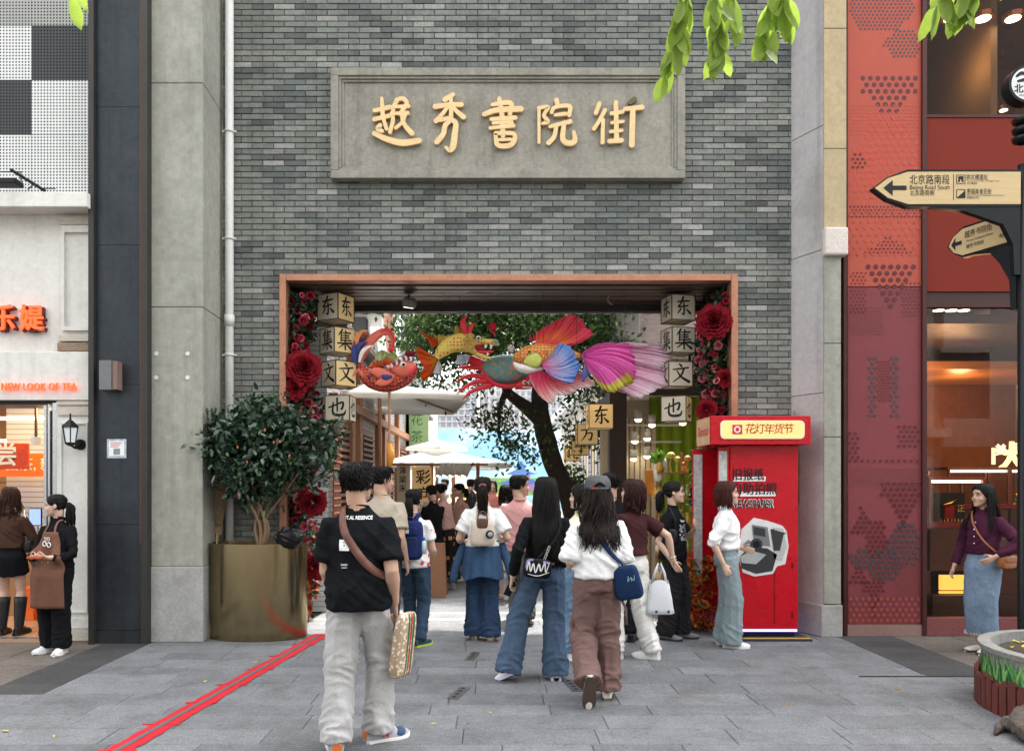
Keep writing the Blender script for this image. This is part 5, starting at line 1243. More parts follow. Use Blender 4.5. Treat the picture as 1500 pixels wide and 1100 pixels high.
def lantern(label,px,py,Y,a,deg,ch,lit_side,cord_to,group='cube lanterns in the gate'):
 c=P(px,py,Y);t=thing('cube_lantern',label,'lantern',c,R(-deg),group);h=a/2
 for k in range(4):
  rot=Matrix.Rotation(k*math.pi/2,4,'Z')
  MB().quad((-h,-h,-h),(h,-h,-h),(h,-h,h),(-h,-h,h)).xf(rot).build('paper_side',PAPL if k in lit_side else PAPER,t)  # lit sides: yellow light painted into the paper, with a faint glow
  mb=MB();brush(mb,CHARS[ch],-a*.40,-a*.36,a*.78,-h-.001,.0,1.15);mb.xf(rot).build('brush_character',INK,t)
 MB().quad((-h,-h,h-.002),(h,-h,h-.002),(h,h,h-.002),(-h,h,h-.002)).build('paper_top',PAPER,t)
 MB().quad((-h,-h,-h+.002),(h,-h,-h+.002),(h,h,-h+.002),(-h,h,-h+.002)).build('paper_bottom',PAPER,t)
 mb=MB();e=.005
 for sx in(-1,1):
  for sy in(-1,1):mb.box(sx*h-e,sx*h+e,sy*h-e,sy*h+e,-h-e,h+e)
  for sz in(-1,1):mb.box(-h-e*.8,h+e*.8,sx*h-e*.8,sx*h+e*.8,sz*h-e*.8,sz*h+e*.8);mb.box(sx*h-e*.9,sx*h+e*.9,-h-e*.9,h+e*.9,sz*h-e*.9,sz*h+e*.9)
 mb.build('frame',LFR,t);MB().tube([(0,0,h),(0,0,cord_to-c.z)],.005,6).build('cord',LFR,t)
 return t
YLn=8.95;SZg=PZ(412,WY)
names=['dong','ji','wen','ye'];words=['top','second','third','lowest']
for k,(px,py,a,d,lit_k) in enumerate(((492,453,.295,27,(1,)),(494.5,501,.285,44,(1,)),(496.5,549,.285,44,(1,)),(499,599,.285,4,()))):
 lantern(words[k]+' cube lantern of the stack beside the giant rose, on the potted tree side',px,py,YLn,a,d,names[k],lit_k,SZg if k==0 else PZ(py-25,YLn))
for k,(px,py,a,d,lit_k) in enumerate(((993,454,.285,-12,()),(993,501,.285,-13,()),(991,550,.28,-6,()),(991,600,.285,27,(1,)))):
 lantern(words[k]+' cube lantern of the stack above the red booth',px,py,YLn,a,d,names[k],lit_k,SZg if k==0 else PZ(py-25,YLn))
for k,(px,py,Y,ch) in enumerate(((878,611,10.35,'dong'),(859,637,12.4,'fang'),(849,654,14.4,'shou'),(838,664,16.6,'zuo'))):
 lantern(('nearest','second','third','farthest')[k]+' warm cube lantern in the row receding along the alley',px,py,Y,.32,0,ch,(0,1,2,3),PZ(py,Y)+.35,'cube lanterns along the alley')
 # ---- painted paper-and-wire animals
def painted(name,kind,base,spot):
 if name in _M: return _M[name]
 m=M(name,base,.55,var=.2,scale=10);nt=m.node_tree;N=nt.nodes;L=nt.links;b=N['Principled BSDF']
 g=N.new('ShaderNodeNewGeometry');v=N.new('ShaderNodeTexVoronoi');L.new(g.outputs['Position'],v.inputs['Vector'])
 if kind=='dots':v.inputs['Scale'].default_value=25;v.inputs['Randomness'].default_value=.3;lo,hi=.27,.34
 else:v.feature='DISTANCE_TO_EDGE';v.inputs['Scale'].default_value=26;v.inputs['Randomness'].default_value=.35;lo,hi=.07,.12
 mr=N.new('ShaderNodeMapRange');mr.inputs['From Min'].default_value=lo;mr.inputs['From Max'].default_value=hi;L.new(v.outputs['Distance'],mr.inputs['Value'])
 mx=N.new('ShaderNodeMix');mx.data_type='RGBA';mx.inputs[6].default_value=(*spot,1);mx.inputs[7].default_value=(*base,1);L.new(mr.outputs[0],mx.inputs['Factor']);L.new(mx.outputs[2],b.inputs['Base Color']); return m
def c2(x,y): return(500+x/5.77,430+y/5.77)
def c3(x,y): return(740+x/5.357,430+y/5.357)
def bodyloft(name,pts,cv,Y,mat,parent,depth=.8,n=18,sub=5,scale=5.5):
 q=catmull([(*P(*cv(a,b),Y),r/scale/FPX*Y) for a,b,r in pts],sub)
 mb=MB();mb.tube([Vector(v[:3]) for v in q],[(max(.004,v[3]),max(.004,v[3])*depth) for v in q],n,up= None)
 # make the first axis lie in the picture plane
 V=[];
 mb=MB();P3=[Vector(v[:3]) for v in q]
 for i,p_ in enumerate(P3):
  t_=(P3[min(i+1,len(P3)-1)]-P3[max(i-1,0)]).normalized();u=Vector((-t_.z,0,t_.x));r=max(.004,q[i][3])
  for k in range(n):a=2*math.pi*k/n;V.append(p_+u*math.cos(a)*r+Vector((0,1,0))*math.sin(a)*r*depth)
 F=[(i*n+k,i*n+(k+1)%n,(i+1)*n+(k+1)%n,(i+1)*n+k) for i in range(len(P3)-1) for k in range(n)]+[tuple(range(n)),tuple(range((len(P3)-1)*n,len(P3)*n))]
 return mb.add(V,F).build(name,mat,parent, True)
FINM=M('fin_silk',attr= True,rough=.6,var=.10,scale=12,transl=.45,spec=.1)
def fin(name,basep,rim,cv,Y,cols,parent,ripple=.03,yoff=0.,nr=12,sub=6,streak=.25,jag=.04,edge= None,seed=0,bow=.06):
 """rippled silk fan between a base line and a rim; cols = painted colours from base to rim"""
 b_=catmull([(x,y) for x,y in basep],8) if len(basep)>1 else[np.array(basep[0],float)]*2
 r_=catmull([(x,y) for x,y in rim],sub*2);n=len(r_)
 V=[];C=[];rs_=random.Random(seed)
 tone=[1+streak*1.3*mnoise.noise((i*.31,seed,0))+streak*1.1*mnoise.noise((i*.9,seed,4)) for i in range(n)]
 cols=[np.array(c) for c in cols]
 for i in range(n):
  u=i/(n-1);bp=b_[min(len(b_)-1,int(round(u*(len(b_)-1))))]
  jg=1-jag*(.6*abs(math.sin(i*.42+seed))+.9*abs(mnoise.noise((i*.55,seed,9))))
  for j in range(nr+1):
   t_=j/nr;tt=t_*(jg if True else 1)
   q=bp+(r_[i]-bp)*tt;dd_=r_[i]-bp;q=q+np.array((-dd_[1],dd_[0]))*(.10*math.sin(t_*math.pi)*math.sin(u*2.5+seed))
   p_=P(*cv(q[0],q[1]),Y)
   yy=yoff+ripple*t_*2.2*mnoise.noise((i*.30+t_*.9,seed,2))+ripple*.35*t_*mnoise.noise((i*1.3,seed,6))+bow*math.sin(t_*2.4)*math.sin(u*math.pi)
   V.append((p_.x,p_.y+yy,p_.z))
   f=t_*(len(cols)-1);k=min(len(cols)-2,int(f));c=cols[k]+(cols[k+1]-cols[k])*(f-k)
   if edge is not None and u>edge[0] and t_>edge[1]:c=np.array(edge[2])
   C.append(np.clip(c*tone[i],0,.9))
 F=[(i*(nr+1)+j,(i+1)*(nr+1)+j,(i+1)*(nr+1)+j+1,i*(nr+1)+j+1) for i in range(n-1) for j in range(nr)]
 me=mesh_np(name,np.array(V),F,np.array(C), True);me.materials.append(FINM);o=link(bpy.data.objects.new(name,me),parent);o.modifiers.new('s','SOLIDIFY').thickness=.003
 return o
def wire(parent,a,b):MB().tube([a,b],.0025,5).build('hanging_wire',LFR,parent)
# carp
Yc_=8.95
t=thing('carp_lantern','red scaled carp lantern with curled blue and coral tail on a pole','lantern',(0,0,0))
SCL=painted('carp_scales','scales',(.58,.09,.035),(.05,.015,.03));CORAL=M('coral',(.60,.13,.085),.5,var=.1);ORFL=M('flame_orange',(.62,.22,.08),.5,var=.15);NAV=M('fish_navy',(.03,.04,.16),.5,var=.2)
bodyloft('body',[(150,590,22),(185,660,48),(250,715,75),(330,735,90),(430,725,98),(530,685,88),(600,640,55),(632,610,18)],c2,Yc_,SCL,t,.75)
bodyloft('cheek',[(430,640,20),(500,640,62),(570,625,62),(625,600,22)],c2,Yc_-.10,CORAL,t,.5)
fin('tail_feather',[(150,600),(120,560)],[(110,560),(105,440),(150,330),(235,320),(200,400),(215,480),(170,590)],c2,Yc_,[(.6,.04,.03),(.03,.04,.2),(.03,.04,.22),(.62,.30,.20)],t,.02,0,seed=1)
bodyloft('tail_curl',[(160,590,12),(190,500,30),(250,400,38),(330,335,34),(395,325,26),(430,370,20),(432,430,14),(405,470,6)],c2,Yc_-.02,CORAL,t,.6)
bodyloft('tail_curl_edge',[(300,345,6),(390,305,12),(440,360,10),(440,430,8),(410,472,4)],c2,Yc_-.04,M('fish_red',(.62,.03,.05),.5),t,.8)
bodyloft('breast_fin',[(235,650,6),(290,660,36),(350,680,40),(430,700,14)],c2,Yc_-.12,CORAL,t,.35);bodyloft('breast_fin',[(285,760,6),(340,750,34),(400,725,34),(440,690,12)],c2,Yc_-.13,CORAL,t,.35)
bodyloft('fin_tip',[(340,690,8),(370,705,22),(430,700,10)],c2,Yc_-.155,NAV,t,.35);bodyloft('rear_fin',[(95,700,6),(140,650,14),(180,690,16),(235,735,6)],c2,Yc_-.05,CORAL,t,.5)
for k,(L_,m_) in enumerate((([(130,560,12),(112,470,26),(130,380,22),(175,320,14),(238,318,4)],0),([(140,560,10),(135,480,24),(160,430,20),(225,410,4)],1),([(128,600,10),(108,540,22),(104,470,16),(112,400,4)],1),([(150,580,8),(175,500,18),(215,460,14),(270,440,3)],2))):bodyloft('tail_flame',L_,c2,Yc_-.05-.02*k,(ORFL,NAV,M('fish_white',(.65,.6,.55),.6))[m_],t,.4)
MB().ell(P(*c2(520,600),Yc_-.20),(.034,.018,.030)).build('eye',M('fish_white',()),t, True);MB().ell(P(*c2(526,600),Yc_-.218),(.018,.01,.018)).build('pupil',INK,t, True)
bodyloft('lip',[(545,690,5),(600,655,12),(632,615,8)],c2,Yc_-.13,M('fish_red',()),t,.6)
for k in range(9):a,b=425+k*20,625-(k*22 if k<5 else 110-(k-5)*5)*.55;bodyloft('lash',[(a,b,3),(a+6,b-14,7),(a-6,b-34,3)],c2,Yc_-.15,NAV if k%2 else M('fish_white',(.65,.6,.55),.6),t,.5,8,3)
fin('back_crest',[(240,630),(480,590)],[(230,620),(270,560),(330,560),(380,520),(440,560),(500,570)],c2,Yc_-.02,[(.6,.04,.02),(.62,.10,.03),(.62,.5,.2)],t,.02,seed=3)
fin('back_crest',[(300,600),(480,570)],[(290,500),(350,470),(400,500),(440,490),(500,560)],c2,Yc_+.04,[(.65,.55,.25),(.6,.6,.35),(.4,.55,.25)],t,.02,seed=4)
for x,y in((565,508),(600,508)):MB().ell(P(*c2(x,y),Yc_-.05),(.038,.038,.038)).build('pompom',M('pompom_maroon',(.16,.01,.02),.9,bump=1,bscale=150),t, True)
MB().ell(P(*c2(420,472),Yc_-.05),(.035,.025,.028)).build('pompom',M('fish_red',()),t, True);MB().ell(P(*c2(540,545),Yc_-.08),(.03,.03,.03)).build('pompom',M('pompom_orange',(.62,.15,.03),.9),t, True)
pt=P(*c2(405,800),Yc_);MB().tube([(pt.x,pt.y,0.0),(pt.x,pt.y,pt.z)],.016,8).build('pole',TIM,t, True)
MB().tube([(pt.x,pt.y,PZ(650,Yc_)),(pt.x+.02,pt.y-.02,PZ(668,Yc_)),(pt.x-.01,pt.y,PZ(690,Yc_))],[.03,.05,.02],10).build('orange_cloth',M('cloth_orange',(.60,.25,.04),.8,bump=.6),t, True)
# dragon fish
Yd_=9.05
t=thing('dragon_lantern','yellow red-spotted dragon fish lantern with open jaws and orange tail','lantern',(0,0,0))
YEL=painted('dragon_spots','dots',(.60,.45,.10),(.50,.05,.025));YP_=M('dragon_yellow',(.62,.44,.08),.5,var=.15);ORF=M('dragon_orange',(.62,.13,.025),.5,var=.15);FR=M('fish_red',());GLD=M('dragon_gold',(.42,.28,.07),.5,var=.3,scale=30)
bodyloft('body',[(805,545,24),(850,490,52),(920,435,68),(1000,415,76),(1080,430,66),(1110,440,40)],c2,Yd_,YEL,t,.8)
bodyloft('upper_jaw',[(1110,420,36),(1170,408,28),(1240,405,22),(1300,415,26),(1332,435,8)],c2,Yd_,YEL,t,1.1);bodyloft('lower_jaw',[(1100,470,34),(1150,510,22),(1210,535,18),(1268,550,10)],c2,Yd_,YEL,t,1.1)
bodyloft('mouth',[(1115,450,34),(1160,462,30),(1215,470,12)],c2,Yd_,M('mouth_red',(.25,.015,.02),.5),t,.9);bodyloft('tongue',[(1140,485,8),(1210,495,12),(1285,490,8)],c2,Yd_-.03,FR,t,.8)
for x,y,h_ in((1225,430,34),(1270,432,40),(1240,520,-18)):bodyloft('fang',[(x,y,14),(x-6,y+h_*.6,9),(x-10,y+h_,2)],c2,Yd_-.06,M('fish_white',()),t,.7,10,3)
nz_=bodyloft('snout_tip',[(1290,395,16),(1325,415,14)],c2,Yd_-.03,M('snout_teal',(.10,.30,.32),.5),t,.9)
MB().ell(P(*c2(1158,375),Yd_-.07),(.030,.022,.026)).build('eye',M('fish_white',()),t, True);MB().ell(P(*c2(1160,377),Yd_-.092),(.014,.01,.014)).build('pupil',INK,t, True)
for k in range(5):
 a=k*1.2;c_=P(*c2(1085+28*math.cos(a),425+62*math.sin(a)*.9),Yd_-.10);MB().tube([c_+Vector((math.cos(b)*.045*(1-b/14),-.003*b,math.sin(b)*.045*(1-b/14))) for b in np.linspace(0,11,26)],.009,6).build('mane_curl',GLD,t, True)
fin('ear_fan',[(1050,440),(1040,400)],[(1010,470),(985,420),(1000,365),(1050,345),(1080,380)],c2,Yd_-.07,[(.6,.4,.08),(.62,.5,.12),(.62,.45,.1)],t,.02,seed=5)
fin('dorsal_fin',[(960,365),(1060,360)],[(955,350),(970,260),(1020,310),(1075,350)],c2,Yd_,[(.55,.18,.03),(.62,.42,.08),(.62,.5,.15)],t,.015,seed=6);fin('dorsal_fin',[(835,440),(900,400)],[(820,430),(815,345),(860,350),(925,365)],c2,Yd_,[(.55,.18,.03),(.62,.42,.08),(.62,.5,.15)],t,.015,seed=7)
fin('side_fin',[(790,450),(850,410)],[(760,450),(730,390),(650,295),(740,350),(810,370),(860,395)],c2,Yd_+.05,[(.62,.10,.02),(.62,.09,.02),(.60,.16,.04)],t,.015,seed=8)
bodyloft('horn',[(1075,350,10),(1040,300,24),(1030,240,24),(1055,182,4)],c2,Yd_,FR,t,.5);bodyloft('horn',[(1085,350,8),(1090,300,18),(1108,265,14),(1130,250,3)],c2,Yd_-.04,FR,t,.5)
fin('tail_fin',[(820,550),(805,520)],[(780,530),(700,510),(640,440),(635,530),(690,620),(655,690),(700,740),(760,670),(800,590)],c2,Yd_-.02,[(.62,.40,.05),(.62,.22,.03),(.62,.11,.02),(.60,.10,.02)],t,.02,seed=9);fin('tail_under',[(820,555),(830,580)],[(760,660),(800,680),(850,650),(845,600)],c2,Yd_+.03,[(.6,.6,.58),(.66,.66,.66),(.6,.62,.66)],t,.015,seed=10)
fin('belly_fin',[(980,520),(1060,510)],[(950,590),(1010,600),(1070,570),(1085,520)],c2,Yd_+.06,[(.62,.62,.62),(.5,.56,.66),(.6,.62,.66)],t,.015,seed=11)
st_=[P(*c2(x,y),Yd_) for x,y in((1300,365),(1290,335),(1262,318),(1255,295))];MB().tube([Vector(v) for v in catmull(st_,4)],.006,6).build('stalk',FR,t, True);MB().ell(P(*c2(1280,280),Yd_),(.045,.045,.055)).build('pompom',M('pompom_red',(.42,.01,.04),.9,bump=1,bscale=150),t, True)
for x in(560,600): pass
wire(t,P(*c2(1000,340),Yd_),Vector((P(*c2(1000,340),Yd_).x,Yd_,SZg)))
# crab
Yk=9.35
t=thing('crab_lantern','teal and orange crab lantern with red legs behind the goldfish','lantern',(0,0,0))
def teal():
 m=M('crab_teal',(.10,.26,.26),.55,var=.3,scale=14,stretch=(3,3,.6));nt=m.node_tree;N=nt.nodes;L=nt.links;b=N['Principled BSDF']
 n_=N.new('ShaderNodeTexNoise');n_.inputs['Scale'].default_value=22;g=N.new('ShaderNodeNewGeometry');L.new(g.outputs['Position'],n_.inputs['Vector'])
 mr=N.new('ShaderNodeMapRange');mr.inputs['From Min'].default_value=.52;mr.inputs['From Max'].default_value=.60;mr.inputs['To Max'].default_value=.8;L.new(n_.outputs['Fac'],mr.inputs['Value'])
 mx=N.new('ShaderNodeMix');mx.data_type='RGBA';mx.inputs[6].default_value=(.10,.25,.24,1);mx.inputs[7].default_value=(.50,.17,.05,1);L.new(mr.outputs[0],mx.inputs['Factor']);L.new(mx.outputs[2],b.inputs['Base Color']); return m
TE=teal()
bodyloft('shell',[(1165,580,12),(1220,610,70),(1310,635,110),(1420,640,120),(1540,630,100),(1620,600,40)],c2,Yk,TE,t,.8);bodyloft('shell_rim',[(1190,630,10),(1260,740,16),(1380,785,18),(1500,765,16),(1600,690,10)],c2,Yk-.04,FR,t,2.0)
for L_ in([(1190,630,22),(1120,625,18),(1040,622,14),(970,632,4)],[(1230,710,22),(1150,695,20),(1080,695,17),(1010,725,12),(960,755,3)],[(1255,735,22),(1170,745,20),(1090,765,16),(1030,805,11),(975,850,3)],[(1290,765,22),(1210,790,20),(1130,815,16),(1070,850,11),(1022,900,3)],[(1190,590,30),(1130,570,36),(1090,550,28),(1075,540,10)]):bodyloft('leg',L_,c2,Yk-.02,FR,t,.8)
bodyloft('face',[(1470,790,20),(1540,770,42),(1610,755,40),(1680,750,24)],c2,Yk-.10,FR,t,.8)
for x,y in((1548,752),(1590,752)):MB().ell(P(*c2(x,y),Yk-.17),(.026,.02,.026)).build('eye',M('fish_white',()),t, True);MB().ell(P(*c2(x+4,y),Yk-.19),(.012,.008,.012)).build('pupil',INK,t, True)
for k in range(6):MB().box(0,.016,0,.01,0,.022).xf(Matrix.Translation(P(*c2(1530+14*k,800),Yk-.18))).build('tooth',M('fish_white',()),t)
bodyloft('tail_fish',[(1610,430,20),(1680,440,44),(1740,450,50),(1800,440,20)],c2,Yk+.1,TE,t,.8)
for x in(1605,1640):bodyloft('red_spike',[(x,400,12),(x-5,375,10),(x-12,350,3)],c2,Yk+.05,FR,t,.6)
MB().ell(P(*c2(1435,465),Yk-.1),(.042,.04,.048)).build('lily_bulb',M('fish_white',()),t, True)
wire(t,P(*c2(1350,540),Yk),Vector((P(*c2(1350,540),Yk).x,Yk,SZg)))
# goldfish
Yf=8.85
t=thing('goldfish_lantern','orange goldfish lantern with blue, red and long pink silk fins','lantern',(0,0,0))
ORS=painted('goldfish_scales','scales',(.60,.25,.06),(.32,.09,.02))
bodyloft('body',[(62,525,6),(90,505,38),(150,492,72),(220,490,92),(300,482,90),(400,480,76),(500,485,52),(590,495,26)],c3,Yf,ORS,t,.7,scale=5.36)
bodyloft('gill_cover',[(150,540,12),(205,525,56),(255,515,60),(285,510,26)],c3,Yf-.075,M('gill_lime',(.42,.44,.10),.5,var=.3,scale=20),t,.35,scale=5.36);bodyloft('white_jaw',[(62,540,8),(110,578,30),(190,595,36),(300,592,14)],c3,Yf-.01,M('fish_white',()),t,1.3,scale=5.36)
e=P(*c3(190,458),Yf-.105);MB().ell(e,(.024,.016,.024)).build('eye',M('eye_ring',(.45,.35,.05),.4),t, True);MB().ell(e+Vector((0,-.012,0)),(.015,.009,.015)).build('pupil',INK,t, True)
PK1,PK2=(.80,.05,.16),(.75,.12,.13)
fin('dorsal_fin',[(250,415),(330,408),(425,405)],[(245,300),(290,270),(360,225),(450,180),(520,150),(600,180),(640,240),(700,310),(620,370),(520,390),(430,400)],c3,Yf,[PK1,(.80,.20,.07),(.80,.10,.12),(.80,.09,.16)],t,.03,0,12,7,.3,.06,seed=12)
fin('pectoral_fin',[(285,555),(300,580)],[(400,430),(430,385),(500,395),(545,440),(575,510),(600,580),(575,620),(540,700),(470,690),(380,660),(330,600)],c3,Yf-.12,[(.80,.10,.30),(.70,.48,.72),(.48,.56,.85),(.16,.36,.80)],t,.03,0,12,6,.22,.07,seed=13)
fin('belly_fin',[(190,615),(300,610),(420,590)],[(200,680),(260,790),(310,840),(375,870),(410,800),(520,795),(580,750),(640,740),(720,715),(640,640),(560,600)],c3,Yf-.04,[(.80,.05,.20),(.82,.12,.20),(.85,.36,.36),(.88,.72,.70)],t,.03,0,12,7,.3,.05,seed=14)
fin('rear_fin',[(600,490),(615,510)],[(620,480),(660,500),(690,550),(680,620),(640,660),(610,700),(600,640)],c3,Yf-.09,[(.55,.30,.40),(.40,.35,.60),(.10,.16,.55)],t,.02,0,10,6,.2,.06,seed=15)
fin('tail_fin',[(595,480),(600,510)],[(640,440),(730,395),(840,385),(900,410),(985,405),(1000,470),(1020,540),(1025,640),(1000,710),(930,745),(850,785),(770,760),(710,690),(650,600)],c3,Yf-.06,[(.70,.10,.40),(.85,.14,.52),(.86,.18,.54),(.82,.16,.50)],t,.035,0,14,6,.22,.05,edge=(.58,.80,(.75,.70,.12)),seed=16,bow=-.10)
fin('long_tail_fin',[(620,470),(640,540)],[(850,395),(960,395),(1060,420),(1170,395),(1260,410),(1270,460),(1345,480),(1290,540),(1250,590),(1345,645),(1300,720),(1230,745),(1150,790),(1060,820),(960,790),(890,770)],c3,Yf+.04,[(.84,.38,.60),(.85,.45,.64),(.86,.55,.70),(.88,.72,.78)],t,.03,0,16,6,.22,.04,edge=(-1,2,(0,0,0)),seed=17)
for x in(300,560,940):q=P(*c3(x,420),Yf);wire(t,q,Vector((q.x,Yf,SZg)))
# ---- spotlights under the soffit
for k,(px,py,lab) in enumerate(((600,445,'square floodlight clamped under the gate soffit above the dragon'),)):
 t=thing('soffit_floodlight',lab,'floodlight',P(px,py,9.0));mb=MB()
 rot=Matrix.Rotation(R(35),4,'X')@Matrix.Rotation(R(-20),4,'Z')
 MB().box(-.07,.07,-.05,.05,-.03,.03,.008).xf(rot).build('head',M('flood_grey',(.16,.15,.14),.5),t);MB().box(-.06,.06,-.045,.045,-.035,-.031).xf(rot).build('lens',M('flood_lit',(.9,.85,.7),.5,var=0,emit=(1,.9,.7),estr=1.5),t)
 for j in range(4):MB().box(-.065,.065,-.04+.025*j,-.03+.025*j,.031,.06).xf(rot).build('cooling_fin',M('flood_grey',()),t)
 MB().tube([(0,0,.03),(-.02,.02,.16),(-.02,.02,SZg-P(px,py,9.0).z)],.01,6).build('bracket',BLK,t)
for k,pts in enumerate(([(570,418),(640,423),(700,432),(760,424),(840,418)],[(640,415),(652,425),(648,440)],[(895,428),(890,440),(897,447)],[(840,418),(920,421),(1000,416)])):
 MB().tube([Vector(v) for v in catmull([P(a,b,8.9+.05*k) for a,b in pts],5)],.006,5).build('cable',M('cable_pale',(.3,.28,.27),.7),tag(thing('loose_cable',('long sagging','short coiled','short drooping','right-hand sagging')[k]+' pale cable under the gate soffit','cable')), True)
 # ---- flower garlands
LEAFD=M('garland_leaf',attr= True,rough=.6,var=.2,scale=20,transl=.1)
def rose_mesh(name,Rr,rings,n,col,depth=.6,seed=1,fr=.0):
 rs_=random.Random(seed);V=[];F=[];C=[]
 for k in range(rings):
  r0=Rr*(.12+.88*(k/max(1,rings-1)));np_=3+k
  for i in range(np_):
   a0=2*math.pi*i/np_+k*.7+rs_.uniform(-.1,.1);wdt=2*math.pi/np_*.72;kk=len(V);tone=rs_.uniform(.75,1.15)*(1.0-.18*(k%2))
   for jv in range(n):
    v=jv/(n-1)
    for ju in range(n):
     u=-1+2*ju/(n-1);a=a0+u*wdt*(.55+.45*math.sin(v*2.2))
     rr2=r0*(.35+.65*v)*(1-.10*u*u*v)*(1+fr*mnoise.noise((u*2+k,v*3,i+seed)))
     h=Rr*depth*(1-.85*(k/rings))*(v**.7)+Rr*.05*v*v*(1 if v>.8 else 0)-(Rr*.12*max(0,v-.75)*4*(k/rings))
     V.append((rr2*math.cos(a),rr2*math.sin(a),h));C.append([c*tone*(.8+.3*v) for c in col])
   F+=[(kk+jv*n+ju,kk+jv*n+ju+1,kk+(jv+1)*n+ju+1,kk+(jv+1)*n+ju) for jv in range(n-1) for ju in range(n-1)]
 me=mesh_np(name,np.array(V),F,np.array(C), True);me.materials.append(M('rose_petal',attr= True,rough=.75,var=.15,scale=30,spec=.1)); return me
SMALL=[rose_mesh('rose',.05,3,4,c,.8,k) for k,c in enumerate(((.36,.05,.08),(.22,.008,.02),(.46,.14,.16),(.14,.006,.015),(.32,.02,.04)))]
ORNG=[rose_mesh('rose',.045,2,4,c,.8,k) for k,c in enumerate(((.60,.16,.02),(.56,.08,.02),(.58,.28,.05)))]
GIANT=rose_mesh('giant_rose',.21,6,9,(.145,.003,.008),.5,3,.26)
def garland(label,xin,sgn,seed,z_top,big,orange_below):
 t=thing('flower_garland',label,'garland',(xin,8.85,0));rs_=np.random.RandomState(seed);rr=random.Random(seed)
 n=6500;Z=rs_.uniform(.02,z_top,n);wdt=.22+.09*np.sin(Z*4+seed)
 T=np.stack([sgn*rs_.uniform(0,1,n)**1.3*wdt,rs_.uniform(-.36,.30,n),Z],1)
 C=np.array([[.018,.042,.022]])*rs_.uniform(.4,1.6,(n,1));C[rs_.rand(n)<.08]=(.14,.17,.03);C[rs_.rand(n)<.10]=(.16,.015,.03);C[(Z<orange_below)&(rs_.rand(n)<.5)]=(.52,.14,.02)
 inst('foliage',LEAF_V,LEAF_F,rand_frames(n,rs_,0,(.05,.10)),T,C,LEAFD,t)['kind']='stuff'
 for k in range(210):
  z=rr.uniform(.05,z_top-.05);w_=.24+.09*math.sin(z*4+seed);x=sgn*w_*rr.uniform(.3,1.0);y=rr.uniform(-.40,.1)
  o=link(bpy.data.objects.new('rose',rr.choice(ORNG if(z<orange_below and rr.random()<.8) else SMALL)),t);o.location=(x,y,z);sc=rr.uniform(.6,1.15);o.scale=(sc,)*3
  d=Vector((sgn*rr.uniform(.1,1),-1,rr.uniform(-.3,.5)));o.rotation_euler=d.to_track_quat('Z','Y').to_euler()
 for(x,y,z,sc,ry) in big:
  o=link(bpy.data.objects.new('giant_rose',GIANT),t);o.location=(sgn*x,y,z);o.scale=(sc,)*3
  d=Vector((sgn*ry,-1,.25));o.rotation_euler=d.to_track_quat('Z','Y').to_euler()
 return t
gy_=8.5
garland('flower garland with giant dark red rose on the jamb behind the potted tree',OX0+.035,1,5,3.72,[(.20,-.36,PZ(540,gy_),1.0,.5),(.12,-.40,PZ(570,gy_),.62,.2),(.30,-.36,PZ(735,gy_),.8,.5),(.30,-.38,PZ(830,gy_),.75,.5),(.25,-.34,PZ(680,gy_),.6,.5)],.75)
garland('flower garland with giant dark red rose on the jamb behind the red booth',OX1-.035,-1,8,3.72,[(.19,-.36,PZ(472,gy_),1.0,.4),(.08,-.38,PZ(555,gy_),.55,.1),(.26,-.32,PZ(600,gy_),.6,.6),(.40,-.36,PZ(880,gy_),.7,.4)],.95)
# bright bouquet of orange blossom heaped at the foot by the booth
t=thing('orange_bouquet','heap of orange and red blossoms on the ground beside the booth','flowers',(PX(1020,8.5),8.5,0));rr=random.Random(6);rs_=np.random.RandomState(6)
n=2200;Z=rs_.uniform(0,.78,n);T=np.stack([rs_.normal(size=n)*.10,rs_.normal(size=n)*.10,Z],1);C=np.where(rs_.rand(n,1)<.5,[[.56,.13,.02]],[[.10,.09,.02]])*rs_.uniform(.5,1.3,(n,1))
inst('petals',CARD_V,CARD_F,rand_frames(n,rs_,-.3,(.04,.08)),T,C,LEAFD,t)['kind']='stuff'
for k in range(40):
 o=link(bpy.data.objects.new('blossom',rr.choice(ORNG)),t);o.location=(rr.gauss(0,.12),-.1+rr.gauss(0,.05),rr.uniform(.08,.85));d=Vector((rr.uniform(-.5,.5),-1,.5));o.rotation_euler=d.to_track_quat('Z','Y').to_euler()
 # ---- the street tree above the camera, whose twig ends hang into the picture
sv=thing('street_tree','street tree whose bright green leafy twigs hang into the top of the picture','tree',(2.6,1.6,0))
BKS=M('bark_street',(.12,.10,.08),.95,var=.3,scale=10,bump=.8,bscale=30);sl=Vector(sv.location)
MB().tube([(2.4,-2.6,0),(2.4,-2.5,2.5),(2.2,-2.0,5.0),(1.6,-1.2,7.5)],[.22,.18,.14,.08],12).build('trunk',BKS,sv, True)
rs_=np.random.RandomState(9);rr=random.Random(19)
LV=M('street_leaf',attr= True,rough=.4,var=.12,scale=25,transl=.55)
lb_=[Vector(v)-sl for v in((4.8,-.45,4.9),(3.9,1.2,4.75),(2.6,2.5,4.4),(1.0,2.95,4.2),(-.6,3.0,4.2),(-1.9,3.0,4.25))]
MB().tube([Vector(v) for v in catmull(lb_,5)],[.075-.0024*i for i in range(26)],10).build('bough',BKS,sv, True)
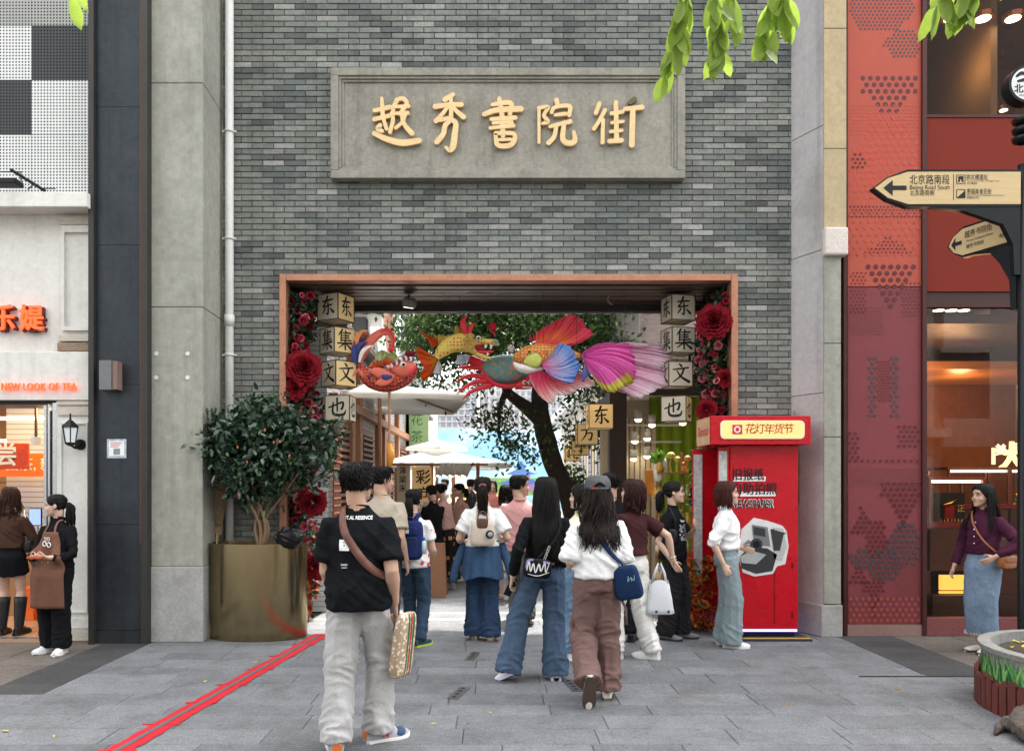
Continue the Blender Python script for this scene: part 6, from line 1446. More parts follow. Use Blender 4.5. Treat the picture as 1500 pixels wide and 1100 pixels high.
# big leaf with midrib fold and wavy edge
LG=[];
for i,(u,w_) in enumerate(((0,.0),(.12,.10),(.35,.175),(.6,.185),(.82,.12),(1,.0))):LG+=[(u,w_,.03+.012*(-1)**i),(u,0,0),(u,-w_,.03-.012*(-1)**i)]
LGF=[(3*i+a,3*i+a+1,3*i+a+4,3*i+a+3) for i in range(5) for a in(0,1)]
tw=[((985,-40),[(1000,10),(990,60),(975,110)],11,3.0),((1010,-60),[(1005,-5),(1012,15)],4,3.0),((1050,-60),[(1050,0),(1052,45),(1060,80)],16,3.0),((1080,-50),[(1075,0),(1085,35)],6,3.1),((1130,-60),[(1130,-10),(1122,30),(1115,55)],12,3.05),((1160,-50),[(1150,-5),(1148,18)],6,3.0),((1375,-60),[(1380,-15),(1372,5)],7,3.0),((1420,-60),[(1415,-15),(1408,4)],8,3.0),((1435,-60),[(1428,-20),(1425,0)],5,3.0),((105,-60),[(106,-20),(105,-4)],2,3.0),((1560,-60),[(1565,-10)],6,3.0)]
T,A,C=[],[],[]
for k,(a,pts,nl,Y) in enumerate(tw):
 path=[P(*a,Y)]+[P(*q,Y+.03*i) for i,q in enumerate(pts)];top=Vector((path[0].x*.97,2.93,4.12))
 MB().tube([Vector(v)-sl for v in catmull([top]+path,4)],[.006]*(4*len(path)+1),6).build('twig',M('twig_green',(.12,.18,.05),.7),sv, True)
 cp=catmull(path,6)
 nl=int(nl*1.3)
 for i in range(nl):
  u=.25+.75*i/max(1,nl-1);q=cp[min(len(cp)-1,int(u*(len(cp)-1)))]
  d=Vector((rr.uniform(-.55,.55),rr.uniform(-.4,.4),-1)).normalized();nrm=Vector((rr.uniform(-.7,.7),-1,rr.uniform(-.2,.3)));y_=nrm.cross(d).normalized();z_=d.cross(y_);L_=rr.uniform(.10,.165)
  T.append(np.array(q)-np.array(sl));A.append(np.stack([np.array(d)*L_,np.array(y_)*L_,np.array(z_)*L_],1));g_=rr.uniform(.7,1.2);C.append((.28*g_,.40*g_,.06*g_))
inst('hanging_leaves',LG,LGF,np.array(A),np.array(T),np.array(C),LV,sv, True)
n=420;T=np.stack([rs_.uniform(-2,3.2,n),2.95+rs_.normal(size=n)*.25,4.35+rs_.normal(size=n)*.22],1);T[:,2]=np.maximum(T[:,2],4.02)
inst('bough_leaves',LG,LGF,rand_frames(n,rs_,.5,(.08,.14)),T-np.array(sl),np.tile([[.15,.27,.04]],(n,1))*rs_.uniform(.6,1.3,(n,1)),LV,sv, True)
n=2600;cl=np.stack([rs_.uniform(-5.5,6,46),rs_.uniform(-5,1.2,46),rs_.uniform(5.2,8.5,46)],1)
T=cl[rs_.randint(0,46,n)]+rs_.normal(size=(n,3))*(.5,.5,.35)-np.array(sl)
inst('crown',LG,LGF,rand_frames(n,rs_,.8,(.14,.22)),T,np.tile([[.09,.17,.03]],(n,1))*rs_.uniform(.6,1.4,(n,1)),LV,sv)
# ---- houses across the street, behind the camera (seen as reflections in the glass)
ob=thing('opposite_house','pale colonnaded house across the street, reflected in the shop windows','building',(0,-11,0))
OPW=M('opposite_wall',(.27,.25,.23),.85,var=.1,scale=2)
MB().box(-16,16,-4,0,0,14).build('wall',OPW,ob)
for k in range(11):
 x=-15+k*3;MB().box(x,x+.5,0,.25,0,9.2).build('pilaster',WPL,ob);f=MB().box(x+.9,x+2.6,.005,.05,3.9,6.2).build('window',M('pane_grey',()),ob);MB().box(x+.85,x+2.65,.0,.12,6.2,6.4).build('lintel',WPL,f);MB().box(x+.9,x+2.6,.005,.05,.2,2.9).build('shop_glass',M('pane_dark',()),ob)
MB().box(-16,16,0,.5,3.2,3.5).build('string_course',WPL,ob);MB().box(-16,16,-.2,.7,9.2,9.6).build('cornice',WPL,ob)
# ------------------------------------------------------------------ people: one continuous body, clothes and hair as children
def fuse(mb,voxel=.01,smooth=4,fold= None,dec= None,name='cloth'):
 """one continuous skin over the overlapping pieces in mb; fold = function(co, no) -> offset along the normal"""
 me=mb.mesh(name)
 o=bpy.data.objects.new(name,me);COL.objects.link(o)
 m=o.modifiers.new('r','REMESH');m.mode='VOXEL';m.voxel_size=voxel;m.adaptivity=0
 if smooth:
  s=o.modifiers.new('s','SMOOTH');s.factor=.5;s.iterations=smooth
 if dec:
  d=o.modifiers.new('d','DECIMATE');d.ratio=dec
 dg=bpy.context.evaluated_depsgraph_get();dg.update()
 out=bpy.data.meshes.new_from_object(o.evaluated_get(dg))
 bpy.data.objects.remove(o,do_unlink= True);bpy.data.meshes.remove(me)
 out.name=name
 if fold:
  n=len(out.vertices)
  co=np.empty(n*3,np.float32);out.vertices.foreach_get('co',co);co=co.reshape(-1,3)
  no=np.array([v.normal[:] for v in out.vertices],np.float32)
  out.vertices.foreach_set('co',(co+no*fold(co)[:, None]).ravel().astype(np.float32))
  out.update()
 out.polygons.foreach_set('use_smooth',np.ones(len(out.polygons),bool))
 return out
def nz(co,f,seed=0.):
 nn=mnoise.noise
 return np.array([nn((x*f[0]+seed,y*f[1]+seed*1.7,z*f[2]-seed)) for x,y,z in co.tolist()],np.float32)
def ridged(a,k=2.2): return np.clip(1-np.abs(a)*k,0,1)**1.6
def ik(a,b,l1,l2,pole):
 d=b-a;L=d.length
 if L>l1+l2-.004:
  k=(l1+l2-.004)/L;b=a+d*k;d=b-a;L=d.length
 t=d/L
 x=(l1*l1-l2*l2+L*L)/(2*L)
 h=math.sqrt(max(0,l1*l1-x*x))
 p=pole-t*pole.dot(t)
 if p.length<1e-4:p=t.orthogonal()
 p.normalize()
 return a+t*x+p*h,b
HEAD_SEC=[(-.004,.016,.082,.045),(.008,.032,.094,.02),(.03,.050,.099,-.025),(.055,.060,.097,-.06),(.082,.067,.094,-.082),(.115,.072,.089,-.095),(.150,.076,.093,-.104),(.185,.074,.082,-.103),(.212,.060,.058,-.082),(.230,.036,.028,-.05),(.237,.012,.0,-.02)]
def head_at(z):
 Z=[s[0] for s in HEAD_SEC]
 return[float(np.interp(z,Z,[s[k] for s in HEAD_SEC])) for k in(1,2,3)]
def head_pt(th,z,off=0.):
 """point on the skull; th = 0 in front, 90 at the right ear"""
 hw,f,b=head_at(z);cy=(f+b)/2;hd=(f-b)/2
 s,c=math.sin(th),math.cos(th)
 p=Vector((s*hw,cy+c*hd,z));n=Vector((s/max(hw,.01),c/max(hd,.01),max(0,(z-.13))*150)).normalized()
 return p+n*off
SKIN=[M('skin_light',(.56,.36,.27),.5,var=.06,scale=30),M('skin_warm',(.47,.29,.205),.5,var=.06,scale=30)]
HAIRM={}
def hairmat(c):
 if c not in HAIRM:
  HAIRM[c]=M('hair_%d'%len(HAIRM),c,.55,var=.6,scale=55,stretch=(1,1,.12),bump=.5,bscale=160,spec=.12)
 return HAIRM[c]
BLACKHAIR=(.010,.009,.0085)
CL={}
def cloth(name,col,rough=.85,var=.14,bump=.25,bscale=220,**k):
 return M('cloth_'+name,col,rough,var=var,scale=9,bump=bump,bscale=bscale,spec=.06,wrinkle=.22,**k)
class Person: pass
def hand_pieces(mb,wrist,d,n,side,curl,s,spread=.0,thumb_in=.3):
 """palm and five separate fingers; d along the hand, n = back of the hand, side = towards the thumb"""
 d=d.normalized();n=(n-d*n.dot(d)).normalized();side=(side-d*side.dot(d)-n*side.dot(n)).normalized()
 up=side
 mb.tube([wrist-d*.02*s,wrist+d*.02*s,wrist+d*.055*s,wrist+d*.092*s],[(.024*s,.018*s),(.030*s,.016*s),(.038*s,.0145*s),(.036*s,.0115*s)],10,up=up)
 for k,(off,ln) in enumerate(((.030,.068),(.0105,.078),(-.0095,.072),(-.029,.056))):
  dd=(d+side*(spread*(off/.03))).normalized()
  p=wrist+d*.086*s+side*off*s
  pts=[p];a=0
  for f_,(seg,ca) in enumerate(((.42,.55),(.32,1.2),(.26,1.0))):
   a+=curl*ca*.75
   pts.append(pts[-1]+(dd*math.cos(a)-n*math.sin(a))*ln*seg*s)
  mb.tube(pts,[.0088*s,.0084*s,.0078*s,.0062*s],7)
 p=wrist+d*.03*s+side*.028*s-n*.004*s
 q=p+(d*.55+side*(.75-thumb_in)-n*.35*(1+curl*.3)).normalized()*.045*s
 r=q+(d*.9+side*.1-n*(.3+curl*.4)).normalized()*.034*s
 mb.tube([p-d*.015*s-side*.012*s,p,q,r],[.013*s,.0125*s,.0100*s,.0076*s],7)
def shoe(pr,ank,yaw,pitch,col,sole,s,kind='sneaker',name='shoe'):
 rot=Matrix.Rotation(yaw,3,'Z')@Matrix.Rotation(pitch,3,'X')
 k=1.0 if kind!='chunky' else 1.1
 mb=MB()
 # outline rings from heel to toe: y, half width, height of the top
 rings=[(-.075,.022,.055),(-.062,.034,.075),(-.03,.036,.085),(.02,.037,.078),(.07,.043,.058),(.12,.046,.043),(.165,.039,.034),(.188,.022,.025),(.194,.008,.016)]
 if kind=='flat':rings=[(y,w_*.92,h*(.55 if y<.05 else .75)) for y,w_,h in rings]
 V=[];F=[];n=12
 for y,hw,ht in rings:
  for i in range(n):
   a=math.pi*2*i/n
   cx=math.cos(a);sz=math.sin(a)
   x=hw*(abs(cx)**.75)*(1 if cx>0 else -1)
   z=-.055+(ht if sz>0 else .02)*(abs(sz)**.8)*(1 if sz>0 else -1)
   V.append((x*k,y*k,z))
 for r_ in range(len(rings)-1):
  for i in range(n):
   F.append((r_*n+i,r_*n+(i+1)%n,(r_+1)*n+(i+1)%n,(r_+1)*n+i))
 F.append(tuple(range(n)));F.append(tuple(range((len(rings)-1)*n,len(rings)*n))[::-1])
 mb.add(V,F)
 ms=MB()
 out=[]
 for y,hw,ht in rings:out.append((hw*k*1.08+.002,y*k))
 ol=[(x,y) for x,y in out]+[(-x,y) for x,y in out[::-1]]
 th=.028 if kind=='chunky' else(.012 if kind=='flat' else .021)
 m=len(ol)
 def zb(y): return .012*max(0,(y-.12)/.07)**2
 V=[(x,y,-.075+zb(y)) for x,y in ol]+[(x,y,-.075+th+zb(y)) for x,y in ol]
 F=[(i,i+1,m-2-i,m-1-i) for i in range(m//2-1)]
 F+=[tuple(j+m for j in f) for f in F]
 F+=[(i,(i+1)%m,(i+1)%m+m,i+m) for i in range(m)]
 ms.add(V,F)
 if kind in('sneaker','chunky'):
  ml=MB()
  for j in range(4):
   y=.035+j*.02;z=-.055+np.interp(y,[r_[0] for r_ in rings],[r_[2] for r_ in rings])*.97
   ml.box(-.018,.018,y,y+.008,z-.004,z+.005)
  ml.xf(Matrix.Translation(ank)@rot.to_4x4()@Matrix.Scale(s,4))
 X=Matrix.Translation(ank)@rot.to_4x4()@Matrix.Scale(s,4)
 mb.xf(X);ms.xf(X)
 o=mb.build(name,col,pr.root,smooth= True)
 sub=o.modifiers.new('s','SUBSURF');sub.levels=1;sub.render_levels=1
 ms.build('sole',sole,o)
 if kind in('sneaker','chunky'):ml.build('lace',sole,o)
 return o
def make_person(label,X,Y,rz,h=1.65,sex='f',skin=0,feet= None,hands= None,lean=.0,side=0.,head=(0,0,0),elbow= None,handdir= None,curl=(.5,.5),top= None,bottom= None,shoes= None,hair= None,face= False,voxel=.0062,z0=0.,fat=0.,name='person',group= None,bodydec=.22,palm= None):
 """joints in metres for a 1.70 m body, x to the person's right, y forwards; scaled by h"""
 pr=Person();s=h/1.70;pr.s=s
 root=thing(name,label,'person',(X,Y,z0),R(rz),group);pr.root=root;pr.rz=R(rz)
 male=sex=='m'
 V3= lambda *a:Vector(a)*s
 def sp(z):
  t=(z-.93)/.5
  return Vector((side*t,lean*t*(abs(t) if t<0 else 1),0))
 def S(x,y,z):o=sp(z); return Vector((x+o.x,y+o.y,z))*s
 feet=feet or[(-.09,.02,.075,6,0),(.09,-.02,.075,-6,0)]
 # a long stride lowers the pelvis
 low=[math.hypot(f_[0]-sx_*.08,f_[1]) for f_,sx_ in zip(feet,(-1,1))]
 dz=max(0,max(.90-f_[2]-math.sqrt(max(.1,.826**2-l_*l_)) for f_,l_ in zip(feet,low)))
 feet=[(f_[0],f_[1],f_[2]+dz,f_[3],f_[4]) for f_ in feet];root.location.z-=dz*s
 shw=.166 if male else .148
 shz=1.332 if male else 1.320
 hipx=.080
 skinm=SKIN[skin]
 body=MB()
 g=1+fat
 # ---- torso
 sec=([(.86,.150,.105),(.95,.155,.108),(1.06,.135,.098),(1.18,.150,.108),(1.27,.172,.114),(1.33,.172,.100),(1.37,.140,.080),(1.40,.102,.066),(1.43,.068,.060),(1.455,.055,.055)] if male else[(.86,.155,.108),(.94,.160,.112),(1.06,.122,.092),(1.17,.132,.105),(1.25,.146,.114),(1.31,.148,.098),(1.352,.122,.076),(1.388,.084,.060),(1.415,.056,.050),(1.44,.046,.046)])
 sec=[(z,a*(.93 if male else .95),b*.95) for z,a,b in sec]
 pr.sec=sec;pr.S=S;pr.sp=sp
 body.tube([S(0,-.004,z) for z,a,b in sec],[(a*s*g-(.016 if z<1.3 else .030)*s,max(.012*s,b*s*g-(.014 if z<1.3 else .024)*s)) for z,a,b in sec],20,up=(1,0,0))
 # ---- head and neck
 neck=S(0,-.012,1.43)
 hy,hp,hr=[R(a) for a in head]
 HR=Matrix.Rotation(-hy,3,'Z')@Matrix.Rotation(hp,3,'X')@Matrix.Rotation(hr,3,'Y')
 hk=s*(1.0 if male else .97)
 hb=S(0,.0,1.4635) if male else S(0,.0,1.468)
 pr.HX=Matrix.Translation(hb+Vector((0,.012*s,0)))@HR.to_4x4()@Matrix.Scale(hk,4)
 H= lambda x,y,z:pr.HX@Vector((x,y,z))
 nr=(.058 if male else .047)*s
 body.tube([S(0,-.02,1.36),neck,H(0,-.03,.02),H(0,-.03,.09)],[nr*1.0,nr*1.0,nr,nr],14)
 k0=len(body.V)
 V=[];F=[];nn=22
 for z,hw,f,b in HEAD_SEC:
  for i in range(nn):
   V.append(head_pt(2*math.pi*i/nn,z))
 for j in range(len(HEAD_SEC)-1):
  for i in range(nn):
   F.append((j*nn+i,j*nn+(i+1)%nn,(j+1)*nn+(i+1)%nn,(j+1)*nn+i))
 F.append(tuple(range(nn)));F.append(tuple(range((len(HEAD_SEC)-1)*nn,len(HEAD_SEC)*nn)))
 body.add(V,F)
 body.tube([(0,.084,.128),(0,.100,.105),(0,.110,.086),(0,.094,.076)],[.0075,.0095,.012,.010],8)
 body.ell((-.011,.099,.081),(.0085,.011,.0075));body.ell((.011,.099,.081),(.0085,.011,.0075))
 body.ell((0,.091,.0575),(.024,.0115,.0075));body.ell((0,.089,.046),(.021,.0115,.0075))
 body.ell((0,.086,.014),(.022,.018,.018))
 for sx in(-1,1):
  body.ell((sx*.036,.066,.078),(.028,.026,.026));body.ell((sx*.030,.083,.140),(.022,.012,.008))
  body.ell((sx*.076,-.012,.105),(.009,.019,.032))
 body.xf(pr.HX,k0)
 # ---- legs
 pr.knee=[];pr.ank=[];pr.hip=[]
 for i,sx in enumerate((-1,1)):
  fx,fy,fz,yaw,pit=feet[i]
  hip=V3(sx*hipx,0,.90);an=V3(fx,fy,fz)
  kn,an=ik(hip,an,.419*s,.412*s,Vector((math.sin(-R(yaw))*.6,1,0)))
  pr.hip.append(hip);pr.knee.append(kn);pr.ank.append(an)
  t1=hip.lerp(kn,.5);c1=kn.lerp(an,.33);back=Vector((0,-.012,0))*s
  gl=g*(1.0 if male else .98)
  body.tube([hip+Vector((0,-.01,.03))*s,hip.lerp(kn,.15),t1,kn.lerp(hip,.12),kn,c1+back,kn.lerp(an,.7),an],[r_*s*gl for r_ in(.080,.080,.068,.052,.050,.052,.037,.033)],14)
  yv=Matrix.Rotation(R(yaw),3,'Z')@Matrix.Rotation(R(pit),3,'X')
  ft=[an+yv@(Vector(p)*s) for p in((0,-.045,-.042),(0,0,-.038),(0,.08,-.05),(0,.15,-.058))]
  body.tube([an,ft[1]],[.034*s,.03*s],8)
  body.tube(ft,[(.026*s,.022*s),(.03*s,.026*s),(.036*s,.018*s),(.026*s,.012*s)],8,up=(1,0,0))
  # ---- arms
 hands=hands or[(-.225,.02,.84),(.225,.02,.84)]
 pr.sh=[];pr.el=[];pr.wr=[];pr.hd=[]
 for i,sx in enumerate((-1,1)):
  sh=S(sx*shw,-.012,shz)
  wr=Vector(hands[i])*s
  pole=Vector((sx*.15,-1,-.1)) if not(elbow and elbow[i]) else Vector(elbow[i])
  el,wr=ik(sh,wr,.285*s,.245*s,pole)
  pr.sh.append(sh);pr.el.append(el);pr.wr.append(wr)
  am=1.12 if male else .96
  am*=1+fat*.5
  inn=S(sx*(shw-.07),-.012,shz-.005)
  body.tube([inn,sh,sh.lerp(el,.25),sh.lerp(el,.6),el,el.lerp(wr,.25),el.lerp(wr,.7),wr],[r_*s*am for r_ in(.030,.044,.045,.042,.037,.040,.029,.0245)],12)
  d=(wr-el).normalized()
  if handdir and handdir[i]:d=Vector(handdir[i]).normalized()
  pn=Vector((sx,.15,0))
  if palm and palm[i]:pn=Vector(palm[i])
  tside=Vector((0,1,.25))
  if abs(d.dot(tside.normalized()))>.85:tside=Vector((-sx,0,1))
  if palm and palm[i] and len(palm[i])>3: pass
  hand_pieces(body,wr,d,pn,tside,curl[i],s*(1.06 if male else .97))
  pr.hd.append(d)
 me=fuse(body,voxel,3,dec=bodydec,name='body')
 bo=bpy.data.objects.new('body',me);me.materials.append(skinm);link(bo,root);pr.body=bo
 # ---- face
 if face:
  ew=M('eye_white',(.62,.6,.57),.25,var=0);ed=M('eye_dark',(.012,.009,.008),.15,var=0)
  br=M('brow',(.018,.014,.012),.8,var=0);lp=M('lips',(.42,.16,.14),.4,var=.05)
  for sx in(-1,1):
   rt=Matrix.Rotation(sx*-.25,3,'Z')
   e=MB().ell((sx*.031,.0845,.1175),(.0135,.006,.0062),10,7,rt).xf(pr.HX).build('eye',ew,root, True)
   MB().ell((sx*.031,.0885,.1175),(.0062,.004,.0060),10,7).xf(pr.HX).build('iris',ed,e, True)
   MB().tube([(sx*.045,.079,.1195),(sx*.032,.0905,.1245),(sx*.018,.089,.1195)],[(.0016,.003)]*3,6).xf(pr.HX).build('eyelid',br,e)
   MB().tube([(sx*.052,.082,.139),(sx*.036,.0955,.1445),(sx*.016,.0985,.140)],[.0015,.0035,.003],6).xf(pr.HX).build('eyebrow',br,root)
  MB().tube([(-.023,.090,.0525),(-.011,.1015,.056),(0,.1035,.0545),(.011,.1015,.056),(.023,.090,.0525)],[.002,.004,.0038,.004,.002],6).xf(pr.HX).tube([H(-.018,.092,.049),H(0,.1015,.0455),H(.018,.092,.049)],[.002*s,.0048*s,.002*s],6).build('lips',lp,root, True)
  # ---- trousers, skirt
 bt=bottom
 seed=rnd.random()*50
 if bt and bt['kind'] in('trousers','shorts'):
  mb=MB();e=bt.get('ease',.02);wid=[q*.87 for q in bt.get('w',(.10,.085,.08,.075))];wz=bt.get('waist',1.03)
  hipsec=[(wz,np.interp(wz,[q[0] for q in sec],[q[1] for q in sec])+.004,np.interp(wz,[q[0] for q in sec],[q[2] for q in sec])+.004),(.97,.147+e*.35,.104+e*.35),(.90,.150+e*.8,.110+e*.8),(.83,.138+e*.8,.098+e*.8)]
  mb.tube([S(0,-.004,z) for z,a,b in hipsec],[(a*s*g,b*s*g) for z,a,b in hipsec],20,up=(1,0,0))
  for i,sx in enumerate((-1,1)):
   hp,kn,an=pr.hip[i],pr.knee[i],pr.ank[i]
   end=an.lerp(kn,bt.get('short',.0)) if bt['kind']=='trousers' else hp.lerp(kn,.7)
   if bt['kind']=='trousers' and bt.get('long'):end=an+(an-kn).normalized()*bt['long']*s
   # the cuff hangs down even where the leg is bent
   pts=[hp+Vector((sx*.004,0,.02))*s,hp.lerp(kn,.3),hp.lerp(kn,.65),kn,kn.lerp(end,.35),kn.lerp(end,.7),end]
   wv=[wid[0],wid[0],(wid[0]+wid[1])/2,wid[1],(wid[1]*.6+wid[2]*.4),wid[2],wid[3]]
   drop=Vector((0,0,-1))*bt.get('drop',0)*s
   pts[4]+=drop*.5;pts[5]+=drop;pts[6]+=drop*.6
   mb.tube(pts,[(a*s*g,a*s*g*bt.get('depth',1.0)) for a in wv],18,up=(1,0,0))
  amp=bt.get('fold',.012)*s
  kz=[pr.knee[0].z,pr.knee[1].z];az=min(a.z for a in pr.ank)
  def fold(co):
   a=ridged(nz(co,(10,10,2.6),seed));b=ridged(nz(co+co[:,[2,0,1]]*.9,(4,4,17),seed+9))
   z=co[:,2]
   near=np.exp(-((z-kz[0]-.03)/.11)**2)+1.2*np.exp(-((z-az-.08)/.10)**2)+.7*np.exp(-((z-.80*s)/.09)**2)
   return amp*np.clip((wz*s-.02-z)/.08,.1,1)*(a*.75+b*near*.75-.5)
  me=fuse(mb,.0105,5,fold,name='trousers')
  to=bpy.data.objects.new('trousers' if bt['kind']=='trousers' else 'shorts',me);me.materials.append(bt['mat']);link(to,root);pr.trousers=to
 elif bt and bt['kind']=='skirt':
  mb=MB();L=bt['hem'];w0=bt.get('w',(.175,.19));wz=bt.get('waist',1.04)
  mid=(pr.ank[0]+pr.ank[1])/2
  zz=np.linspace(wz,L,9)
  pts=[];rr=[]
  for j,z in enumerate(zz):
   t=max(0,(.9-z)/.9);c=S(0,-.004,z)*(1 if z>.9 else 1)
   kc=(pr.knee[0]+pr.knee[1])/2;c=Vector((mid.x*t,float(np.interp(z,[.1,.5,.9],[mid.y,kc.y/s*s,-.004])),z*s)) if z<.9 else c
   pts.append(c);u=j/8
   if z>.92:
    a,b=np.interp(z,[q[0] for q in sec],[q[1] for q in sec])+.008,np.interp(z,[q[0] for q in sec],[q[2] for q in sec])+.008
   else:
    q=(0.92-z)/max(.01,.92-L);a=w0[0]+(w0[1]-w0[0])*q;b=a*bt.get('depth',.9)
   rr.append((a*s,b*s))
  mb.tube(pts,rr,24,up=(1,0,0))
  amp=bt.get('fold',.012)*s
  def fold(co):
   th=np.arctan2(co[:,0],co[:,1])
   q=np.clip((.95*s-co[:,2])/.4,0,1)
   return amp*q*(np.sin(th*bt.get('n',9)+nz(co,(3,3,2),seed)*4))+amp*.6*(ridged(nz(co,(6,6,9),seed))-.4)
  me=fuse(mb,.011,4,fold,name='skirt')
  to=bpy.data.objects.new('skirt',me);me.materials.append(bt['mat']);link(to,root);pr.trousers=to
  # ---- shirt
 tp=top
 if tp:
  mb=MB();e=tp.get('ease',.02)*.7;hem=tp.get('hem',.90);flare=tp.get('flare',0)
  zz=[z for z in(.72,.80,.86,.95,1.06,1.18,1.27,1.32,1.36,1.395,1.42,1.44) if z>hem+.015]
  zz=[hem]+zz
  zs=[q[0] for q in sec]
  pts=[];rr=[]
  boxy=tp.get('boxy',.6)
  wmax=max(q[1] for q in sec if q[0]>1.1)
  for z in zz:
   a=float(np.interp(z,zs,[q[1] for q in sec]));b=float(np.interp(z,zs,[q[2] for q in sec]))
   if z<1.3:
    t=min(1,(1.3-z)/.2)
    a=a*(1-boxy*t)+boxy*t*max(a,wmax+.005);b=b*(1-boxy*t)+boxy*t*max(b,.112)
    a+=flare*(1.3-z);b+=flare*(1.3-z)
   ez=float(np.interp(z,[1.2,1.32,1.4,1.44],[e,e*.6,e*.3,.004]))
   if z<1.0 and bt and bt['kind']!='skirt':a=max(a,.150+bt.get('ease',.02)*.8-ez+.011);b=max(b,.110+bt.get('ease',.02)*.8-ez+.014)
   if z>=1.43:a,b=(.066,.062) if male else(.058,.054)
   pts.append(S(0,-.004,z));rr.append(((a+ez)*s*g,(b+ez)*s*g))
  mb.tube(pts,rr,24,up=(1,0,0))
  sl=tp.get('sleeve',.55);sw=tp.get('sw',.07)*.9
  for i,sx in enumerate((-1,1)):
   sh,el,wr=pr.sh[i],pr.el[i],pr.wr[i]
   inn=S(sx*(shw-.08),-.012,shz-.01)
   slv=sl[i] if isinstance(sl,(tuple,list)) else sl
   if slv<=0:continue
   if slv<=1:
    end=sh.lerp(el,slv)
    pts=[inn,sh+Vector((0,0,.002))*s,sh.lerp(end,.5),end];rr=[.044*s*g+e*s*.2,(.054+e*.35)*s*g,(sw+e*.2)*s,(sw+.006+e*.2)*s]
   else:
    t=slv-1;end=el.lerp(wr,t)
    we=tp.get('cuff',.036)
    pts=[inn,sh,sh.lerp(el,.5),el,el.lerp(end,.5),end]
    rr=[q*s for q in(.044+e*.2,.054+e*.3,.050+e*.4,.045+e*.45,.043+e*.35,we)]
   mb.tube(pts,rr,14)
  amp=tp.get('fold',.011)*s
  hz=hem*s
  def fold(co):
   a=ridged(nz(co,(6.5,6.5,5),seed+3));b=ridged(nz(co+co[:,[2,2,0]]*.8,(5,5,11),seed+5))
   near=np.exp(-((co[:,2]-hz-.10)/.12)**2)*.6+.5
   top_=np.clip((1.38*s-co[:,2])/.08,.15,1)
   hemf=np.clip((co[:,2]-hz)/.05,.25,1)
   return amp*top_*(a*.6+b*near*hemf-.4*hemf)
  me=fuse(mb,.0105,9,fold,name='shirt')
  so=bpy.data.objects.new(tp.get('name','shirt'),me);me.materials.append(tp['mat']);link(so,root);pr.shirt=so
  if tp.get('collar'):
   mc=MB();cc=tp['collar']
   ring=[]
   for i in range(17):
    a=R(-150+300*i/16)
    ring.append(S(.068*math.sin(a),-.018-.066*math.cos(a)*1,1.447-.030*(1-math.cos(R(180)-abs(a)))*.5))
   mc.tube(ring,[(.02*s,.008*s)]*17,6,up=(0,0,1));mc.build('collar',tp.get('collarmat',tp['mat']),so, True)
  elif tp.get('rib', True):
   mc=MB();r_=(.066,.062) if male else(.060,.056)
   mc.tube([S(r_[0]*math.sin(a),-.004+r_[1]*math.cos(a),1.437-.012*math.cos(a)) for a in np.linspace(0,2*math.pi,21)],.0055*s,6,cap= False)
   mc.build('neckband',tp.get('collarmat',tp['mat']),so, True)
   # ---- shoes
 if shoes:
  for i in(0,1):
   fx,fy,fz,yaw,pit=feet[i]
   shoe(pr,pr.ank[i],R(yaw),R(pit),shoes['mat'],shoes.get('sole',shoes['mat']),s*shoes.get('k',1.0),shoes.get('kind','sneaker'),shoes.get('name','shoe'))
 if hair:make_hair(pr,**hair)
 return pr
